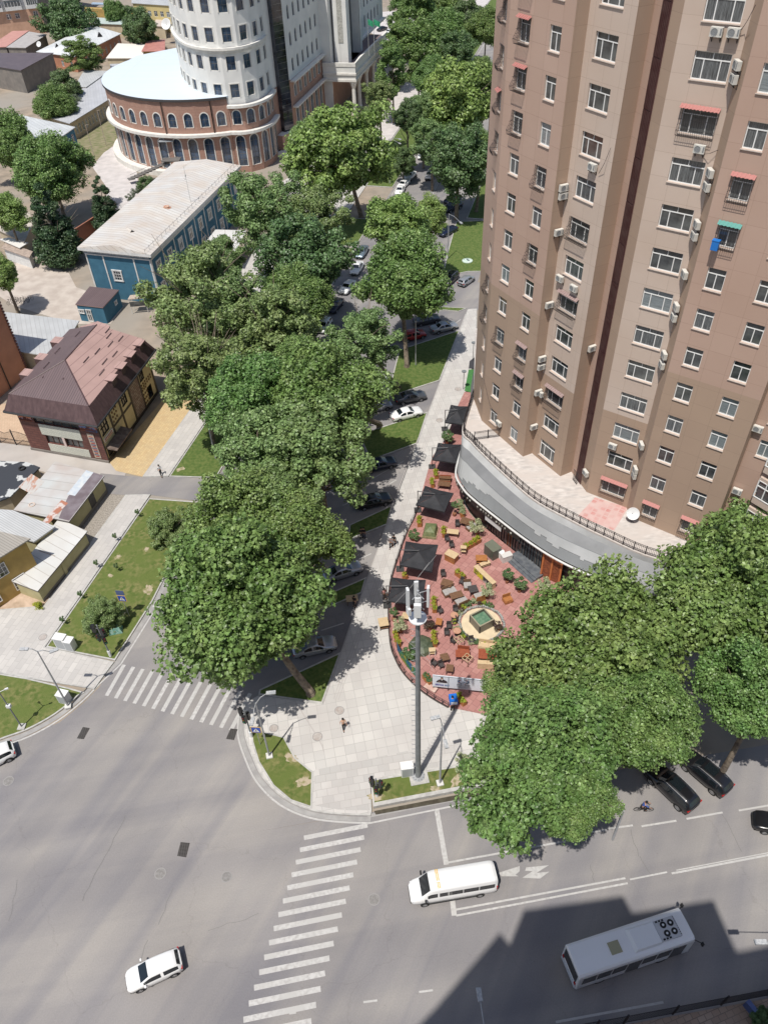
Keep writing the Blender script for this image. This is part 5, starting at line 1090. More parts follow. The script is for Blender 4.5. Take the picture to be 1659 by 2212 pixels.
poly_house('hall_with_white_roof','low building with a blank white roof behind the long hall',[q2(1080,590),q2(1450,590),q2(1480,450),q2(1200,440)],3.5,cream,mat('cream_white_roof',(.72,.68,.62),rough=.8),cat='building')
poly_house('red_roofed_hut','small hut with a red roof left of the white cylinder tower',[q2(1440,520),q2(1500,410),q2(1680,400),q2(1680,520)],4.0,ochre,roof_r,cat='hut',wins=((0,1,1,1,1),))
poly_house('outhouse','grey gabled outhouse touching the long hall roof',[q2(760,880),q2(880,885),q2(1110,720),q2(860,710)],4.8,cream,roof_g,over=.2,cat='outhouse')
oc,_,_=poly_house('ochre_house','yellow two storey house with rows of small windows at the top of the view',[q2(1340,30),q2(1350,-160),q2(1800,-160),q2(1800,60)],9.0,mat('pale_yellow_render',(.60,.50,.24),(.52,.43,.2),scale=.5),roof_g,cat='house',wins=((3,7,1.0,1.6,1.8),(3,7,5.0,1.6,1.8)))
poly_house('pale_roofed_house','pale flat roof beside the big satellite dish',[q2(1560,260),q2(1680,270),q2(1690,180),q2(1590,190)],4,cream,mat('beige_flat',(.52,.45,.4)),cat='house')
gw,_,_=poly_house('ochre_wall_gate','ochre courtyard wall with a dark red gate and pale blue canopy',[q2(860,85),q2(1420,115),q2(1420,95),q2(860,70)],4.2,ochre,ochre,over=0.01,cat='gateway')
pa=Vector(G2(*q2(985,165)));pb=Vector(G2(*q2(1090,172)));tt=(pb-pa).normalized();wallbox(gw,'gate',pa+Vector((0,-.4)),tt,0,(pb-pa).length,0,3.4,mat('gate_red',(.16,.03,.03)),.15);m=MB()
m.prism([tuple(pa+Vector((-.5,-1.5))),tuple(pb+Vector((.5,-1.5))),tuple(pb+Vector((.5,1.0))),tuple(pa+Vector((-.5,1.0)))],4.4,4.8);m.build('canopy',mat('pale_blue',(.33,.43,.55)),gw)
ap=thing('apartment_house','peach and white apartment house with enclosed balconies at the top left corner','building',tuple(G2(*q2(250,330))));a=Vector(G2(*q2(-60,400)));b=Vector(G2(*q2(480,335)));c_=Vector(G2(*q2(830,100)));wb=MB()
facade(wb,a,b,0,24,[],0,bands=[(0,0),(8.4,1)]);facade(wb,b,c_,0,24,[],2);facade(wb,c_,c_+Vector((-30,25)),0,24,[],2);facade(wb,c_+Vector((-30,25)),a,0,24,[],2);wb.prism([tuple(a),tuple(b),tuple(c_),tuple(c_+Vector((-30,25)))],23.9,24.0)
wb.build('wall',[peach,whitep,greyw],ap);L_=(b-a).length;tt=(b-a).normalized();nn_=Vector((tt.y,-tt.x))
for k,f in enumerate((0.36,0.52,0.86)):put_window(ap,tuple(a),tuple(b),L_*f,5.8,1.6,1.7,'plain2',0,depth=-.03,fmat=None)
for f0,f1 in((0.05,0.33),(0.38,0.68),(0.78,0.98)):
 for z in(8.6,12.0,15.4,18.8):
  wallbox(ap,'balcony',a,tt,L_*f0,L_*f1,z,z+1.2,whitep,1.1);wallbox(ap,'balcony_glazing',a,tt,L_*f0+.1,L_*f1-.1,z+1.2,z+2.7,curt,1.0)
  s=MB()
  for k in range(6):p=a+tt*(L_*f0+.1+(L_*(f1-f0)-.2)*k/5)+nn_*1.03;s.box((p.x,p.y,z+1.95),(.12,.1,1.5),atan2(tt.y,tt.x))
  s.build('balcony_frame',pvc,ap)
for x,y,r_,lb in((410,485,.9,'satellite dish on the low roof left of the hipped house'),(1487,205*1.02,1.9,'large white satellite dish left of the cylinder tower')):
 p=G(*(q2(x,y)if x<1000 else q2(1487+0,380+0)if False else(z1(1097,205))),4.0);dd=thing('satellite_dish',lb,'satellite dish',tuple(p));m=MB();m.lathe([(0,-.22*r_),(.6*r_,-.12*r_),(r_,.1*r_),(.95*r_,.12*r_),(0,-.18*r_)],16);o=m.build('reflector',MATS['dish_white'],dd,world=False,smooth=True);o.rotation_euler=(radians(60),0,-.3);o.location=(0,0,1.2*r_);m=MB();m.cyl((0,.1,0),(0,.1,1.2*r_),.06);m.build('mount',iron,dd,world=False)
m=MB();a=Vector(G2(*z7(860,740)));b=Vector(G2(*z7(1130,560)));t_=(b-a).normalized();n_=Vector((-t_.y,t_.x))*.15;m.prism([tuple(a-n_),tuple(b-n_),tuple(b+n_),tuple(a+n_)],0,3.0)
o=m.build('yard_wall',mat('brick_red_wall',(.34,.14,.09),(.28,.12,.08),scale=1));tag(o,'dark orange yard wall joining the back corner of the blue house','wall')
for x,y,lb,h_ in((1085,1480*1.0,'thin pale pole at the edge of the vegetable plot',8.5),(975,1640,'nearer thin pale pole by the vegetable plot',8.5)):
 p=G(*q2(x,y));m=MB();m.cyl((p.x,p.y,0),(p.x,p.y,h_),.09,.06,6);m.cyl((p.x,p.y,h_),(p.x+.7,p.y+.1,h_+.05),.05,n=5);tag(m.build('lamp_pole',mat('rusty_pole',(.4,.33,.28))),lb,'pole')
civ=thing('civic_hall','white and brick civic hall with a drum, a cylinder tower and a long arched wing','building',(-25,215,0))
bk_m=brick('pink_brick_cladding',(0.42,0.26,0.20),(0.385,0.235,0.18),(0.27,0.15,0.115),0.9,0.6,0.02,rough=0.7,stain=(0.33,0.185,0.14))
wh_m=mat('cream_white_render',(0.76,0.75,0.71),(0.68,0.675,0.645),scale=0.35,rough=0.85)
tr_m=mat('white_stone_trim',(0.74,0.72,0.67),(0.64,0.62,0.57),scale=1.2,rough=0.8)
bglass=glass('blue_black_glass',(0.018,0.024,0.035),c2=(0.10,0.16,0.26),sc_=0.25)
graybf=mat('dark_frame',(0.16,0.15,0.14),rough=.5)
def arch_trim(mb,A,B,u0,u1,v0,v1,wd=0.22,d=0.07,mi=0,arch=True):
 A=Vector(A[:2]);t=(Vector(B[:2])-A).normalized();n=Vector((t.y,-t.x));uc=(u0+u1)/2;r=(u1-u0)/2
 P=lambda u,z,o=d:(A.x+t.x*u+n.x*o,A.y+t.y*u+n.y*o,z)
 inn=[(u0,v0)]+([(uc-r*cos(q*pi/10),v1-r+r*sin(q*pi/10))for q in range(11)]if arch else[(u0,v1),(u1,v1)])+[(u1,v0)]
 R_=r+wd;out=[(u0-wd,v0)]+([(uc-R_*cos(q*pi/10),v1-r+R_*sin(q*pi/10))for q in range(11)]if arch else[(u0-wd,v1+wd),(u1+wd,v1+wd)])+[(u1+wd,v0)]
 for i in range(len(inn)-1):
  mb.poly([P(*inn[i]),P(*inn[i+1]),P(*out[i+1]),P(*out[i])],mi)
  mb.poly([P(*out[i]),P(*out[i+1]),P(out[i+1][0],out[i+1][1],0),P(out[i][0],out[i][1],0)],mi)
def seg_path(pts,L0):
 """resample a path into equal chords close to L0 long"""
 P_=[Vector(p)for p in pts];D=[0]
 for i in range(1,len(P_)):D.append(D[-1]+(P_[i]-P_[i-1]).length)
 n=max(1,round(D[-1]/L0));out=[]
 for k in range(n+1):
  s=D[-1]*k/n;i=max(0,min(len(P_)-2,next((j for j in range(len(D)-1)if D[j+1]>=s-1e-9),len(D)-2)))
  out.append(tuple(P_[i].lerp(P_[i+1],(s-D[i])/(D[i+1]-D[i]))))
 return out
def ring(mb,pts,z0,z1_,d,mi=0,inner=0.0):
 o=offs(pts,d);q=offs(pts,inner)
 for i in range(len(pts)-1):
  mb.poly([q[i]+(z0,),q[i+1]+(z0,),o[i+1]+(z0,),o[i]+(z0,)][::-1],mi);mb.poly([o[i]+(z0,),o[i+1]+(z0,),o[i+1]+(z1_,),o[i]+(z1_,)],mi);mb.poly([o[i]+(z1_,),o[i+1]+(z1_,),q[i+1]+(z1_,),q[i]+(z1_,)],mi)
 for e in(0,-1):mb.poly([q[e]+(z0,),o[e]+(z0,),o[e]+(z1_,),q[e]+(z1_,)],mi)
def wins(parent,a,b,u,z,w_,h_,arch,kind,k,trim=True,depth=0.3,tm=None):
 o=put_window(parent,a,b,u,z,w_,h_,kind,0,depth=depth)
 for c in[c for c in o.children]:c.data=BPM[(round(w_,2),round(h_,2))]if(round(w_,2),round(h_,2))in BPM else bpane(w_,h_)
 if trim:
  s=MB();arch_trim(s,a,b,u,u+w_,z,z+h_,arch=arch,d=.09);L_=o
  s.build('arch_trim' if arch else 'surround',tm or tr_m,parent)
 return o
BPM={}
def bpane(w_,h_):
 pm=MB();pm.poly([(0.02,0.012,0.02),(w_-0.02,0.012,0.02),(w_-0.02,0.012,h_-0.02),(0.02,0.012,h_-0.02)]);b=pm.build('pane',[bglass]);BPM[(round(w_,2),round(h_,2))]=b.data;d=b.data;bpy.data.objects.remove(b);return d
_ok=put_window
def wkit(parent,a,b,u,z,w_,h_,arch,depth=0.3,trim=True,kind='grid'):
 A=Vector(a);B=Vector(b);t=(B-A).normalized();n=Vector((t.y,-t.x));key=('c',round(w_,2),round(h_,2),kind)
 if key not in WK:
  f=MB();T_=.06
  for i in range(3):x=T_/2+(w_-T_)*i/2;f.box((x,0,h_/2),(T_,.06,h_))
  nv=max(2,int(h_/1.3))
  for i in range(nv+1):f.box((w_/2,0,T_/2+(h_-T_)*i/nv),(w_,.05,T_))
  o=f.build('window',[graybf]);WK[key]=o.data;bpy.data.objects.remove(o)
 p=A+t*u-n*(depth-.04);L_=parent.location;o=mesh_obj('window',WK[key],parent,(p.x-L_.x,p.y-L_.y,z-L_.z),atan2(t.y,t.x))
 mesh_obj('pane',BPM.get((round(w_,2),round(h_,2)))or bpane(w_,h_),o)
 if trim:s=MB();arch_trim(s,a,b,u,u+w_,z,z+h_,arch=arch,d=.09);s.build('arch_trim' if arch else 'surround',tr_m,parent)
CC=Vector((-39.2,215));CRr=25.0;dpt=lambda a,r=CRr:(CC.x+r*cos(radians(a)),CC.y+r*sin(radians(a)))
drum=[dpt(a)for a in np.linspace(150,288,36)]
twp=smooth_curve([(-31.4,191.2),(-28.8,191.0),(-26.3,192.0),(-24.2,194.4),(-22.8,197.6),(-22.2,202.4)],4)
dseg=seg_path(drum,3.85);tseg=seg_path(twp,3.75)
wb=MB()
for P_,zt in((dseg,16.4),(tseg,14.8)):
 for i in range(len(P_)-1):
  a,b=P_[i],P_[i+1];L_=(Vector(b)-Vector(a)).length;u=L_/2-1.0;hs=[(u,u+2.0,1.4,8.2,True),(u+.1,u+1.9,10.6,13.6,True)]
  vis=i>=6 or P_ is tseg
  facade(wb,a,b,0,zt,hs if vis else[],0,1,0.3)
  if vis:wkit(civ,a,b,u,1.4,2.0,6.8,True);wkit(civ,a,b,u+.1,10.6,1.8,3.0,True)
wb.build('brick_wall',[bk_m,tr_m],civ)
m=MB();ring(m,drum+twp[1:],8.75,9.35,1.15,0,-0.05);m.build('cornice_ring',tr_m,civ)
m=MB();ring(m,twp,14.3,14.85,1.0,0,-.05);m.build('cornice_ring',tr_m,civ)
m=MB();ring(m,drum,16.1,16.62,0.35,0,-.05);m.build('dark_eaves',mat('dark_eaves',(.06,.055,.055)),civ)
m=MB();rr_=offs(drum,0.3);m.prism(rr_+[(-18,210),(-30,235),(-45,243),(-60,232)],16.3,16.66);m.build('drum_roof',seam('blue_white_roof',(0.64,0.72,0.78),(0.61,0.69,0.75),(0.54,0.60,0.66),0.8,0.1,rough=.45,stain=(.6,.66,.7)),civ)
m=MB();ring(m,drum[:30],0,1.2,1.6,0,-.05);m.build('podium_step',tr_m,civ)
for i in(12,17,22):a,b=dseg[min(i,len(dseg)-2)],dseg[min(i,len(dseg)-2)+1];s=MB();s.cyl((a[0]*1.002,a[1]*.9985,9.4),(a[0]*1.002,a[1]*.9985,16.1),.12,n=6);s.build('downpipe',beam,civ)
cyl=smooth_curve([(-44.5,222),(-45.2,214),(-43.3,206.5),(-40.2,198.8),(-37.2,194.6),(-34.0,192.2),(-30.6,191.3),(-27.4,192.0),(-24.9,194.2),(-23.2,197.6),(-22.4,202.4)],4);cs=seg_path(cyl,3.9);wb=MB()
ZT=44.0
for i in range(len(cs)-1):
 a,b=cs[i],cs[i+1];L_=(Vector(b)-Vector(a)).length;u=L_/2-.95;hs=[(u,u+1.9,z,z+2.75)for z in(16.1,21.6,27.05,32.5,37.9)];facade(wb,a,b,14.6,ZT,hs,0,0,.25)
 for h in hs[:4]:
  wkit(civ,a,b,u,h[2],1.9,2.75,False,.25,trim=True)
wb.prism(cs+[(-24,225)],ZT-.2,ZT,0);wb.build('white_wall',wh_m,civ)
for z in(25.6,36.4):
 m=MB();ring(m,cyl,z,z+.5,.55,0,-.05);ring(m,cyl,z-.5,z-.02,.25,0,-.05);m.build('cornice_ring',tr_m,civ)
gs=[(-22.4,202.4),(-21.6,204.2),(-21.3,204.9),(-18.9,206.9),(-18.6,207.6),(-18.2,208.7)]
m=MB();facade(m,gs[0],gs[2],14.6,ZT,[],0);facade(m,gs[3],gs[5],15.2,ZT,[],0);m.build('white_wall',wh_m,civ)
m=MB();facade(m,(-22.3,201.5),gs[2],0,14.7,[],0);facade(m,gs[3],gs[5],0,15.2,[],0);m.prism([(-22.2,202.0),(-20.9,201.3),(-17.6,205.8),(-18.9,206.9),gs[2]],0,4.6,1,0);m.build('brick_wall',[bk_m,tr_m],civ)
m=MB();m.prism([gs[2],(-20.4,204.3),(-18.3,206.2),gs[3]],4.6,ZT,0)
m.build('curtain_wall',mat('curtain_glass',(0.015,0.016,0.022),(0.06,0.065,0.08),scale=.5,rough=.06,spec=.9),civ);s=MB()
for z in range(0,30):
 for f in(0,1):s.box((-20.4+.0+(2.1*f)*.5+.52,204.3+.95*f+.475-.02,5.3+z*1.3),(1.42,.05,.06),.73)
s.build('glazing_bars',graybf,civ)
WA,WB_=(-18.2,208.7),(-11.4,234.0);wb=MB();LW=(Vector(WB_)-Vector(WA)).length;hs=[]
for k in range(6):
 u=2.1+k*4.0
 hs.append((u-.1,u+1.9,1.0,8.6,True));hs.append((u,u+1.6,10.9,13.7,True));wkit(civ,WA,WB_,u-.1,1.0,2.0,7.6,True);wkit(civ,WA,WB_,u,10.9,1.6,2.8,True)
hs2=[]
for z in(16.4,21.8,27.2,32.6):
 for k in range(6):u=2.2+k*4.0-.1;hs2.append((u,u+1.5,z,z+2.9,True));wkit(civ,WA,WB_,u,z,1.5,2.9,True,trim=False)if z<32 else None
facade(wb,WA,WB_,0,15.0,hs,0,1,.3);wb.build('brick_wall',[bk_m,tr_m],civ);wb=MB();facade(wb,WA,WB_,15.0,ZT,hs2[:18],0,0,.3)
tw=(Vector(WB_)-Vector(WA)).normalized();nw=Vector((tw.y,-tw.x))
wb.prism([WA,WB_,tuple(Vector(WB_)-nw*18),tuple(Vector(WA)-nw*18)],ZT-.3,ZT-.05,0);facade(wb,tuple(Vector(WB_)-nw*18),tuple(Vector(WA)-nw*18),0,ZT,[],0);wb.build('white_wall',wh_m,civ)
for z in(9.2,14.9):
 m=MB();ring(m,[WA,WB_],z-.35,z,1.25,0,-.05);m.build('cornice_slab',tr_m,civ)
terp=[(-11.4,233.2),(-2.6,231.2),(-1.2,237.5),(7.0,266.5),(1.0,268.5),(-11,236)]
m=MB();m.prism(terp,8.6,12.0,1,0,True);m.build('portico_slab',[wh_m,mat('terrace_brown',(.17,.13,.13))],civ)
m=MB();ring(m,terp[:4],12.0,12.9,.15,0,-.45);m.build('portico_parapet',tr_m,civ);m=MB();ring(m,terp[:4],10.0,10.5,.3,0,-.05);ring(m,terp[:4],8.4,8.9,.25,0,-.05);m.build('cornice',tr_m,civ)
for p in((-3.3,232.3),(-1.9,239.0),(.3,246.6),(2.4,254.0),(4.4,261)):
 m=MB();m.lathe([(.75,0),(.7,.5),(.55,.7),(.5,6.6),(.6,6.9),(1.0,8.0),(1.0,8.5)],14,(p[0],p[1],0));m.build('column',tr_m,civ)
m=MB();facade(m,WB_,(-9.0,233.2),0,ZT,[],0);facade(m,(-9.0,233.2),(-7.7,238.2),12,ZT,[],0);facade(m,(-7.9,235.4),(-4.3,234.3),12,ZT,[],0);m.build('white_wall',wh_m,civ)
m=MB();PA,PB=(-4.3,234.3),(-0.4,249.0);tp=(Vector(PB)-Vector(PA)).normalized();np_=Vector((tp.y,-tp.x));LP=(Vector(PB)-Vector(PA)).length
facade(m,PA,PB,12,ZT,[(2.6,LP-2.6,12.0,33.0,True)],0,0,2.2);facade(m,PB,tuple(Vector(PB)-np_*6),12,ZT,[],0);m.build('portal_frame',wh_m,civ)
q=Vector(PA)-np_*2.15;q2_=Vector(PB)-np_*2.15;m=MB();m.poly([tuple(q)+(12,),tuple(q2_)+(12,),tuple(q2_)+(36,),tuple(q)+(36,)]);m.build('portal_glazing',MATS['curtain_glass'],civ)
s=MB();arch_trim(s,PA,PB,2.6,LP-2.6,12,33.0,wd=.5,d=.12);s.build('arch_trim',tr_m,civ)
wallbox(civ,'carved_panel',Vector((-7.6,235.3)),(Vector((-4.3,234.3))-Vector((-7.6,235.3))).normalized(),.9,2.3,17,42,mat('carved_panel',(.52,.51,.46),(.30,.29,.26),scale=3,rough=.8,bump=.5),.08)
m=MB();facade(m,(-9,234),(-6,246),0,8.6,[],0);facade(m,(-6,246),(3,270),0,8.6,[],0);m.build('brick_wall',bk_m,civ)
m=MB();facade(m,(-1.5,252),(6.2,281),12.9,30,[(u,u+1.6,15.5,18.6,True)for u in range(3,27,4)]+[(u,u+1.6,20.5,23.6,True)for u in range(3,27,4)],0,0,.3);m.build('white_wall',wh_m,civ)
for u in range(3,27,4):wkit(civ,(-1.5,252),(6.2,281),u,15.5,1.6,3.1,True,trim=False);wkit(civ,(-1.5,252),(6.2,281),u,20.5,1.6,3.1,True,trim=False)
m=MB();ring(m,[(-1.5,252),(6.2,281)],13.6,14.0,1.0);m.build('cornice_slab',tr_m,civ)
m=MB();m.prism([(-1.5,252),(6.2,281),(-12,286),(-11,236)],29.8,30.0);m.build('roof',roof_w,civ)
st=MB();p0=Vector(G2(*z1(860,1170),1.0));p1=Vector(G2(*z1(1150,1035),4.2))
for k in range(14):p=p0.lerp(p1,k/13);st.box((p.x,p.y,1.1+3.1*k/13),(1.5,1.6,.12),.5)
st.cyl((p0.x,p0.y,2.0),(p1.x,p1.y,5.2),.04,n=4);p=G(*z1(1120,1040),4.3);st.box((p.x,p.y,4.2),(4.2,2.4,.2),-.05)
st.build('outside_stair',graybf,civ);m=MB();p=G(*z1(1090,915),8.0);m.box((p.x,p.y+.3,7.9),(3.4,2.2,.18),-.05);m.build('entrance_canopy',mat('canopy_grey',(.35,.37,.39)),civ)
m=MB();m.prism([G2(*z1(1850-0,1180),1.3)for _ in range(1)]+[],0,0)if False else None
m=MB();m.prism([(-22.5,200),(-17.0,199),(-14.5,207),(-17.8,208.6)],0,1.3);m.build('entrance_terrace',tr_m,civ)
for x,y,lb in((1025,640,'flagpole with a green flag on the portico terrace'),(1090,640,'second flagpole nearer the trees on the portico')):
 p=G(603.4+x*.18895,y*.18895,12);t=thing('flagpole',lb,'flagpole',(p.x,p.y,12));m=MB();m.cyl((0,0,0),(0,0,9),.07,.04,6);m.build('pole',mat('pale_steel',(.45,.46,.44)),t,world=False)
 m=MB();
 for k in range(5):m.poly([(k*.35,.12*sin(k*1.3),8.8-k*.15),((k+1)*.35,.12*sin(k*1.3+1.3),8.65-k*.15),((k+1)*.35,.12*sin(k*1.3+1.3),7.3-k*.15),(k*.35,.12*sin(k*1.3),7.5-k*.15)])
 m.build('flag',mat('flag_green',(.03,.28,.13),(.05,.36,.20),scale=1),t,world=False)
def paint(name,c,metal=0.0,rough=0.28):
 m=mat(name,c,rough=rough,metal=metal,spec=0.6);b=m.node_tree.nodes['Principled BSDF'];b.inputs['Coat Weight'].default_value=0.5;b.inputs['Coat Roughness'].default_value=0.06;return m
PAINT=dict(white=paint('paint_white',(0.78,0.78,0.77)),silver=paint('paint_silver',(0.42,0.43,0.45),.5),grey=paint('paint_grey',(0.10,0.105,0.115),.4),black=paint('paint_black',(0.010,0.010,0.012)),red=paint('paint_red',(0.35,0.015,0.015)),navy=paint('paint_navy',(0.012,0.018,0.045)),blue=paint('paint_pale_blue',(0.20,0.26,0.31),.4))
rubber=mat('tyre_rubber',(0.018,0.018,0.018),rough=0.85);rimm=mat('rim_alloy',(0.45,0.45,0.46),rough=0.35,metal=.7);cglass=glass('car_glass',(0.010,0.014,0.017),rough=.05)
lampm=mat('headlamp',(0.6,0.62,0.65),rough=.15);tailm=mat('tail_lamp',(0.42,0.01,0.01),rough=.2);trimb=mat('black_plastic',(0.02,0.02,0.02),rough=.6)
STN={'sedan':[(-2.36,.62,.42,.66,.72,.55),(-2.28,.80,.30,.90,.95,.70),(-1.8,.885,.25,.96,1.03,.74),(-1.42,.90,.22,.96,1.08,.74),(-0.72,.905,.22,.95,1.41,.63),(-.2,.905,.22,.94,1.46,.66),(.32,.905,.22,.93,1.43,.66),(1.02,.90,.22,.92,1.03,.76),(1.6,.885,.25,.86,.95,.74),(2.05,.83,.28,.78,.86,.68),(2.30,.70,.34,.62,.70,.58),(2.36,.52,.42,.54,.58,.46)],'hatch':[(-2.10,.60,.42,.80,.90,.52),(-2.02,.80,.30,.95,1.12,.66),(-1.75,.865,.24,.98,1.40,.62),(-1.2,.88,.22,.97,1.50,.64),(-.3,.885,.22,.95,1.54,.66),(.3,.885,.22,.94,1.50,.66),(1.08,.88,.22,.93,1.05,.74),(1.55,.865,.25,.88,.97,.72),(1.9,.80,.28,.78,.86,.66),(2.08,.66,.36,.62,.68,.54),(2.14,.5,.44,.54,.58,.42)],'suv':[(-2.38,.66,.50,.90,1.0,.56),(-2.30,.86,.36,1.05,1.25,.70),(-2.0,.93,.30,1.08,1.58,.66),(-1.4,.945,.28,1.07,1.68,.70),(-.4,.95,.28,1.06,1.72,.72),(.4,.95,.28,1.05,1.68,.72),(1.1,.945,.28,1.04,1.18,.80),(1.7,.93,.30,1.0,1.10,.80),(2.15,.87,.34,.9,.99,.72),(2.36,.72,.42,.72,.8,.58),(2.42,.56,.5,.62,.66,.46)]}
def section(tab,x):
 for a,b in zip(tab,tab[1:]):
  if a[0]<=x<=b[0]:
   f=(x-a[0])/(b[0]-a[0]);return[a[k]+(b[k]-a[k])*f for k in range(6)]
 return list(tab[-1])
def pts_of(s):
 x,w_,zl,zb,zt,wt=s
 return[(w_*.86,zl),(w_*.985,zl+.10),(w_,(zl+zb)/2),(w_*.985,zb-.04),(w_*.955,zb),(wt,zt-(zt-zb)*.16),(wt*.86,zt-.012),(wt*.45,zt+.012),(0,zt+.018)]
WHEEL={}
def wheel_meshes(r):
 if r in WHEEL:return WHEEL[r]
 a=MB();pr=[(r*.62,-.11),(r*.92,-.115),(r,-.08),(r,.08),(r*.92,.115),(r*.62,.11)];a.lathe(pr,20);t=a.build('tyre',[rubber],smooth=True);t1=t.data;bpy.data.objects.remove(t)
 b=MB();b.lathe([(0,.07),(r*.12,.085),(r*.14,.06)],10)
 for k in range(6):an=k*pi/3;b.box((cos(an)*r*.34,sin(an)*r*.34,.06),(r*.58,r*.17,.03),an)
 b.lathe([(r*.56,.08),(r*.64,.10),(r*.64,-.1)],20);b.lathe([(0,.0),(r*.6,.0)],14,mi=1);o=b.build('rim',[rimm,trimb]);t2=o.data;bpy.data.objects.remove(o)
 WHEEL[r]=(t1,t2);return WHEEL[r]
def add_wheels(t,xs,y,r):
 a,b=wheel_meshes(r)
 for x in xs:
  for s in(-1,1):
   wv=mesh_obj('wheel',a,t,(x,s*y,r));wv.rotation_euler=(pi/2,0,0)if s<0 else(-pi/2,0,0);q=mesh_obj('rim',b,wv)
def make_car(kind):
 tab=STN[kind];t=thing('parked_car','x','car');m=MB();xs=[]
 for a,b in zip(tab,tab[1:]):
  n=max(1,int((b[0]-a[0])/.22));xs+=[a[0]+(b[0]-a[0])*k/n for k in range(n)]
 xs.append(tab[-1][0]);rings=[]
 ax=(-1.42,1.38)if kind=='sedan' else((-1.3,1.28)if kind=='hatch' else(-1.45,1.42));R_=.36 if kind!='suv' else .42
 for x in xs:
  s=section(tab,x);p=pts_of(s);L_=[]
  for k,(y,z)in enumerate(p):
   for xa in ax:
    d=abs(x-xa)
    if d<R_ and k<3:z=max(z,R_+sqrt(R_*R_-d*d)*.95-.02*k)if k<2 else max(z,R_+sqrt(R_*R_-d*d)*.97)
   L_.append((x,y,z))
  rings.append(L_)
 for a,b in zip(rings,rings[1:]):
  for k in range(8):
   m.poly([a[k],a[k+1],b[k+1],b[k]][::-1]);m.poly([(q[0],-q[1],q[2])for q in(a[k],a[k+1],b[k+1],b[k])])
 for L_,f in((rings[0],1),(rings[-1],-1)):
  pl=L_+[(q[0],-q[1],q[2])for q in L_[::-1]][1:];m.poly(pl if f<0 else pl[::-1])
 m.build('body',[PAINT['white']],t,world=False,smooth=True,merge=True)
 u=MB();u.box((0,0,.32),(tab[-1][0]*1.85,tab[4][1]*1.72,.16));u.build('underbody',trimb,t,world=False)
 rs_=[s for s in tab if s[4]-s[3]>.3];r0,r1=rs_[0],rs_[-1];i0=tab.index(r0);i1=tab.index(r1);lo_r,lo_f=tab[i0-1],tab[i1+1]
 def pane(name,top,low,f0=.07,f1=.93,n=3):
  g=MB();rows_=[]
  for k in range(n+1):
   f=f0+(f1-f0)*k/n;s=[top[i]+(low[i]-top[i])*f for i in range(6)];p=pts_of(s);y6,z6=p[6];y7,z7_=p[7];y8,z8=p[8];e=.012;dx=.010*(1 if low[0]>top[0]else-1)
   rows_.append([(s[0]+dx,-y6,z6+e),(s[0]+dx,-y7,z7_+e),(s[0]+dx,0,z8+e),(s[0]+dx,y7,z7_+e),(s[0]+dx,y6,z6+e)])
  for a,b in zip(rows_,rows_[1:]):
   for k in range(4):g.poly([a[k],a[k+1],b[k+1],b[k]])
  g.build(name,cglass,t,world=False)
 pane('windshield',r1,lo_f);pane('rear_window',r0,lo_r,.1,.9)
 for sgn in(-1,1):
  g=MB();X0,X1=lo_r[0]+(r0[0]-lo_r[0])*(.35 if kind=='sedan' else .8),lo_f[0]-(lo_f[0]-r1[0])*.30;N_=12;pv=None
  for k in range(N_+1):
   x=X0+(X1-X0)*k/N_;s=section(tab,x);p=pts_of(s);a,b=Vector(p[4]),Vector(p[5]);q0=a.lerp(b,.12);q1=a.lerp(b,.90);cur=((x,sgn*(q0.x+.012),q0.y),(x,sgn*(q1.x+.012),q1.y))
   if pv and k not in(6,):g.poly([pv[0],cur[0],cur[1],pv[1]])
   pv=cur
  g.build('side_window',cglass,t,world=False)
 xf=tab[-3][0];s=section(tab,xf+.08)
 for sgn in(-1,1):
  q=MB();s=section(tab,xf+.10);q.hexa([(xf-.12,sgn*s[1]*.62,s[3]-.13),(xf+.22,sgn*s[1]*.60,s[3]-.18),(xf+.10,sgn*s[1]*.98,s[3]-.15),(xf-.18,sgn*(s[1]+.02),s[3]-.10)],[(xf-.12,sgn*s[1]*.62,s[3]+.035),(xf+.2,sgn*s[1]*.60,s[3]-.04),(xf+.08,sgn*s[1]*.96,s[3]-.03),(xf-.18,sgn*(s[1]+.01),s[3]+.01)]);q.build('headlight',lampm,t,world=False)
  q=MB();xr=tab[1][0];s=section(tab,xr);q.box((xr-.01,sgn*s[1]*.86,s[3]-.10),(.12,s[1]*.34,.16));q.build('tail_light',tailm,t,world=False)
  q=MB();q.box((lo_f[0]-.32,sgn*(tab[5][1]+.10),tab[5][3]+.06),(.12,.20,.13));q.build('mirror',[PAINT['white']],t,world=False)
 q=MB();q.box((tab[-1][0]-.02,0,.55),(.06,.9,.14));q.build('grille',trimb,t,world=False)
 add_wheels(t,ax,tab[4][1]-.10,R_-.03)
 if kind=='suv':
  for sgn in(-1,1):q=MB();q.tube([(-1.7,sgn*.66,1.68),(-1.5,sgn*.68,1.76),(.3,sgn*.68,1.76),(.6,sgn*.68,1.66)],.025,6);q.build('roof_rail',rimm,t,world=False)
 q=MB();q.box((-.35,0,tab[4][4]+.075 if kind=='suv' else tab[5][4]+.024),(1.1,.9,.012));
 if kind=='suv':q.build('glass_roof',cglass,t,world=False)
 return t
PROTO={k:make_car(k)for k in STN};PUSED={}
def recolor(t,m):
 for c in bpy.data.objects:
  if c.parent==t and c.name.split('.')[0]in('body','mirror'):
   c.material_slots[0].link='OBJECT';c.material_slots[0].material=m
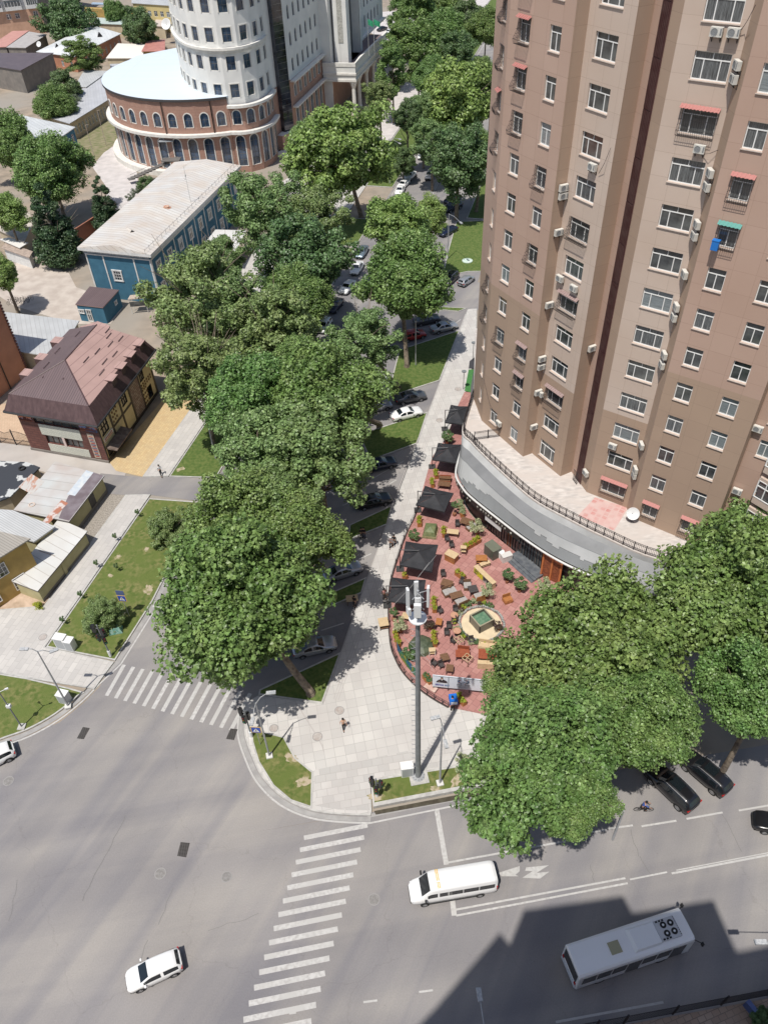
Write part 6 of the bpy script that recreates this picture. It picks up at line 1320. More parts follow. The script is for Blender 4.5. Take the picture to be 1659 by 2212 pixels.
def car(kind,color,pf,pr,label,group='cars parked along the avenue',z=0.8,zb=0.01,scale=1.0,glass_roof=False):
 """pf, pr: photo points of the front and rear ends"""
 a=G(*pf,z);b=G(*pr,z);c=(a+b)/2;h=atan2(a.y-b.y,a.x-b.x)
 if kind not in PUSED:t=PROTO[kind];PUSED[kind]=1;t.location=(c.x,c.y,zb);t.rotation_euler=(0,0,h);t.scale=(scale,)*3;t['label']=label;t['group']=group
 else:t=copy_tree(PROTO[kind],(c.x,c.y,zb),h,label,group,scale)
 recolor(t,PAINT[color]);return t
def zz2(x,y):return(548.6+x*.3307,548.6+y*.3307)
def zz0(x,y):return(548.6+x*.3307,y*.3307)
def z85(x,y):return(666.1+x*.21257,313.5+y*.21257)
car('hatch','white',(272,2122),(392,2068),'white hatchback driving across the bottom left of the crossing',group='moving cars').name='moving_car'
car('hatch','white',(-50,1652),(12,1622),'white car half outside the left picture edge',group='moving cars').name='moving_car'
car('suv','black',(1412,1662),(1490,1736),'black estate car with roof rails nearest the cyclist',group='black cars under the right trees',scale=1.04)
car('suv','black',(1482,1632),(1566,1704),'black car standing deeper in the tree shade behind the estate car',group='black cars under the right trees')
car('sedan','black',(1650,1772),(1730,1790),'dark car just entering at the right picture edge',group='moving cars').name='moving_car'
car('sedan','silver',(718,1385),(640,1402),'silver car in the parking bay nearest the crossing')
car('sedan','silver',(779,1218),(700,1243),'silver sedan with sunroof between two narrow grass islands')
car('sedan','black',(846,1070),(766,1088),'black sedan in the bay beside the deep tree shade')
car('sedan','navy',(853,992),(785,1008),'dark sedan mostly under the olive tree')
car('sedan','grey',(925,848),(848,862),'dark grey sedan parked next to the white sedan')
car('sedan','white',(914,882),(842,900),'white sedan with black roof beside the dark grey one')
car('sedan','silver',(846,868),(780,882),'pale car half hidden under the tree left of the grey sedan')
car('sedan','white',(835,808),(815,852),'white car seen from behind by the striped tree trunk')
car('sedan','silver',(992,696),(926,712),'silver sedan nearest the pavement below the parking entrance')
car('sedan','grey',(950,682),(894,694),'dark car behind the silver sedan below the parking entrance')
car('hatch','red',(918,716),(868,728),'red car in the shade left of the silver sedan')
car('hatch','black',(930,655),(895,668),'black car tail at the corner of the parking entrance')
car('suv','black',(956,615),(988,586),'black car beside the small silver hatchback by the bright lawn',scale=.95)
car('hatch','silver',(1022,593),(992,614),'small silver hatchback by the bright lawn and the tower',scale=.92)
car('sedan','white',(737,634),(764,602),'silver white sedan at the left kerb behind the dark one')
car('sedan','navy',(708,676),(738,640),'dark blue sedan at the left kerb')
car('sedan','white',(762,592),(780,562),'white sedan third in the row at the left kerb')
car('sedan','blue',(773,556),(790,528),'grey blue car at the left kerb behind the white sedan')
car('hatch','white',(692,712),(708,690),'white car roof between two tree crowns at the left kerb')
car('sedan','blue',(812,482),(826,458),'dark windowed car glimpsed between crowns on the far street')
car('sedan','white',(873,390),(898,366),'white sedan at the left kerb on the far avenue')
car('sedan','white',(862,404),(880,388),'white car close behind the far white sedan',scale=.95)
car('sedan','white',(860,416),(868,402),'white car whose bonnet shows above the lime crown',scale=.95)
car('sedan','white',(906,344),(920,322),'white car coming down the far avenue lane')
car('hatch','silver',(922,388),(934,366),'silver car under the olive tree on the far avenue')
car('sedan','navy',(962,436),(990,420),'uppermost dark blue car in the far shaded bay')
car('suv','navy',(962,452),(992,440),'middle dark blue car in the far shaded bay')
car('sedan','navy',(948,506),(986,488),'lower dark car in the far shaded bay by the lamp post')
for f_,r_,c_,lb in(((803,47),(832,38),'white','white car in the far car park by the hall'),((808,66),(842,56),'black','black car in the far car park'),((830,74),(850,62),'white','nearest white car in the far car park')):car('sedan',c_,f_,r_,lb,group='cars in the far car park')
def make_van():
 a=G(884,1925,1.2);b=G(1072,1893,1.2);c=(a+b)/2;h=atan2(a.y-b.y,a.x-b.x);t=thing('minibus','white minibus with yellow roof lettering waiting behind the stop line','minibus',(c.x,c.y,0.01),h)
 tab=[(-3.45,.86,.5,1.3,2.35,.80),(-3.38,.95,.4,1.35,2.58,.86),(-3.0,.98,.38,1.35,2.66,.88),(1.6,.98,.38,1.35,2.66,.88),(1.95,.98,.38,1.35,2.56,.84),(2.75,.96,.4,1.30,1.50,.84),(3.25,.90,.42,1.12,1.25,.80),(3.5,.80,.45,.85,.95,.70),(3.58,.66,.5,.72,.76,.6)]
 m=MB();R_=.37;ax=(-2.05,2.5);rings=[];xs=list(np.linspace(-3.45,3.58,52))
 for x in xs:
  p=pts_of(section(tab,min(x,3.579)));L_=[]
  for k,(y,z)in enumerate(p):
   for xa in ax:
    d=abs(x-xa)
    if d<R_ and k<2:z=max(z,R_+sqrt(R_*R_-d*d))
   L_.append((x,y,z))
  rings.append(L_)
 for p,q in zip(rings,rings[1:]):
  for k in range(8):m.poly([p[k],p[k+1],q[k+1],q[k]][::-1]);m.poly([(v[0],-v[1],v[2])for v in(p[k],p[k+1],q[k+1],q[k])])
 for L_,f in((rings[0],1),(rings[-1],-1)):pl=L_+[(v[0],-v[1],v[2])for v in L_[::-1]][1:];m.poly(pl if f<0 else pl[::-1])
 m.build('body',PAINT['white'],t,world=False,smooth=True,merge=True)
 g=MB();rows_=[]
 for k in range(4):
  f=.08+.84*k/3;s=[tab[4][i]+(tab[5][i]-tab[4][i])*f for i in range(6)];p=pts_of(s);rows_.append([(s[0]+.012,y,z+.014)for y,z in((-p[6][0],p[6][1]),(-p[7][0],p[7][1]),(0,p[8][1]),(p[7][0],p[7][1]),(p[6][0],p[6][1]))])
 for p,q in zip(rows_,rows_[1:]):
  for k in range(4):g.poly([p[k],p[k+1],q[k+1],q[k]])
 g.build('windshield',cglass,t,world=False)
 for sgn in(-1,1):
  for x0,x1 in((-3.2,-1.95),(-1.9,-.65),(-.6,.55),(.6,1.3),(1.45,2.25)):
   g=MB();pv=None
   for k in range(4):
    x=x0+(x1-x0)*k/3;p=pts_of(section(tab,x));A_,B_=Vector(p[4]),Vector(p[5]);q0,q1=A_.lerp(B_,.10),A_.lerp(B_,.70);cur=((x,sgn*(q0.x+.012),q0.y),(x,sgn*(q1.x+.012),q1.y))
    if pv:g.poly([pv[0],cur[0],cur[1],pv[1]])
    pv=cur
   g.build('side_window',cglass,t,world=False)
  q=MB();q.box((3.3,sgn*.66,.92),(.28,.34,.2));q.build('headlight',lampm,t,world=False)
  q=MB();q.box((-3.42,sgn*.84,1.25),(.08,.14,.5));q.build('tail_light',tailm,t,world=False)
  q=MB();q.box((2.45,sgn*1.16,1.5),(.14,.24,.34));q.box((2.45,sgn*1.02,1.38),(.05,.2,.05));q.build('mirror',trimb,t,world=False)
  q=MB();q.box((0.2,sgn*.97,.47),(4.1,.09,.12));q.build('side_step',trimb,t,world=False)
 q=MB();q.box((3.56,0,.55),(.1,1.35,.26));q.build('bumper',trimb,t,world=False)
 q=MB();q.box((2.95,.28,1.345),(.12,.9,.03));q.build('bonnet_vent',trimb,t,world=False)
 q=MB();r_=random.Random(2)
 for k in range(15):
  y=-.72+k*.1
  if k in(9,):continue
  for xx in(1.22,1.36):q.box((xx,y,2.685),(.085,.06+.02*r_.random(),.01))
 q.build('roof_lettering',mat('yellow_letters',(.75,.42,.03),rough=.5),t,world=False)
 q=MB();q.box((2.05,.25,2.45),(.2,.5,.02));add_wheels(t,ax,.88,.34)
make_van()
def make_bus():
 z=3.1;a=G(940.4+1250*.4332,1489+1165*.4332,z);b=G(940.4+690*.4332,1489+1352*.4332,z);c=(a+b)/2;h=atan2(a.y-b.y,a.x-b.x);Lb=(a-b).length+.2;hw=1.22
 t=thing('city_bus','white city bus with round roof fans driving through the building shadow','bus',(c.x,c.y,0.01),h);m=MB();X=Lb/2
 def ringp(x,sx):
  return[(x,hw*.94,.35),(x,hw,.5),(x,hw,2.75),(x,hw*.95,2.96),(x,hw*.82,3.08),(x,0,3.12)]if sx else None
 R_=[ringp(x,1)for x in(-X+.06,X-.06)];e0=[(-X,y*.94,z_ if z_<2.8 else z_-.08)for _,y,z_ in R_[0]];e1=[(X,y*.94,z_ if z_<2.8 else z_-.08)for _,y,z_ in R_[1]]
 rg=[e0]+R_+[e1]
 for p,q in zip(rg,rg[1:]):
  for k in range(5):m.poly([p[k],p[k+1],q[k+1],q[k]][::-1]);m.poly([(v[0],-v[1],v[2])for v in(p[k],p[k+1],q[k+1],q[k])])
 for L_,f in((rg[0],1),(rg[-1],-1)):pl=L_+[(v[0],-v[1],v[2])for v in L_[::-1]][1:];m.poly(pl if f<0 else pl[::-1])
 m.build('body',paint('bus_white',(.84,.84,.84),rough=.4),t,world=False,merge=True)
 for s_ in(-1,1):
  n=7;
  for k in range(n):
   x0=-X+.35+(Lb-.9)*k/n;x1=x0+(Lb-.9)/n-.10;g=MB();dr=s_<0 and k in(3,6);z0=.55 if dr else 1.35
   g.poly([(x0,s_*(hw+.012),z0),(x1,s_*(hw+.012),z0),(x1,s_*(hw+.012),2.62),(x0,s_*(hw+.012),2.62)][::(-1 if s_>0 else 1)]);g.build('door' if dr else 'side_window',cglass,t,world=False)
 g=MB();g.box((-X-.012,0,2.05),(.04,1.95,1.35));g.build('rear_window',cglass,t,world=False);g=MB();g.box((X+.012,0,1.9),(.05,2.1,1.9));g.build('windshield',cglass,t,world=False)
 g=MB();g.box((-X-.03,0,.75),(.06,2.2,.5));g.build('rear_bumper',mat('bus_pale',(.5,.52,.55)),t,world=False)
 for y in(-.95,.95):g=MB();g.box((-X-.03,y,1.15),(.06,.2,.35));g.build('tail_light',tailm,t,world=False)
 g=MB();x0,x1=-.1,2.1;g.hexa([(x0,-.82,3.1),(x1,-.82,3.1),(x1,.82,3.1),(x0,.82,3.1)],[(x0+.25,-.72,3.34),(x1,-.72,3.34),(x1,.72,3.34),(x0+.25,.72,3.34)]);u=g.build('roof_cooling_unit',mat('bus_roof_unit',(.80,.81,.82),rough=.5),t,world=False)
 g=MB();g.box((2.95,0,3.22),(1.65,1.44,.24));g.build('fan_housing',mat('bus_fan_housing',(.52,.53,.55),rough=.5),t,world=False)
 for x in(2.75,3.35):
  for y in(-.3,.3):
   g=MB();g.lathe([(.09,.03),(.24,.035),(.24,0)],16,(x,y,3.345));g.lathe([(0,.05),(.08,.05),(.08,0)],10,(x,y,3.345),1);g.build('roof_fan',[trimb,MATS['bus_roof_unit']],t,world=False)
 for y in(-.62,.62):
  for x in(2.35,2.6,2.85):g=MB();g.box((x,y,3.345),(.17,.13,.02));g.build('roof_vent',trimb,t,world=False)
 g=MB();
 for k in range(9):g.box((3.74,-.6+k*.15,3.345),(.05,.09,.02))
 g.build('vent_slots',trimb,t,world=False)
 g=MB();g.box((-1.35,-.05,3.15),(.85,.85,.07));g.build('roof_hatch',mat('hatch_olive',(.36,.34,.22),rough=.6),t,world=False)
 for y,s_ in((1.3,1),(-1.55,-1)):
  g=MB();g.cyl((X-.1,y*.75,2.95),(X+.35,y,2.9),.03,n=5);g.box((X+.4,y,2.7),(.12,.22,.42));g.build('mirror',trimb,t,world=False)
 add_wheels(t,(-X+2.0,X-2.3),1.1,.46)
make_bus()
#  the block the picture is taken from: it throws the stepped shadow on the road
HB2=66.9;sh=Vector((cos(SUN_AZ_TO),sin(SUN_AZ_TO)))*(HB2/math.tan(SUN_EL))
outl=[(-34,-34)]+[tuple(Vector(G2(*p))-sh)for p in((790,2330),(940,2178),(1079,2015),(1105,2045),(1131,1966),(1345,1935),(1365,1972),(1540,1944),(1590,2056),(1720,2030))]+[(34,-4.5),(36,-30)]
blk=thing('own_block','high block under the viewpoint whose stepped roof edge throws the dark shadow around the bus','building',(2,-16,0));m=MB()
n=len(outl);a_=sum(outl[i][0]*outl[(i+1)%n][1]-outl[(i+1)%n][0]*outl[i][1]for i in range(n));O_=outl if a_>0 else outl[::-1]
for i in range(n):
 a,b=O_[i],O_[(i+1)%n];L_=(Vector(b)-Vector(a)).length;hs=[]
 if L_>5 and min(a[1],b[1])>-12:
  for k in range(int(L_/4)):
   for f in range(16):hs.append((1.3+k*4,2.9+k*4,6+f*3.7,7.9+f*3.7))
 facade(m,a,b,0.0,HB2,hs,0,0,.25)
m.prism(O_,HB2-.3,HB2-.02);m.build('wall',clad2,blk)
#  cafe terrace
def X_(x,y):return(783.7+.18895*x,1214.7+.18895*y)
def Y_(x,y):return(783.7+.18895*x,940.4+.18895*y)
def V_(x,y):return(1018.8+.14175*x,1175.6+.14175*y)
ZD=0.24
deck_m=brick('red_stamped_deck',(0.47,0.255,0.225),(0.38,0.185,0.165),(0.20,0.10,0.09),0.7,0.7,0.02,rot=-radians(50),rough=0.6,stain=(0.30,0.14,0.125),nscale=0.7)
edgeL=[G2(*p,ZD)for p in[(992,872),Y_(940,40),Y_(800,240),Y_(700,560),Y_(610,900),Y_(510,1110),Y_(440,1300),X_(330,200),X_(300,480),X_(320,900),X_(380,1100),X_(480,1270),X_(650,1440),X_(820,1560),X_(980,1650)]]
eL=smooth_curve(edgeL,4)
inner=[tuple(Vector(cbot[i]))for i in range(0,len(cbot)-6)]
dk_poly=eL+[G2(1180,1570,ZD),G2(1330,1420,ZD)]+offs(cbot,-0.9)[6:-12][::-1]
g=MB();g.prism(dk_poly,0.1,ZD);struct('cafe_deck',g,deck_m)
wood=mat('warm_wood',(0.42,0.18,0.06),(0.30,0.12,0.04),scale=3,rough=.5,stretch=(1,6,1));wood2=mat('brown_wood',(0.20,0.11,0.06),(0.13,0.07,0.04),scale=4,rough=.55,stretch=(1,6,1));wood3=mat('pale_wood',(0.60,0.46,0.28),(0.50,0.37,0.22),scale=3,rough=.6,stretch=(1,6,1))
redw=mat('red_stained_wood',(0.33,0.095,0.045),(0.24,0.06,0.03),scale=3,rough=.45,stretch=(6,1,1));greyc=mat('grey_cushion',(0.38,0.36,0.34),(0.30,0.29,0.28),scale=4,rough=.9);darkc=mat('dark_rattan',(0.045,0.04,0.04),(0.08,0.07,0.068),scale=12,rough=.7)
def place(p0,p1,z=ZD):
 a=G(*p0,z);b=G(*p1,z);return(a+b)/2,atan2(b.y-a.y,b.x-a.x),(b-a).length
GRP={}
def table(p0,p1,wd,m,label,h=.75,kind='table'):
 c,r,L_=place(p0,p1,ZD+h);t=thing('cafe_table',label,'table',(c.x,c.y,ZD),r,'cafe tables');q=MB();q.box((0,0,h-.025),(L_,wd,.05))
 for k in range(4):q.box((0,-wd/2+wd*(k+.5)/4,h+.004),(L_*.98,wd/4-.02,.012))
 q.build('table_top',m,t,world=False)
 for x in(-1,1):
  for y in(-1,1):q=MB();q.box((x*(L_/2-.08),y*(wd/2-.08),(h-.05)/2),(.06,.06,h-.05));q.build('leg',iron if m is not wood3 else wood2,t,world=False)
 return t
CH={}
def make_chair(m,fr):
 t=thing('cafe_chair','x','chair');q=MB();q.box((0,0,.44),(.5,.5,.07));q.build('seat',m,t,world=False);q=MB();q.box((0,.25,.74),(.5,.06,.5));q.build('backrest',m,t,world=False)
 for x in(-.22,.22):
  for y in(-.22,.22):q=MB();q.box((x,y,.2),(.045,.045,.4));q.build('leg',fr,t,world=False)
  q=MB();q.box((x*1.15,0,.66),(.05,.48,.05));q.build('armrest',fr,t,world=False)
 return t
def chair(px,ang,label,key='dark',scale=1.0):
 if key not in CH:
  o=make_chair({'dark':darkc,'white':pvc}[key],{'dark':iron,'white':pvc}[key]);CH[key]=o;c=G(*px,ZD+.5);o.location=(c.x,c.y,ZD);o.rotation_euler=(0,0,ang);o['label']=label;o['group']='cafe chairs';return o
 c=G(*px,ZD+.5);return copy_tree(CH[key],(c.x,c.y,ZD),ang,label,'cafe chairs',scale)
def bench(p0,p1,dp,m,cush,label,back=1):
 c,r,L_=place(p0,p1,ZD+.45);t=thing('cafe_bench',label,'bench',(c.x,c.y,ZD),r,'cafe benches and sofas');q=MB();q.box((0,0,.21),(L_,dp,.36));q.build('frame',m,t,world=False)
 q=MB();n=max(1,int(L_/.8));
 for k in range(n):q.box((-L_/2+L_*(k+.5)/n,-.04*back,.44),(L_/n-.05,dp-.16,.12))
 q.build('cushion',cush,t,world=False);q=MB();q.box((0,back*(dp/2-.04),.62),(L_,.07,.55));q.build('backrest',m,t,world=False);return t
def planter(p0,p1,wd,m,kind,label,h=.62,pl=.38):
 c,r,L_=place(p0,p1,ZD+h);t=thing('planter',label,'planter',(c.x,c.y,ZD),r,'cafe planters');q=MB();e=.04
 for s in(-1,1):q.box((0,s*(wd/2-e/2),h/2),(L_,e,h));q.box((s*(L_/2-e/2),0,h/2),(e,wd-2*e,h))
 for k in range(3):q.box((0,0,.1+k*.22),(L_+.012,wd+.012,.012))
 q.box((0,0,h*.42),(L_-.08,wd-.08,h*.8),mi=1);q.build('box',[m,mat('soil',(.07,.05,.035),rough=1)],t,world=False)
 n=max(1,round(L_/.55))
 for k in range(n):mesh_obj('plant',CR[kind][0],t,(-L_/2+L_*(k+.5)/n,0,h+.12),k*1.3,(pl,pl*.9,pl*1.1))
 return t
def pot(px,r_,hc,kind,label,stem=0,potm=None,pr=.25,cat='potted plant'):
 c=G(*px,ZD+hc);t=thing('potted_plant',label,cat,(c.x,c.y,ZD),0,'potted plants on the cafe terrace');q=MB();q.lathe([(pr*.7,0),(pr,.45),(pr*.9,.45),(0,.42)],12);q.build('pot',potm or mat('clay_pot',(.30,.13,.07),(.22,.1,.06),scale=3),t,world=False)
 q=MB();q.cyl((0,0,.4),(0,0,hc),.03,n=5);q.build('stem',bark,t,world=False);mesh_obj('foliage',CR[kind][0],t,(0,0,hc),0,(r_,)*3);return t
def umbrella(c4,label,h=2.75,arm=None):
 """c4: photo points of the canopy corners at height h; a hanging square parasol on a side mast"""
 P_=[G(*p,h+ZD)for p in c4];c=sum(P_,Vector((0,0,0)))/4;t=thing('parasol',label,'parasol',(c.x,c.y,ZD),0,'black cantilever parasols beside the pavement');q=MB();ap=Vector((c.x,c.y,h+ZD+.62))
 for i in range(4):
  a,b=P_[i],P_[(i+1)%4];mid=(a+b)/2;mm=mid.lerp(Vector((c.x,c.y,mid.z)),.05)-Vector((0,0,.05))
  for s_,e_ in((a,mm),(mm,b)):
   N_=5;pr=None
   for k in range(N_+1):
    f=k/N_;sag=-.10*sin(pi*f);A=s_.lerp(ap,f)+Vector((0,0,sag));B=e_.lerp(ap,f)+Vector((0,0,sag*1.15));
    if pr:q.poly([pr[0],pr[1],B,A])
    pr=(A,B)
   q.poly([s_,s_-Vector((0,0,.2)),e_-Vector((0,0,.2)),e_])
 q.build('canopy',mat('black_canvas',(0.022,0.023,0.027),(0.035,0.036,0.041),scale=1.2,rough=.75),t)
 l=(P_[0]+P_[3])/2;mp=l+(l-c).normalized()*.35;q=MB();q.cyl((mp.x,mp.y,ZD),(mp.x,mp.y,3.5),.05,n=8);q.build('mast',iron,t);q=MB();q.cyl((mp.x,mp.y,3.45),(ap.x,ap.y,ap.z+.18),.05,n=6);q.cyl(ap,ap+Vector((0,0,.25)),.05,n=6);q.build('arm',mat('arm_steel',(.10,.10,.105),rough=.4),t)
 q=MB();
 for i in range(4):q.cyl(P_[i]-Vector((0,0,.03)),ap-Vector((0,0,.06)),.02,n=4)
 q.build('ribs',iron,t);q=MB();q.box((mp.x,mp.y,ZD+.05),(.9,.9,.1));q.build('base',mat('base_dark',(.05,.05,.05)),t)
def zz(x,y):return(548.6+x*.3307,548.6+y*.3307)
umbrella([zz(1285,985),zz(1400,995),zz(1372,1115),zz(1245,1098)],'farthest black parasol, right at the tower foot')
umbrella([Y_(860,85),Y_(1150,105),Y_(1085,320),Y_(790,275)],'black parasol second from the tower end of the row')
umbrella([Y_(710,575),Y_(1035,660),Y_(935,875),Y_(605,790)],'black parasol in the middle of the row beside the green covered sofa',h=2.7)
umbrella([Y_(490,1210),Y_(860,1250),Y_(790,1560),Y_(420,1480)],'large black parasol second from the mast end of the row',h=2.8)
umbrella([X_(330,170),X_(720,200),X_(690,500),X_(285,440)],'black parasol nearest the grey mast',h=2.8)
tables=[(Y_(960,1090),Y_(1095,1105),.8,wood3,'pale table beside a planter in the upper part of the terrace'),(Y_(1120,960),Y_(1250,1000),1.1,wood2,'square table with glass inset near the shop windows'),(X_(900,215),X_(1020,250),1.0,wood2,'brown slatted table left of the diagonal sofa group'),(X_(1000,390),X_(1140,350),.9,wood2,'long brown table between two grey cushioned sofas'),(X_(1210,310),X_(1310,290),1.0,darkc,'black table beyond the flower bed'),(X_(890,1090),X_(980,1070),.85,wood2,'square brown table in front of the banner end'),(X_(950,1200),X_(1035,1210),.85,wood2,'square brown table just behind the white billboard'),(X_(1060,1040),X_(1220,1045),.9,redw,'red brown table by the stacked chair frames'),(X_(835,670),X_(905,680),.9,wood,'orange wood table next to the purple shrub'),(X_(450,600),X_(640,640),.8,wood3,'pale bench table under the nearest parasol'),(Y_(870,470),Y_(1010,480),.7,wood2,'brown table in the gap between the two upper parasols'),(Y_(860,545),Y_(1000,560),.9,wood2,'second brown table in the gap between the two upper parasols')]
for a in tables:table(*a)
for p,lb in((X_(1045,600),'round brick coloured table by the pond edge, farther one'),(X_(1078,780),'round brick coloured table by the pond edge, nearer one')):
 c=G(*p,ZD+.7);t=thing('round_table',lb,'table',(c.x,c.y,ZD),0,'cafe tables');q=MB();q.lathe([(0,.70),(.42,.70),(.42,.64)],18);q.build('table_top',mat('brick_top',(.42,.20,.13),(.5,.3,.2),scale=5),t,world=False);q=MB();q.cyl((0,0,0),(0,0,.64),.05,n=8);q.lathe([(.28,.02),(.26,.04),(0,.05)],12);q.build('pedestal',iron,t,world=False)
chs=[(X_(918,130),.1,'lone dark chair between planters near the terrace middle'),(X_(885,550),.5,'dark chair beside the red shrub'),(X_(985,725),0,'upper dark chair of the pair left of the round table'),(X_(958,800),0,'lower dark chair of the pair left of the round table'),(X_(1045,660),-1.2,'dark chair with stacked seats by the pond'),(X_(1240,890),.1,'dark chair in front of the square glass tank'),(X_(1060,535),.2,'dark chair at the pond edge flowers'),(Y_(965,1180),.3,'dark chair below the pale table'),(Y_(1015,1250),.2,'black box chair above the orange counter'),(X_(1130,215),-.6,'dark chair behind the long planter'),(X_(815,1150),.8,'round dark chair near the green cover'),(X_(895,1170),.4,'round dark chair behind the billboard'),(Y_(1080,1010),0,'chair with a red cloth near the pale table'),(X_(1035,890),.9,'dark folding chair by the window frame stand')]
for p,a,lb in chs:chair(p,a,lb)
bens=[(X_(920,350),X_(1060,300),1.0,wood2,greyc,'grey cushioned sofa left of the long brown table',1),(X_(1070,470),X_(1190,415),1.0,wood2,greyc,'grey cushioned sofa right of the long brown table',-1),(X_(1150,260),X_(1240,255),1.0,wood2,greyc,'grey sofa beyond the flower bed',1),(X_(1280,400),X_(1380,370),1.0,wood,greyc,'grey topped sofa with orange frame by the pale shrub',-1),(Y_(880,500),Y_(1005,505),.7,redw,wood2,'brown sofa below the second parasol',1),(X_(1320,930),X_(1550,965),.8,wood3,wood3,'tan padded sofa beside the big tree',1),(X_(1310,1150),X_(1540,1165),.8,wood3,wood3,'tan sofa facing the dark red table top',-1),(X_(1610,430),X_(1700,400),.8,wood,wood,'orange wooden bench at the tree edge',1),(X_(1080,1000),X_(1215,1015),.6,redw,redw,'low red brown bench by the stacked frames',1),(Y_(1190,1060),Y_(1290,1010),.7,wood2,greyc,'grey sofa by the pale yellow shrub',1)]
for a in bens:bench(*a[:6],back=a[6])
table(X_(1320,1040),X_(1545,1060),1.2,redw,'big dark red table between the tan sofas')
pls=[(X_(1065,90),X_(1165,160),.5,wood,'bright','orange planter of yellow green leaves in the open middle'),(X_(815,400),X_(820,540),.45,wood,'bright','long orange planter by the nearest parasol'),(X_(812,790),X_(825,930),.45,wood,'bright','long orange planter near the terrace centre line'),(X_(370,780),X_(410,930),.5,wood,'bright','orange planter on the curved edge beside the topiary'),(X_(700,1270),X_(780,1370),.5,wood,'shrub','orange planter with dark green bush behind the mast'),(X_(1080,1500),X_(1170,1600),.5,wood,'bright','orange planter right of the blue coat'),(Y_(1160,1270),Y_(1335,1170),.6,wood,'bright','long orange planter leading to the pale shrub'),(Y_(925,1050),Y_(930,1130),.45,wood,'bright','narrow orange planter by the pale table'),(Y_(645,930),Y_(650,1010),.55,wood,'bright','dark orange planter at the pavement side below the middle parasol'),(Y_(1110,740),Y_(1140,900),.5,wood,'pale','orange planter along the shop windows'),(Y_(830,400),Y_(845,460),.5,wood,'bright','planter below the second parasol on the pavement side'),(Y_(790,500),Y_(800,560),.45,wood,'bright','small planter on the pavement edge above the middle parasol'),(Y_(465,1580),Y_(500,1610),.45,wood,'bright','small planter between the two nearest parasols')]
for a in pls:planter(*a)
for p,r_,hc,kd,lb in((X_(430,700),.75,1.5,'pale','pale leaved shrub on the terrace edge by the sidewalk table'),(X_(770,680),.8,1.2,'purple','dark purple shrub in the terrace middle'),(X_(1430,310),.75,1.4,'pale','pale tree in a pot near the yellow counter'),(Y_(1310,1030),.9,1.5,'pale','pale yellow round shrub close to the shop windows'),(Y_(580,1130),.75,1.0,'shrub','round dark green topiary on the pavement edge'),(X_(530,1030),.85,1.1,'shrub','dense dark green bush behind the banner'),(X_(1650,130),.6,1.2,'shrub','potted dark tree in front of the dark steps'),(V_(550,450),.7,1.5,'shrub','potted orange tree by the steps'),(V_(740,590),.8,1.5,'shrub','dark bushy pot plant beside the big tree'),(Y_(1050,790),.5,1.9,'shrub','small palm in the upper part of the terrace'),(Y_(965,0),.9,1.4,'shrub','green bush between the first and second parasol'),(X_(1560,720),.6,.8,'purple','reddish bush right of the glass tank'),(V_(1130,600),.8,1.2,'pale','white flowering shrub by the shop door'),(X_(350,560),.5,1.6,'shrub','dark climber on the post near the nearest parasol')):
 pot(p,r_,hc,kd,lb)
c,r,L_=place(Y_(690,1050),Y_(850,1070),ZD+.9);t=thing('covered_sofa','furniture under an olive green tarpaulin beside the middle parasol','covered furniture',(c.x,c.y,ZD),r);q=MB()
b4=[(-L_/2,-.95,0),(L_/2,-.95,0),(L_/2,1.0,0),(-L_/2,1.0,0)];t4=[(-L_/2+.25,-.6,.75),(L_/2-.25,-.62,.8),(L_/2-.2,.75,1.05),(-L_/2+.2,.7,1.0)];q.hexa(b4,t4);q.poly([t4[0],t4[1],(0,0,1.15)]);q.poly([t4[1],t4[2],(0,0,1.15)]);q.poly([t4[2],t4[3],(0,0,1.15)]);q.poly([t4[3],t4[0],(0,0,1.15)])
tarp=mat('green_tarp',(0.10,0.13,0.055),(0.17,0.19,0.09),scale=2.5,rough=.6,bump=.6,bscale=2.5);q.build('tarpaulin',tarp,t,world=False);q=MB();
for z in(.3,.6):q.tube([(-L_/2-.02,-.98,z*.6),(L_/2+.02,-.98,z*.6),(L_/2+.02,1.02,z*.6)],.015,4)
q.build('lashing',wood3,t,world=False)
c,r,L_=place(X_(600,880),X_(740,960),ZD+.6);t=thing('covered_sofa','low heap under a dark green cover behind the mast','covered furniture',(c.x,c.y,ZD),r);q=MB();q.lathe([(1.4,0),(1.25,.35),(.7,.7),(0,.85)],9);q.build('tarpaulin',mat('dark_green_tarp',(.06,.08,.05),(.11,.13,.08),scale=2,rough=.5,bump=.4),t,world=False)
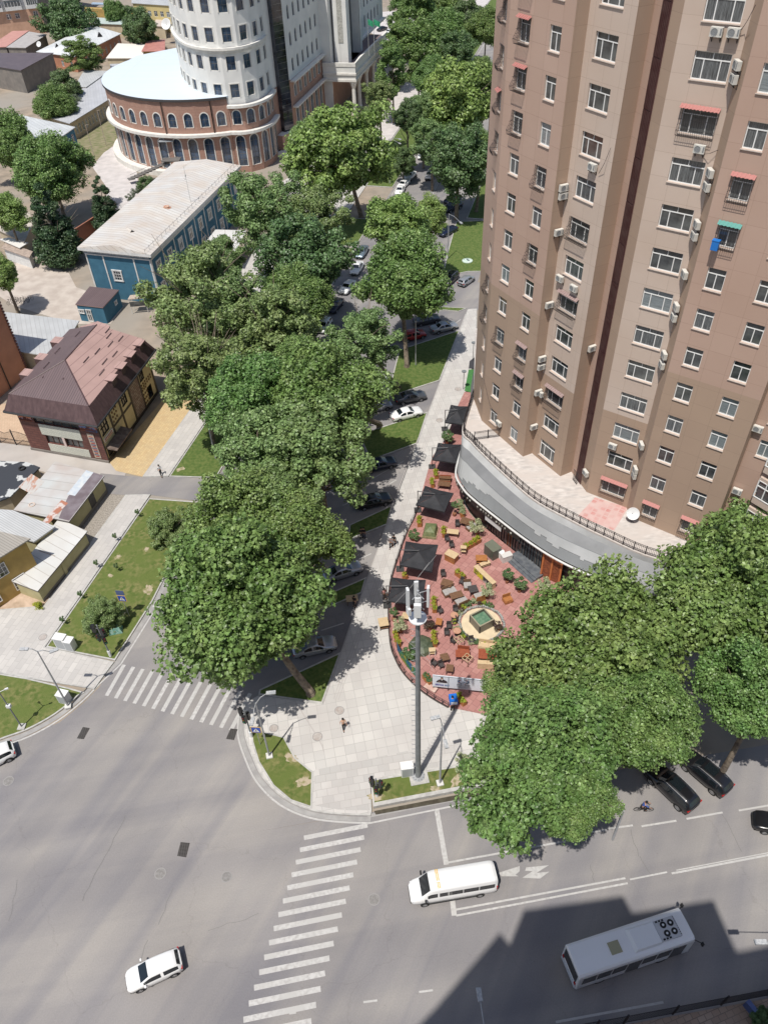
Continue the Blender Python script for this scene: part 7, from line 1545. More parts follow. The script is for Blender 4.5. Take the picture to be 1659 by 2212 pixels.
for a,b,wd,h,m,lb in((Y_(960,1330),Y_(1070,1385),.9,1.0,wood,'orange wooden service counter corner in the upper terrace'),(X_(1290,40),X_(1500,240),.5,.95,wood3,'counter with a yellow painted front and pale top'),(Y_(1440,1290),Y_(1530,1240),1.6,1.5,None,'dark green glazed cabinet against the shop front')):
 c,r,L_=place(a,b,ZD+h);t=thing('counter',lb,'counter',(c.x,c.y,ZD),r);q=MB();q.box((0,0,h/2),(L_,wd,h));q.build('body',m or mat('cabinet_green',(.09,.10,.08),rough=.3),t,world=False);q=MB();q.box((0,0,h+.03),(L_+.1,wd+.1,.05));q.build('top',wood3 if m else mat('cabinet_top',(.15,.16,.12),rough=.2),t,world=False)
 if m is wood3:
  q=MB();q.box((-L_*.25,-wd/2-.012,h*.5),(L_*.48,.02,h*.86));q.build('painted_front',mat('yellow_mural',(.55,.52,.03),(.10,.12,.04),scale=1.8,rough=.6,fac=(.52,.58)),t,world=False);q=MB();q.box((L_*.25,-wd/2-.012,h*.5),(L_*.48,.02,h*.86));q.build('painted_front',mat('dark_mural',(.05,.05,.05),(.4,.38,.34),scale=1.6,fac=(.55,.6)),t,world=False)
 if m is wood and L_>1:q=MB();q.box((0,-wd/2-.01,h*.5),(L_*.96,.02,.02));q.lathe([(.1,0),(.12,.01)],10,(0,0,0));q.build('carved_line',wood2,t,world=False)
for a,b,wd,h,lb in((Y_(1290,1400),Y_(1420,1400),.9,.8,'cluttered orange shelf unit above the yellow counter'),(Y_(1340,1480),Y_(1450,1440),.5,.5,'pale crate with dark slots behind the yellow counter'),(Y_(1115,1275),Y_(1185,1280),.5,1.15,'tall pale bar stool table beside the orange counter'),(X_(755,1000),X_(830,995),.5,.8,'white rack beside the brown square table')):
 c,r,L_=place(a,b,ZD+h);t=thing('stand',lb,'stand',(c.x,c.y,ZD),r);q=MB();q.box((0,0,h),(L_,wd,.06));q.box((0,0,h*.5),(L_*.9,wd*.9,.04));q.build('shelf',wood3 if 'pale' in lb or 'white' in lb else wood,t,world=False)
 for x in(-1,1):
  for y in(-1,1):q=MB();q.box((x*L_*.45,y*wd*.45,h/2),(.05,.05,h));q.build('leg',wood2 if 'white' not in lb else pvc,t,world=False)
for p,a,lb in((X_(1100,880),.5,'pale wooden lattice frame leaning by the pond tables'),(X_(1195,1090),.8,'diamond set wooden frame on legs in front of the red table')):
 c=G(*p,ZD+.9);t=thing('frame_stand',lb,'frame',(c.x,c.y,ZD),a);q=MB()
 for x in(-.4,0,.4):q.box((x,0,.9),(.05,.84,.05))
 for y in(-.4,0,.4):q.box((0,y,.9),(.84,.05,.05))
 q.build('frame',wood3,t,world=False)
 for x in(-.38,.38):
  for y in(-.38,.38):q=MB();q.box((x,y,.44),(.045,.045,.88));q.build('leg',wood2,t,world=False)
c=G(*X_(1355,700),ZD+.1);pond=thing('pond','round sand coloured pond bed ringed with stones and plants','pond',(c.x,c.y,ZD));q=MB();q.lathe([(2.15,0.02),(2.15,.07),(0,.08)],36);q.build('bed',mat('sand_bed',(.66,.55,.37),(.58,.48,.33),scale=1.5,rough=.9),pond,world=False)
q=MB();r_=random.Random(6)
for k in range(64):a=2*pi*k/64;rr=2.35+r_.uniform(-.08,.08);q.box((cos(a)*rr,sin(a)*rr,.12),(.22,.2,.22+r_.uniform(0,.12)),a+r_.uniform(-.3,.3))
q.build('stone_ring',mat('grey_stones',(.20,.20,.19),(.36,.36,.34),scale=3,rough=.9),pond,world=False)
for k in range(26):
 a=radians(60+k*9.5);rr=2.75+r_.uniform(-.15,.25)
 if 150<(60+k*9.5)%360<190 and k%2:continue
 mesh_obj('ring_plant',CR[('shrub','shrub','bright','purple','pale')[k%5]][0],pond,(cos(a)*rr,sin(a)*rr,.32),k,(.36,.36,.34))
c=G(*X_(1355,690),ZD+.45);A_=[G(*p,ZD+1.25)for p in(X_(1370,510),X_(1230,615),X_(1360,765),X_(1485,620))];cc=sum(A_,Vector((0,0,0)))/4;sz=(A_[1]-A_[0]).length;rz=atan2((A_[2]-A_[1]).y,(A_[2]-A_[1]).x)
t=thing('glass_tank','square grey walled tank with green water in the middle of the pond','tank',(cc.x,cc.y,ZD+.08),rz);q=MB();w2=sz*.47;h=1.15
for s_ in(-1,1):q.box((0,s_*w2,h/2),(2*w2+.1,.1,h));q.box((s_*w2,0,h/2),(.1,2*w2-.1,h))
q.build('wall',mat('tank_wall',(.17,.155,.12),(.13,.12,.10),scale=1.5,rough=.35),t,world=False);q=MB();q.box((0,0,.75),(2*w2-.1,2*w2-.1,.02));q.build('water',mat('tank_water',(.07,.16,.10),(.16,.26,.17),scale=3,rough=.15),t,world=False)
q=MB()
for s_ in(-1,1):q.box((0,s_*w2,h+.02),(2*w2+.16,.14,.05));q.box((s_*w2,0,h+.021),(.14,2*w2-.14,.048))
q.build('rim',mat('tank_rim',(.30,.27,.19)),t,world=False)
for s_ in(-1,1):
 for v in(-1,1):q=MB();q.box((s_*w2,v*w2,h/2),(.13,.13,h+.04));q.build('corner_post',iron,t,world=False)
ef=thing('terrace_fence','low black railing along the curved outer edge of the cafe terrace','fence',(eL[20][0],eL[20][1],0));q=MB();sub=offs(eL,0.05)[14:]
for i in range(len(sub)-1):
 a,b=sub[i],sub[i+1]
 for z in(.35,.7,1.05):q.cyl(a+(z,),b+(z,),.02,n=4)
q.build('rails',iron,ef)
for i in range(0,len(sub),2):p=MB();p.box((sub[i][0],sub[i][1],.6),(.07,.07,1.0));p.build('post',iron,ef)
q=MB();ribbon(q,sub,.22,.2);q.prism([(0,0)]*0,0,0)if False else None
q.build('base_strip',mat('edge_dark',(.06,.045,.04)),ef)
q=MB();bp=[Vector(p)for p in sub[27:40]];bp=[Vector(G2(*p,.9))for p in(X_(390,960),X_(440,1070),X_(500,1150),X_(560,1220),X_(620,1290))]
for i in range(len(bp)-1):q.poly([tuple(bp[i])+(.35,),tuple(bp[i+1])+(.35,),tuple(bp[i+1])+(1.75,),tuple(bp[i])+(1.75,)],i%2);q.poly([tuple(bp[i])+(.35,),tuple(bp[i])+(1.75,),tuple(bp[i+1])+(1.75,),tuple(bp[i+1])+(.35,)],i%2)
bn=thing('banner','colourful printed banner tied to the curved terrace fence','banner',(bp[0].x,bp[0].y,0));q.build('print',[mat('banner_blue_green',(.08,.22,.40),(.12,.35,.16),scale=1.0,fac=(.45,.55)),mat('banner_green_yellow',(.10,.33,.20),(.50,.48,.10),scale=1.3,fac=(.5,.56))],bn)
def text_mesh(s,size,parent,m,loc,rot=(pi/2,0,0),name='lettering'):
 cu=bpy.data.curves.new(name,'FONT');cu.body=s;cu.size=size;cu.align_x='CENTER';cu.align_y='CENTER';cu.extrude=0.004;o=bpy.data.objects.new(name,cu);col.objects.link(o)
 bpy.context.view_layer.update();dg=bpy.context.evaluated_depsgraph_get();me=bpy.data.meshes.new_from_object(o.evaluated_get(dg));bpy.data.objects.remove(o);me.materials.clear();me.materials.append(m)
 q=mesh_obj(name,me,parent,loc);q.rotation_euler=rot;return q
a=G(*X_(795,1245),2.5);
a0_=G(*X_(795,1410),.95);b0_=G(*X_(1400,1470),.95);r=atan2(b0_.y-a0_.y,b0_.x-a0_.x);L_=(b0_-a0_).length;cmid=(a0_+b0_)/2
bb=thing('billboard','white billboard with a man in a dark suit and a round emblem','billboard',(cmid.x,cmid.y,0.15),r);q=MB();hb=1.9;z0=.75
q.box((0,0,z0+hb/2),(L_,.08,hb));q.build('panel',mat('board_white',(.66,.69,.74),rough=.5),bb,world=False)
for x in(-L_/2+.1,-L_*.2,L_*.2,L_/2-.1):q=MB();q.box((x,.08,1.3),(.07,.07,2.6));q.build('post',iron,bb,world=False)
q=MB();y=-.05;q.box((0,y,z0+hb-.06),(L_*.98,.02,.05));q.box((-L_*.20,y,z0+hb/2),(.07,.03,hb));q.build('divider',mat('board_grey',(.2,.25,.28)),bb,world=False)
q=MB()
for k in range(34):q.box((-L_*.47+k*L_*.94/34,-.065,z0+hb-.06),(.05 if k%5 else .02,.01,.025))
q.build('header_marks',shopdark,bb,world=False)
px_=-L_*.33;q=MB();F_=lambda pts,m_:q.poly([(px_+x,-.052-.001*m_,z0+z)for x,z in pts],m_)
F_([(-.55,.78),(.6,.78),(.52,1.1),(.3,1.28),(.12,1.36),(-.06,1.36),(-.3,1.24),(-.42,1.08)],0);F_([(-.05,1.36),(.1,1.36),(.04,1.12)],1)
F_([(.03+.13*cos(t_),1.52+.17*sin(t_))for t_ in np.linspace(0,2*pi,14)[:-1]],2);F_([(-.11,1.55),(.17,1.55),(.14,1.70),(.03,1.75),(-.08,1.70)],3);F_([(-.3,.95),(-.18,.95),(-.2,1.08),(-.28,1.05)],2)
F_([(-.62,.25),(.22,.25),(.22,.5),(-.2,.6),(-.62,.55)],4);F_([(.3,.25),(.78,.25),(.78,.6),(.3,.5)],5)
q.build('portrait_print',[shopdark,pvc,mat('skin_print',(.45,.28,.20)),shopdark,mat('print_purple',(.10,.09,.28),(.35,.38,.5),scale=4),mat('print_blue',(.14,.22,.36),(.4,.45,.55),scale=4)],bb,world=False)
ex,ez=L_*.08,z0+1.28;q=MB();cols_=[mat('seg_dark',(.03,.05,.10)),mat('seg_blue',(.05,.18,.40)),mat('seg_red',(.40,.06,.05)),mat('seg_grey',(.12,.12,.13))]
for k in range(18):
 a0_,a1_=2*pi*k/18,2*pi*(k+.62)/18;q.poly([(ex+.58*r_*cos(t_)*1.0,-.055,ez+.40*r_*sin(t_))for r_,t_ in((.68,a0_),(1,a0_),(1,a1_),(.68,a1_))],k%4)
q.poly([(ex+x,-.055,ez+z)for x,z in((-.25,.02),(0,-.06),(.25,.02),(.12,-.1),(-.12,-.1))],1);q.poly([(ex+x,-.055,ez+z)for x,z in((-.05,.08),(.05,.08),(0,.2))],1);q.build('emblem',cols_,bb,world=False)
text_mesh('2018 - 2028',.27,bb,shopdark,(ex,-.055,z0+.70));q=MB()
for k in range(3):q.box((ex,-.052,z0+.48-k*.12),(1.35-.2*k,.006,.025))
q.build('small_print',mat('board_grey',(.2,.25,.28)),bb,world=False)
q=MB();p=[G(*t_,.5)for t_ in(X_(690,1420),X_(820,1490),X_(860,1440),X_(740,1370))];q.hexa([v-Vector((0,0,.05))for v in p],p);tag(q.build('board',mat('pinkish_board',(.58,.45,.38),(.48,.3,.25),scale=3)),'pale pink board lying at the fence below the billboard','board')
blp=[i for i in range(len(cbot))if i in(19,20,21,22)]
q=MB();qs=offs(cbot,.12)
_n=min(range(len(cbot)),key=lambda i:abs(PJ(cbot[i]+(4.5,))[0]-1050)+abs(PJ(cbot[i]+(4.5,))[1]-1108))
for i in range(_n,_n+3):q.poly([qs[i]+(2.9,),qs[i+1]+(2.9,),qs[i+1]+(4.55,),qs[i]+(4.55,)])
q.build('white_blind',mat('blind_white',(.66,.66,.66),rough=.7),podium)
q=MB();qs=offs(cbot,.28);r_=random.Random(1)
for i in range(12,33):
 a,b=Vector(qs[i]),Vector(qs[i+1]);n_=int((b-a).length/.42)
 for j in range(n_):
  p=a.lerp(b,(j+.5)/n_)
  if(i*5+j)%7==6:continue
  ang=atan2((b-a).y,(b-a).x);k=(i+j)%3
  if k==0:q.cyl((p.x,p.y,4.12),(p.x-sin(ang)*-.04,p.y-cos(ang)*.04,4.12),.13,n=10)
  elif k==1:q.box((p.x,p.y,4.12),(.08,.05,.26),ang);q.box((p.x,p.y,4.22),(.2,.05,.06),ang)
  else:q.box((p.x,p.y,4.12),(.2,.05,.06),ang);q.box((p.x,p.y,4.12),(.06,.05,.28),ang+.3)
q.build('sign_ornament',mat('ornament_cream',(.50,.49,.44)),podium)
q=MB();qs=offs(cbot,.24)
for i in range(10,34):q.poly([qs[i]+(3.75,),qs[i+1]+(3.75,),qs[i+1]+(4.5,),qs[i]+(4.5,)])
q.build('sign_band',shopdark,podium)
q=MB();P0,P1=Vector(G2(*V_(560,200),.3)),Vector(G2(*V_(960,560),.3));t_=(P1-P0).normalized();n_=Vector((t_.y,-t_.x))
for k in range(3):q.prism([tuple(P0-n_*1.6),tuple(P0+n_*(.5-.35*k)),tuple(P1+n_*(.5-.35*k)),tuple(P1-n_*1.6)],.2,.32+.14*k)
tag(q.build('entrance_steps',mat('slate_steps',(.09,.10,.115),(.15,.16,.17),scale=2,rough=.5)),'dark slate steps in front of the shop doors','steps')
P0,P1=Vector(G2(*V_(1060,460),.35)),Vector(G2(*V_(1330,590),.35));t_=(P1-P0).normalized();n_=Vector((t_.y,-t_.x));ow=MB();ow.prism([tuple(P0-n_*.2),tuple(P0+n_*.12),tuple(P1+n_*.12),tuple(P1-n_*.2)],.2,3.9);od=ow.build('wooden_door',mat('carved_red_wood',(.30,.10,.045),(.16,.05,.025),scale=4,rough=.45,bump=.8,bscale=6),podium)
for f in(0,.5,1):q=MB();p=P0.lerp(P1,f)+n_*.16;q.box((p.x,p.y,2.05),(.2,.14,3.8),atan2(t_.y,t_.x));q.build('door_post',mat('orange_wood',(.50,.17,.06),rough=.5),podium)
for x,y,h_,lb in((V_(455,110)[0],V_(455,110)[1],1.0,'white round bin by the shop steps'),):
 c=G(x,y,ZD+1.0);q=MB();q.lathe([(.3,0),(.36,.95),(.34,1.0),(0,1.02)],16,(c.x,c.y,ZD));tag(q.build('bin',pvc),lb,'bin')
c=G(*V_(530,160),ZD+.9);q=MB();q.box((c.x,c.y,ZD+.45),(1.2,.7,.9),.35);q.box((c.x,c.y,ZD+.93),(1.26,.76,.06),.35);tag(q.build('chest_freezer',mat('freezer_white',(.62,.60,.57),rough=.4)),'white box freezer by the shop steps','freezer')
q=MB();q.tube([G(*X_(310,530),4.2),G(*X_(560,270),4.0),G(*X_(760,0),5.0)],.02,4);q.tube([G(*Y_(630,1620),4.5),G(*Y_(840,1370),4.4)],.02,4);q.tube([G(*X_(460,850),3.5),G(*X_(760,1130),3.4),G(*X_(800,1245),2.7)],.018,4)
tag(q.build('overhead_wire',mat('wire_grey',(.3,.3,.3))),'thin overhead wires crossing the cafe terrace','wire')
c=G(*X_(235,680),.15+.8);t=thing('street_table','pale table standing on the pavement outside the terrace curve','table',(c.x,c.y,.15),.15);q=MB();q.box((0,0,.8),(1.05,1.15,.06));q.build('table_top',wood3,t,world=False)
for x in(-.45,.45):
 for y in(-.5,.5):q=MB();q.box((x,y,.38),(.05,.05,.76));q.build('leg',wood2,t,world=False)
q=MB();q.box((0,0,.3),(.9,1.0,.04));q.build('shelf',wood2,t,world=False)
g=MB();g.poly([p+(.156,)for p in gl((1003,846),(1020,850),(1027,800),(1012,800))]);struct('green_carpet',g,mat('green_carpet',(.05,.17,.05),(.07,.21,.06),scale=4,rough=1))
g=MB();g.poly([p+(.157,)for p in gl((1012,798),(1027,798),(1029,770),(1014,782))]);struct('dark_mat',g,mat('dark_mat',(.05,.05,.055)))
g=MB();g.poly([p+(.158,)for p in gl((988,880),(1010,880),(1022,850),(1003,848))]);struct('red_deck_strip',g,deck_m)
q=MB();p0,p1=G2(*zz(1440,900),0),G2(*zz(1385,1120),0)
#  street furniture
steel=mat('galvanised_steel',(.42,.43,.44),(.34,.35,.36),scale=2,rough=.45,metal=.2);mastm=mat('mast_grey',(.22,.235,.24),(.17,.18,.19),scale=1.5,rough=.5);whitem=mat('telecom_white',(.68,.69,.69),rough=.45)
b=G(903,1678);mt_=thing('telecom_mast','tall grey telecom mast with rungs and white antenna panels','mast',(b.x,b.y,0.15));HM=23.4
q=MB();q.cyl((0,0,0),(0,0,HM),.26,.17,14);q.build('pole',mastm,mt_,world=False,smooth=True);q=MB();q.cyl((0,0,0),(0,0,.12),.62,n=14)
for k in range(12):a=k*pi/6;q.cyl((cos(a)*.52,sin(a)*.52,.1),(cos(a)*.52,sin(a)*.52,.3),.035,n=5)
q.build('flange',steel,mt_,world=False);q=MB()
for k in range(56):z=1.6+k*.38;rr=.26-.09*z/HM;a=radians(200)if k%2 else radians(165);q.cyl((cos(a)*rr,sin(a)*rr,z),(cos(a)*(rr+.34),sin(a)*(rr+.34),z+.07),.016,n=4)
q.build('rungs',steel,mt_,world=False);q=MB();q.lathe([(.15,-.12),(.66,-.02),(.66,.08),(.15,.08)],20,(0,0,HM-.6));q.build('platform',whitem,mt_,world=False)
q=MB();q.cyl((0,0,HM),(0,0,HM+2.4),.09,n=8);
for z in(HM+1.0,HM+2.1):
 for a in(-2.2,-.95,.3,1.6):q.cyl((0,0,z),(cos(a)*.68,sin(a)*.68,z),.03,n=5)
q.build('head_frame',steel,mt_,world=False)
for a,z0,h,w_ in((pi+.25,HM+.9,1.9,.34),(-.2,HM+.9,2.0,.34),(radians(-95),HM+.45,1.3,.5),(radians(205),HM+.25,.7,.4),(radians(95),HM+1.1,1.4,.3)):
 q=MB();q.box((cos(a)*.72,sin(a)*.72,z0+h/2),(w_*.5,w_,h),a);q.build('antenna_panel',whitem,mt_,world=False)
for a in(-1.9,-1.3,-1.6):q=MB();q.box((cos(a)*.45,sin(a)*.45,HM+1.9),(.14,.14,.5),a);q.cyl((cos(a)*.45,sin(a)*.45,HM+2.1),(cos(a)*.5,sin(a)*.5,HM+2.7),.02,n=4);q.build('radio_unit',whitem,mt_,world=False)
q=MB();q.box((b.x+.05,b.y-.1,.19),(1.7,1.5,.1),.15);tag(q.build('mast_footing',kerbm),kind='structure')
def lamp(base,top,label,heads,colr=None,bend=True,foot=True,name='street_lamp',hs=None):
 """heads: photo points of the lamp heads, with heights"""
 g0=G(*base);H_=hs;t=thing(name,label,'street lamp',(g0.x,g0.y,0.15),0,'street lamps');m=colr or steel;q=MB();q.cyl((g0.x,g0.y,.15),(g0.x,g0.y,H_*.5),.10,.085,8);q.cyl((g0.x,g0.y,H_*.5),(g0.x,g0.y,H_),.085,.055,8);q.build('pole',m,t)
 for(px,py,hh)in heads:
  e=G(px,py,hh);s_=Vector((g0.x,g0.y,H_-.1));mid=s_.lerp(e,.45)+Vector((0,0,.25));q=MB();q.tube([s_,mid,e],[.045,.04,.035],6);q.build('arm',m,t);d=(e-s_);d.z=0;r_=atan2(d.y,d.x)
  q=MB();q.box((e.x+cos(r_)*.3,e.y+sin(r_)*.3,e.z),(.8,.32,.13),r_);lh=q.build('lamp_head',mat('lamp_head_grey',(.30,.32,.33),(.5,.5,.5),scale=6,rough=.4),t)
  q=MB();q.box((e.x+cos(r_)*.32,e.y+sin(r_)*.32,e.z-.075),(.6,.26,.02),r_);q.build('lens',pvc,lh)
 if foot:q=MB();q.box((g0.x,g0.y,.24),(.6,.6,.16),.2);q.build('footing',mat('footing_white',(.6,.59,.56)),t)
 return t
def rz_(x,y):return((600+x*.4822)*.7837,(1700+y*.4822)*.7837)
def qz(x,y):return(x*.3307,1332.3+y*.3307)
lamp((583,1635),None,'street lamp with two arms on the small lawn inside the corner kerb',[(578,1497,10.4),(547,1552,8.6)],hs=9.1)
lamp((950,1694),None,'street lamp with two heads between the mast and the big plane',[(948,1548,11.4),(961,1600,9.2)],hs=10.0)
lamp(qz(452,590),None,'street lamp with two arms beside the box on the left lawn',[(60,1402,9.6),(110,1408,8.6)],hs=9.3)
lamp((882,412),None,'street lamp with two long arms on the far left verge',[(862,303,10.2),(862,311,9.6)],hs=9.6,foot=False)if False else None
g0=G(842,398)
lamp((842,398),None,'slim white street lamp on the far left verge of the avenue',[(862,300,10.6),(862,309,10.0)],hs=9.8,foot=False)
lamp((967,560),None,'street lamp with one arm beside the bright lawn and black car',[(994,480,8.8)],hs=8.8,foot=False)
lamp((898,790),None,'street lamp post rising from the dark verge below the red car',[(898,690,9.0)],hs=8.6,foot=False)
lamp((664,712),None,'street lamp post between the trees on the left verge',[(655,640,7.5)],hs=7.4,foot=False)
lamp((467,992),None,'pale street lamp post on the lawn near the walking man',[(455,900,7.5)],hs=7.4,foot=False)
lamp((1322,1815),None,'white street lamp beside the crown of the lime plane tree',[(1327,1740,5.6)],hs=5.4,foot=False)
p=G(1037,2300);lamp((1036,2330),None,'street lamp head rising from the bottom picture edge',[(1037,2160,8.8)],hs=8.4,foot=False)
lamp((1700,2130),None,'street lamp head at the right edge beyond the bus',[(1652,2035,9.6)],hs=9.0,foot=False)
c=G(*qz(150,725));t=thing('camera_pole','dark camera pole with a white box on the left corner lawn','pole',(c.x,c.y,.15));q=MB();q.cyl((0,0,0),(0,0,6.2),.07,.05,8);q.build('pole',mastm,t,world=False);q=MB();q.box((.05,0,3.7),(.4,.3,.35));q.build('box',whitem,t,world=False)
for a in(0.4,2.5):q=MB();q.cyl((0,0,6.0),(cos(a)*.6,sin(a)*.6,6.1),.03,n=5);q.box((cos(a)*.7,sin(a)*.7,6.1),(.3,.14,.14),a);q.build('camera',whitem,t,world=False)
q=MB();q.box((0,0,.05),(.7,.7,.14));q.build('footing',kerbm,t,world=False)
def cabinet(px,sz,rz,label,m=whitem,z=.15,cat='cabinet'):
 c=G(*px,z+sz[2]);t=thing('utility_cabinet',label,cat,(c.x,c.y,z),rz,'utility cabinets');q=MB();q.box((0,0,sz[2]/2),sz);q.build('casing',m,t,world=False);q=MB();q.box((0,-sz[1]/2-.008,sz[2]/2),(sz[0]*.86,.016,sz[2]*.84));q.build('door',mat('cabinet_door',(.36,.38,.39),rough=.5),t,world=False);q=MB();q.box((0,0,sz[2]+.025),(sz[0]+.08,sz[1]+.08,.05));q.build('lid',mat('lid_white',(.74,.74,.72)),t,world=False)
cabinet(qz(388,130),(1.2,.8,1.7),-.25,'taller grey utility cabinet on the left lawn');cabinet(qz(445,150),(.9,.8,1.5),-.25,'shorter grey utility cabinet next to the taller one');cabinet(qz(405,500),(1.0,.8,1.3),-.3,'white cabinet at the foot of the left street lamp')
cabinet(rz_(1082,850),(1.1,.7,1.5),.1,'grey cabinet with white lid beside the telecom mast')
c=G(*qz(755,75),.6);t=thing('transformer_cover','crumpled turquoise cover on the left lawn by the shrub','cover',(c.x,c.y,.15),.2);q=MB();q.hexa([(-.7,-.5,0),(.7,-.5,0),(.7,.5,0),(-.7,.5,0)],[(-.55,-.4,.7),(.5,-.35,.8),(.55,.4,.6),(-.5,.35,.65)]);q.build('cover',mat('turquoise_cover',(.10,.30,.24),(.35,.5,.45),scale=4,rough=.5,bump=.5),t,world=False)
lred=mat('signal_red',(.35,.02,.02));lamb=mat('signal_amber',(.4,.2,.02));lgrn=mat('signal_green',(.03,.3,.12))
def traffic_light(base,h,heads,label,arm=None):
 c=G(*base);t=thing('traffic_light',label,'traffic light',(c.x,c.y,.15),0,'traffic lights');q=MB();q.cyl((0,0,0),(0,0,h),.08,.07,8);q.build('pole',mastm,t,world=False);q=MB();q.cyl((0,0,0),(0,0,.9),.16,.16,8);q.build('footing',whitem,t,world=False)
 for a,off,zz_ in heads:
  q=MB();x,y=cos(a)*off,sin(a)*off;q.box((x,y,zz_),(.28,.34,1.05),a);hd=q.build('signal_head',shopdark,t,world=False);q=MB();q.cyl((0,0,zz_),(x,y,zz_),.03,n=5);q.build('arm',mastm,t,world=False)
  for k,m_ in enumerate((lgrn,lamb,lred)):
   zc=zz_-.33+k*.33;e=Vector((x+cos(a)*.15,y+sin(a)*.15,zc));q=MB();q.cyl(e,e+Vector((cos(a),sin(a),0))*.02,.10,n=10);q.build('lens',m_,hd,world=False)
   q=MB();q.tube([(e.x-sin(a)*.12,e.y+cos(a)*.12,zc),(e.x+cos(a)*.12,e.y+sin(a)*.12,zc+.13),(e.x+sin(a)*.12,e.y-cos(a)*.12,zc)],.03,4);q.build('visor',shopdark,hd,world=False)
 return t
traffic_light(rz_(912,1030),3.2,[(pi,.35,2.9),(-.4,.4,2.5),(-1.7,.25,1.6),(2.6,.4,2.1)],'traffic light at the top end of the bottom crossing by the grass strip')
traffic_light(qz(728,262),5.2,[(pi,.45,4.7),(-.3,.4,4.2),(pi+.5,.3,3.4),(-.8,.35,3.0)],'traffic light on the left lawn before the avenue crossing')
traffic_light(rz_(196,690),4.6,[(pi-.3,.4,4.2),(-2.0,.3,3.5),(1.2,.3,3.2)],'traffic light by the small corner lawn next to the pedestrian sign')
def ped_sign(base,h,rz,label,extra=None):
 c=G(*base);t=thing('crossing_sign',label,'road sign',(c.x,c.y,.15),rz);q=MB();q.cyl((0,.05,0),(0,.05,h),.035,n=6);q.build('pole',steel,t,world=False);q=MB();q.box((0,0,h-.3),(1.0,.03,1.0));q.build('border',mat('sign_yellow',(.62,.42,.10)),t,world=False)
 q=MB();q.box((0,-.02,h-.3),(.84,.02,.84),0,0);q.poly([(-.32,-.035,h-.58),(.32,-.035,h-.58),(0,-.035,h-.02)],1)
 q.poly([(-.03,-.04,h-.14),(.03,-.04,h-.14),(.03,-.04,h-.22),(-.03,-.04,h-.22)],2);q.poly([(-.04,-.04,h-.22),(.05,-.04,h-.22),(.04,-.04,h-.4),(-.03,-.04,h-.4)],2);q.poly([(-.03,-.04,h-.4),(.01,-.04,h-.4),(-.09,-.04,h-.56),(-.13,-.04,h-.56)],2);q.poly([(0,-.04,h-.4),(.04,-.04,h-.4),(.13,-.04,h-.56),(.09,-.04,h-.56)],2)
 q.build('symbol',[mat('sign_blue',(.03,.08,.40),rough=.4),pvc,shopdark],t,world=False)
 if extra:
  q=MB();q.box((0,.02,h+.55),(.9,.03,.75));q.box((0,0,h+.55),(.7,.02,.12));q.build('upper_panel',mat('sign_dark_blue',(.08,.11,.22)),t,world=False)
 return t
ped_sign((281,1334),3.4,-.15,'blue crossing sign with a dark blue plate above on the left lawn',True);ped_sign(rz_(245,738),3.0,-.1,'yellow bordered crossing sign on the small corner lawn')
c=G(911,652);t=thing('road_sign','round red road sign at the corner of the parking entrance','road sign',(c.x,c.y,.1));q=MB();q.cyl((0,0,0),(0,0,2.9),.03,n=6);q.build('pole',steel,t,world=False)
for z,m_ in((2.5,mat('sign_red',(.45,.02,.03))),(1.9,mat('sign_red2',(.40,.03,.05)))):q=MB();q.cyl((0,-.04,z),(0,-.07,z),.34,n=16);q.build('disc',m_,t,world=False);q=MB();q.box((0,-.08,z),(.42,.01,.09));q.build('bar',pvc,t,world=False)
gm_=brick('cast_grate',(.03,.028,.026),(.04,.036,.033),(.13,.125,.12),.2,.12,.012,offset=0,rough=.7,stain=(.05,.04,.035))
for pts,lb in(([(213,1590)]*0,''),):pass
def quad(name,px,z,m,label,cat):
 q=MB();q.prism([G2(*p)for p in px],z-.01,z);o=q.build(name,m);tag(o,label,cat,'drain grates' if cat=='drain grate' else None)
quad('drain_grate',[qz(505,795),qz(545,720),qz(590,728),qz(550,800)],.017,gm_,'dark drain grate left of the avenue crossing','drain grate');quad('drain_grate',[qz(1478,798),qz(1508,730),qz(1555,735),qz(1530,806)],.0175,gm_,'dark drain grate touching the last crossing stripe','drain grate');quad('drain_grate',[qz(1160,1562),qz(1182,1472),qz(1242,1478),qz(1218,1572)],.0172,gm_,'dark drain grate in the open middle of the crossing','drain grate')
quad('drain_grate',[z85(1080,205),z85(1095,190),z85(1113,192),z85(1100,208)],.0174,gm_,'drain grate on the far avenue lane by the white cars','drain grate')
mh=mat('manhole_iron',(.19,.18,.17),(.26,.25,.24),scale=5,rough=.7);mhp=mat('manhole_pinkish',(.36,.31,.28),(.45,.42,.39),scale=4,rough=.8)
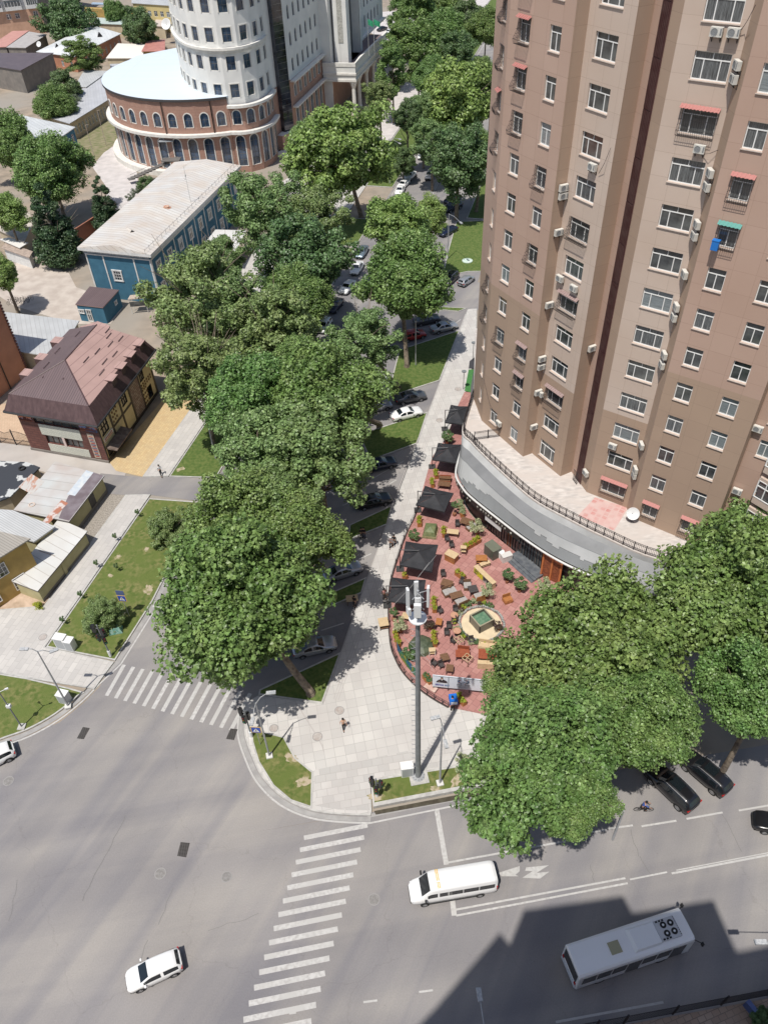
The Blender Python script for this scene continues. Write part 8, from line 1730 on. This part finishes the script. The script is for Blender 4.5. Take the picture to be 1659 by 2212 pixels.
for(x,y),r_,z,m_,lb in((qz(58,1073),.42,.016,mh,'manhole cover near the left edge below the white car'),((347,1887),.42,.016,mh,'manhole cover below the middle drain grate'),((490,1894),.40,.016,mh,'grey manhole cover left of the bottom crossing'),((808,1943),.42,.016,mh,'manhole cover left of the minibus'),(rz_(697,541),.42,.157,mhp,'brown manhole cover above the walking man on the plaza'),(rz_(323,642),.38,.157,mhp,'manhole cover on the plaza near the corner lamp'),(rz_(572,690),.42,.157,mhp,'pinkish manhole cover left of the walking man'),(qz(286,138),.40,.157,mhp,'manhole cover on the left pavement by the cabinets'),(zz2(1332,888),.45,.157,mhp,'manhole cover on the pavement above the green carpet'),(zz2(1212,1092),.45,.157,mhp,'manhole cover on the pavement beside the second parasol'),((735,1536),.01,.157,mhp,'')):
 if r_<.1:continue
 c=G(x,y);q=MB();q.lathe([(r_+.07,0),(r_+.07,.004),(r_,.005)],20,(c.x,c.y,z-.002),1);q.lathe([(r_,.006),(0,.007)],20,(c.x,c.y,z-.002),0);tag(q.build('manhole_cover',[m_,mat('manhole_rim',(.29,.28,.27))]),lb,'manhole cover','manhole covers')
a=Vector(G2(1160,2245));b2_=Vector(G2(1345,2212));c2_=Vector(G2(1659,2152));d_=Vector(G2(1900,2106));nf=thing('picket_fence','black picket fence along the near pavement in the bottom right corner','fence',(b2_.x,b2_.y,.15));q=MB()
path=[a,b2_,c2_,d_]
for i in range(3):
 p,r_=path[i],path[i+1];n_=int((r_-p).length/.125)
 for k in range(n_):s_=p.lerp(r_,k/n_);q.cyl((s_.x,s_.y,.3),(s_.x,s_.y,2.1),.022,n=4,cap=False)
 for z in(.35,2.0):q.cyl(tuple(p)+(z,),tuple(r_)+(z,),.025,n=4)
q.build('pickets',iron,nf)
for i in range(3):
 for k in range(3):s_=path[i].lerp(path[i+1],k/3);q=MB();q.box((s_.x,s_.y,1.2),(.1,.1,2.2));q.build('post',iron,nf)
c=G(1345.6+.18895*1450,1898.8+.18895*1470,.6);q=MB();q.box((c.x,c.y,.6),(.35,.8,.9),.5);tag(q.build('blue_box',mat('denim_blue',(.10,.14,.30))),'blue grey box behind the picket fence','box')
tree(1345.6+.18895*1620,1898.8+.18895*1600,30,.8,'dark','dark green shrub behind the fence in the bottom right corner',rad=.05)
for px,lb in((zz2(1366,890),'small black garden lamp at the green carpet'),(zz2(1428,700),'small black garden lamp nearer the parking entrance')):
 c=G(*px);t=thing('garden_lamp',lb,'lamp',(c.x,c.y,.15));q=MB();q.cyl((0,0,0),(0,0,3.1),.04,n=6);q.build('pole',iron,t,world=False);q=MB();q.lathe([(0,3.25),(.36,3.2),(.34,3.1),(0,3.1)],14);q.build('lamp_head',mastm,t,world=False)
c=G(1001+0,571+0);t=thing('fountain_basin','round pale basin on the bright lawn beside the tower','basin',tuple(G(*zz2(1393,50))));q=MB();q.lathe([(1.0,0),(1.0,.25),(.8,.3),(.8,.18),(0,.18)],20);q.build('rim',[mat('basin',(.45,.6,.5),(.6,.65,.6),scale=3)],t,world=False)
for px,lb,n_ in(((40,652),'heap of parked bicycles by the orange wall',9),((165,622-10),'row of parked bicycles under the dark conifer',8)):
 pass
def bicycle(name,loc,rz,label,group=None,lean=0.0,m=None):
 t=thing(name,label,'bicycle',loc,rz,group);m=m or shopdark
 for x in(-.52,.52):
  q=MB();N_=18
  for k in range(N_):a0_,a1_=2*pi*k/N_,2*pi*(k+1)/N_;q.cyl((x+.33*cos(a0_),0,.34+.33*sin(a0_)),(x+.33*cos(a1_),0,.34+.33*sin(a1_)),.022,n=5,cap=False)
  for k in range(8):a0_=2*pi*k/8;q.cyl((x,0,.34),(x+.32*cos(a0_),0,.34+.32*sin(a0_)),.004,n=3)
  q.build('wheel',rubber,t,world=False)
 q=MB()
 for p,r_ in(((-.52,0,.34),(-.1,0,.30)),((-.1,0,.30),(-.22,0,.85)),((-.52,0,.34),(-.2,0,.78)),((-.2,0,.78),(.36,0,.80)),((-.1,0,.30),(.36,0,.74)),((.52,0,.34),(.33,0,.95))):q.cyl(p,r_,.02,n=6)
 q.build('frame',m,t,world=False);q=MB();q.box((-.24,0,.90),(.26,.14,.05));q.build('saddle',shopdark,t,world=False);q=MB();q.cyl((.33,-.28,1.0),(.33,.28,1.0),.015,n=5);q.build('handlebar',iron,t,world=False)
 return t
skin=mat('skin',(.42,.24,.16),rough=.6);hairm=mat('hair_black',(.012,.010,.009),rough=.7);shoem=mat('shoe_dark',(.02,.018,.018),rough=.6)
CL=dict(tan=(.62,.40,.28),white=(.70,.70,.70),black=(.015,.015,.017),blue=(.06,.13,.42),navy=(.03,.04,.09),grey=(.22,.22,.23),red=(.45,.06,.04),pattern=(.25,.2,.2),brown=(.10,.07,.05),jeans=(.06,.09,.16),pink=(.55,.28,.25),cobalt=(.01,.16,.62))
def cloth(k):return mat('cloth_'+k,CL[k],tuple(c*.75 for c in CL[k]),scale=9,rough=.85)
def skinned(name,V,E_,R_,m,parent,root=0,sub=1):
 me=bpy.data.meshes.new(name);me.from_pydata(V,E_,[]);me.materials.append(m);o=bpy.data.objects.new(name,me);col.objects.link(o);o.parent=parent
 md=o.modifiers.new('skin','SKIN');md.use_smooth_shade=True
 if not me.skin_vertices:me.skin_vertices.new()
 for i,r_ in enumerate(R_):s=me.skin_vertices[0].data[i];s.radius=(r_,r_)if not hasattr(r_,'__len__')else r_;s.use_root=(i==root)
 ss=o.modifiers.new('sub','SUBSURF');ss.levels=sub;ss.render_levels=sub;return o
def person(px,rz,top,legs,label,stride=.3,pose='walk',z=.15,hair=True,armf=.2,loc=None,sleeves=True,lean=0.0,head=None,scale=1.0):
 c=Vector(loc)if loc else G(*px,z);t=thing('person',label,'person',(c.x,c.y,c.z if loc else z),rz);t.scale=(scale,)*3;s=stride;ln=lean
 hp=.93;ch=(0,ln*.9,1.38);nk=(0,ln*1.0,1.50);hd=(0,.03+ln*1.1,1.66)
 if pose=='sit':hp=.95;kn=[(.12,.42,.78),(-.12,.40,.58)];an=[(.12,.28,.40),(-.12,.18,.22)]
 elif pose=='stand':kn=[(.11,.02,.5),(-.11,.02,.5)];an=[(.12,-.01,.09),(-.12,-.01,.09)]
 else:kn=[(.1,s*.62,.52),(-.1,-s*.15,.50)];an=[(.1,s*.8,.09),(-.1,-s*1.1,.16)]
 V=[(0,0,.98),(0,ln*.5,1.18),ch,nk,hd,(0,.03+ln*1.1,1.74)];E_=[(0,1),(1,2),(2,3),(3,4),(4,5)];R_=[(.15,.11),(.135,.10),(.16,.11),.058,.098,.085]
 hands=[]
 for i,sg in enumerate((1,-1)):
  sw=(-1 if i==0 else 1)*armf
  b=len(V)
  if pose=='sit':el,wr=(sg*.25,.30+ln,1.18),(sg*.24,.52+ln,1.05)
  elif pose=='carry' or pose=='phone' and i==0:el,wr=(sg*.24,.10+ln,1.14),(sg*.14,.30+ln,1.24)
  else:el,wr=(sg*.26,sw*.35+ln*.8,1.13),(sg*.27,sw*.9+.06+ln*.6,.92)
  V+=[(sg*.185,ch[1],1.40),el,wr,(wr[0],wr[1]+.05,wr[2]-.07)];E_+=[(2,b),(b,b+1),(b+1,b+2),(b+2,b+3)];R_+=[.062,.044,.032,(.04,.022)];hands.append((b+3,Vector(V[b+3]),sg))
 for i,sg in enumerate((1,-1)):
  b=len(V);V+=[(sg*.095,0,hp-.03),kn[i],an[i],(an[i][0],an[i][1]+.15,an[i][2]-.045)];E_+=[(0,b),(b,b+1),(b+1,b+2),(b+2,b+3)];R_+=[.098,.062,.042,.04]
 for hb,hv,sg in hands:
  for f in range(5):
   b=len(V);off=(f-2)*.019;L_=(.045,.065,.075,.07,.055)[f]if f else .05;V+=[(hv.x+off*.3-(sg*.03 if f==0 else 0),hv.y+off,hv.z-L_*.6),(hv.x+off*.3-sg*(.045 if f==0 else .015),hv.y+off,hv.z-L_*1.25)];E_+=[(hb,b),(b,b+1)];R_+=[.0095,.008]
 skinned('body',V,E_,R_,skin,t)
 tv=[(0,0,.93),(0,ln*.5,1.18),ch,(0,ln,1.47)];te=[(0,1),(1,2),(2,3)];tr_=[(.168,.125),(.152,.118),(.18,.128),.07]
 arm0=6
 for i in range(2):
  b=arm0+i*4;k=len(tv);tv+=[V[b],V[b+1]]+([V[b+2]]if sleeves=='long' else[]);te+=[(2,k),(k,k+1)]+([(k+1,k+2)]if sleeves=='long' else[]);tr_+=[.076,.058]+([.045]if sleeves=='long' else[])
 skinned('shirt',tv,te,tr_,cloth(top),t)
 l0=14;lv=[(0,0,.99),(0,0,.90)];le=[(0,1)];lr=[(.158,.12),(.16,.12)]
 for i in range(2):b=l0+i*4;k=len(lv);lv+=[V[b],V[b+1],V[b+2]];le+=[(1,k),(k,k+1),(k+1,k+2)];lr+=[.112,.078,.062]
 skinned('trousers',lv,le,lr,cloth(legs),t)
 for i in range(2):b=l0+i*4;a=Vector(V[b+2]);f=Vector(V[b+3]);q=MB();q.hexa([(a.x-.05,a.y-.08,a.z-.09),(a.x+.05,a.y-.08,a.z-.09),(f.x+.05,f.y+.06,f.z-.045),(f.x-.05,f.y+.06,f.z-.045)],[(a.x-.045,a.y-.07,a.z),(a.x+.045,a.y-.07,a.z),(f.x+.04,f.y+.04,f.z+.02),(f.x-.04,f.y+.04,f.z+.02)]);q.build('shoe',shoem,t,world=False)
 hx,hy,hz=hd
 if hair:q=MB();q.lathe([(.112,-.03),(.118,.03),(.10,.085),(.055,.122),(0,.132)],12,(0,0,0));o=q.build('hair',hairm if head is None else cloth(head),t,world=False,smooth=True);o.location=(hx,hy-.018,hz+.03);o.rotation_euler=(-.2,0,0)
 q=MB();
 for sg in(-1,1):q.box((sg*.035,hy+.100,hz+.015),(.022,.012,.012),mi=0);q.box((sg*.105,hy,hz),(.02,.045,.06),mi=1)
 q.hexa([(-.014,hy+.09,hz-.035),(.014,hy+.09,hz-.035),(.01,hy+.125,hz-.03),(-.01,hy+.125,hz-.03)][::1],[(-.008,hy+.09,hz+.01),(.008,hy+.09,hz+.01),(.006,hy+.105,hz+.0),(-.006,hy+.105,hz+.0)],1);q.box((0,hy+.092,hz-.062),(.045,.014,.010),mi=2);q.build('face_features',[hairm,skin,mat('lips',(.3,.12,.1))],t,world=False)
 return t
def rzp(x,y):return((600+x*.4822)*.7837,(1700+y*.4822)*.7837)
person(rzp(722,638),radians(195),'tan','black','man in a tan shirt and black trousers walking across the plaza',stride=.32)
person((349,1026),radians(-150),'white','black','man in white shirt and black trousers striding on the left pavement',stride=.5,sleeves='long')
def zw(x,y):return(705.3+x*.10627,1097.2+y*.10627)
person(zw(1310,805),radians(170),'pattern','black','woman in dark patterned clothes with a white scarf on the pavement',stride=.25,sleeves='long',head='white')
person(zw(1375,760),radians(165),'black','black','companion in black walking beside the woman with the white scarf',stride=.3,sleeves='long')
person(zw(718,615),radians(20),'black','black','left of two people in black standing at the kerb in the tree shade',pose='stand',z=.05)
person(zw(765,612),radians(-20),'black','navy','right of two people in black standing at the kerb in the tree shade',pose='stand',z=.05)
person(zw(575,2000),radians(150),'black','black','dark clothed man standing by a pale board between two islands',pose='stand',z=.05)
c=G(*zw(520,1850),.8);q=MB();q.box((c.x,c.y,.95),(1.3,.9,.06),.1);t=thing('board_stand','pale board on a stand in front of the dark clothed man','board',(c.x,c.y,.05));q.build('board',MATS['pale_wood'],t)
for dx in(-.5,.5):
 for dy in(-.35,.35):q=MB();q.box((c.x+dx,c.y+dy,.5),(.05,.05,.9),.1);q.build('leg',MATS['brown_wood'],t)
person(zw(1180,1850),radians(200),'pink','brown','person in pink beside the nearest parasol on the pavement',pose='stand')
person(zw(600,2150),radians(100),'black','black','man in black sitting low at the pavement kerb',pose='stand',z=.02,scale=.9)if False else None
def wb_(x,y):return(901.3+x*.09448,1410.7+y*.09448)
person(wb_(800,1300),radians(0),'cobalt','black','person bending in a bright blue jacket at the tip of the terrace fence',pose='stand',lean=.35,sleeves='long')
q=MB();c=G(*wb_(820,1050),1.3);
b_=thing('carried_box','bright blue padded box on the back of the person at the terrace tip','box',(c.x,c.y,.95),radians(5));q=MB();q.box((0,0,.3),(.75,.9,.6));q.build('shell',cloth('cobalt'),b_,world=False);q=MB();q.box((0,-.47,.3),(.6,.04,.4));q.build('grey_pocket',mat('pocket_grey',(.55,.58,.6)),b_,world=False)
def x3(x,y):return(1293.1+x*.23032,1293.1+y*.23032)
c=G(1388,1752);hd_=radians(-4)
bicycle('bicycle',(c.x,c.y,.005),hd_,'bicycle ridden past the black estate car')
t=person((0,0),hd_-pi/2,'blue','black','cyclist in a blue shirt riding beside the black estate car',pose='sit',loc=(c.x-.22*cos(hd_),c.y-.22*sin(hd_),.0),lean=.18)
person(x3(700,400),radians(80),'white','red','person in white and orange glimpsed between the right tree crowns',pose='stand')
person((838,1163-150),radians(0),'black','black','',pose='stand')if False else None
rk=random.Random(12);k=0
for cx_,cy_,n_,lb in((40,650,5,'orange wall'),(158,622,5,'dark conifer')):
 pass
c0_=G(42,655);
for i in range(6):
 p=Vector((c0_.x+i*.7-1.5,c0_.y+(i%2)*.5,.015));bicycle('bicycle',tuple(p),1.2+rk.uniform(-.2,.2),'parked bicycle by the orange wall, %s in its cluster'%('leftmost','second from the left','third from the left','third from the right','second from the right','rightmost')[i],'bicycles parked in the yard')
c0_=G(150,578)
for i in range(6):
 p=Vector((c0_.x+i*.75-1.8,c0_.y+i*.25,.015));bicycle('bicycle',tuple(p),1.0+rk.uniform(-.2,.2),'parked bicycle under the dark conifer, %s in its row'%('leftmost','second from the left','third from the left','third from the right','second from the right','rightmost')[i],'bicycles parked in the yard')
for o in bpy.data.objects:
 pass
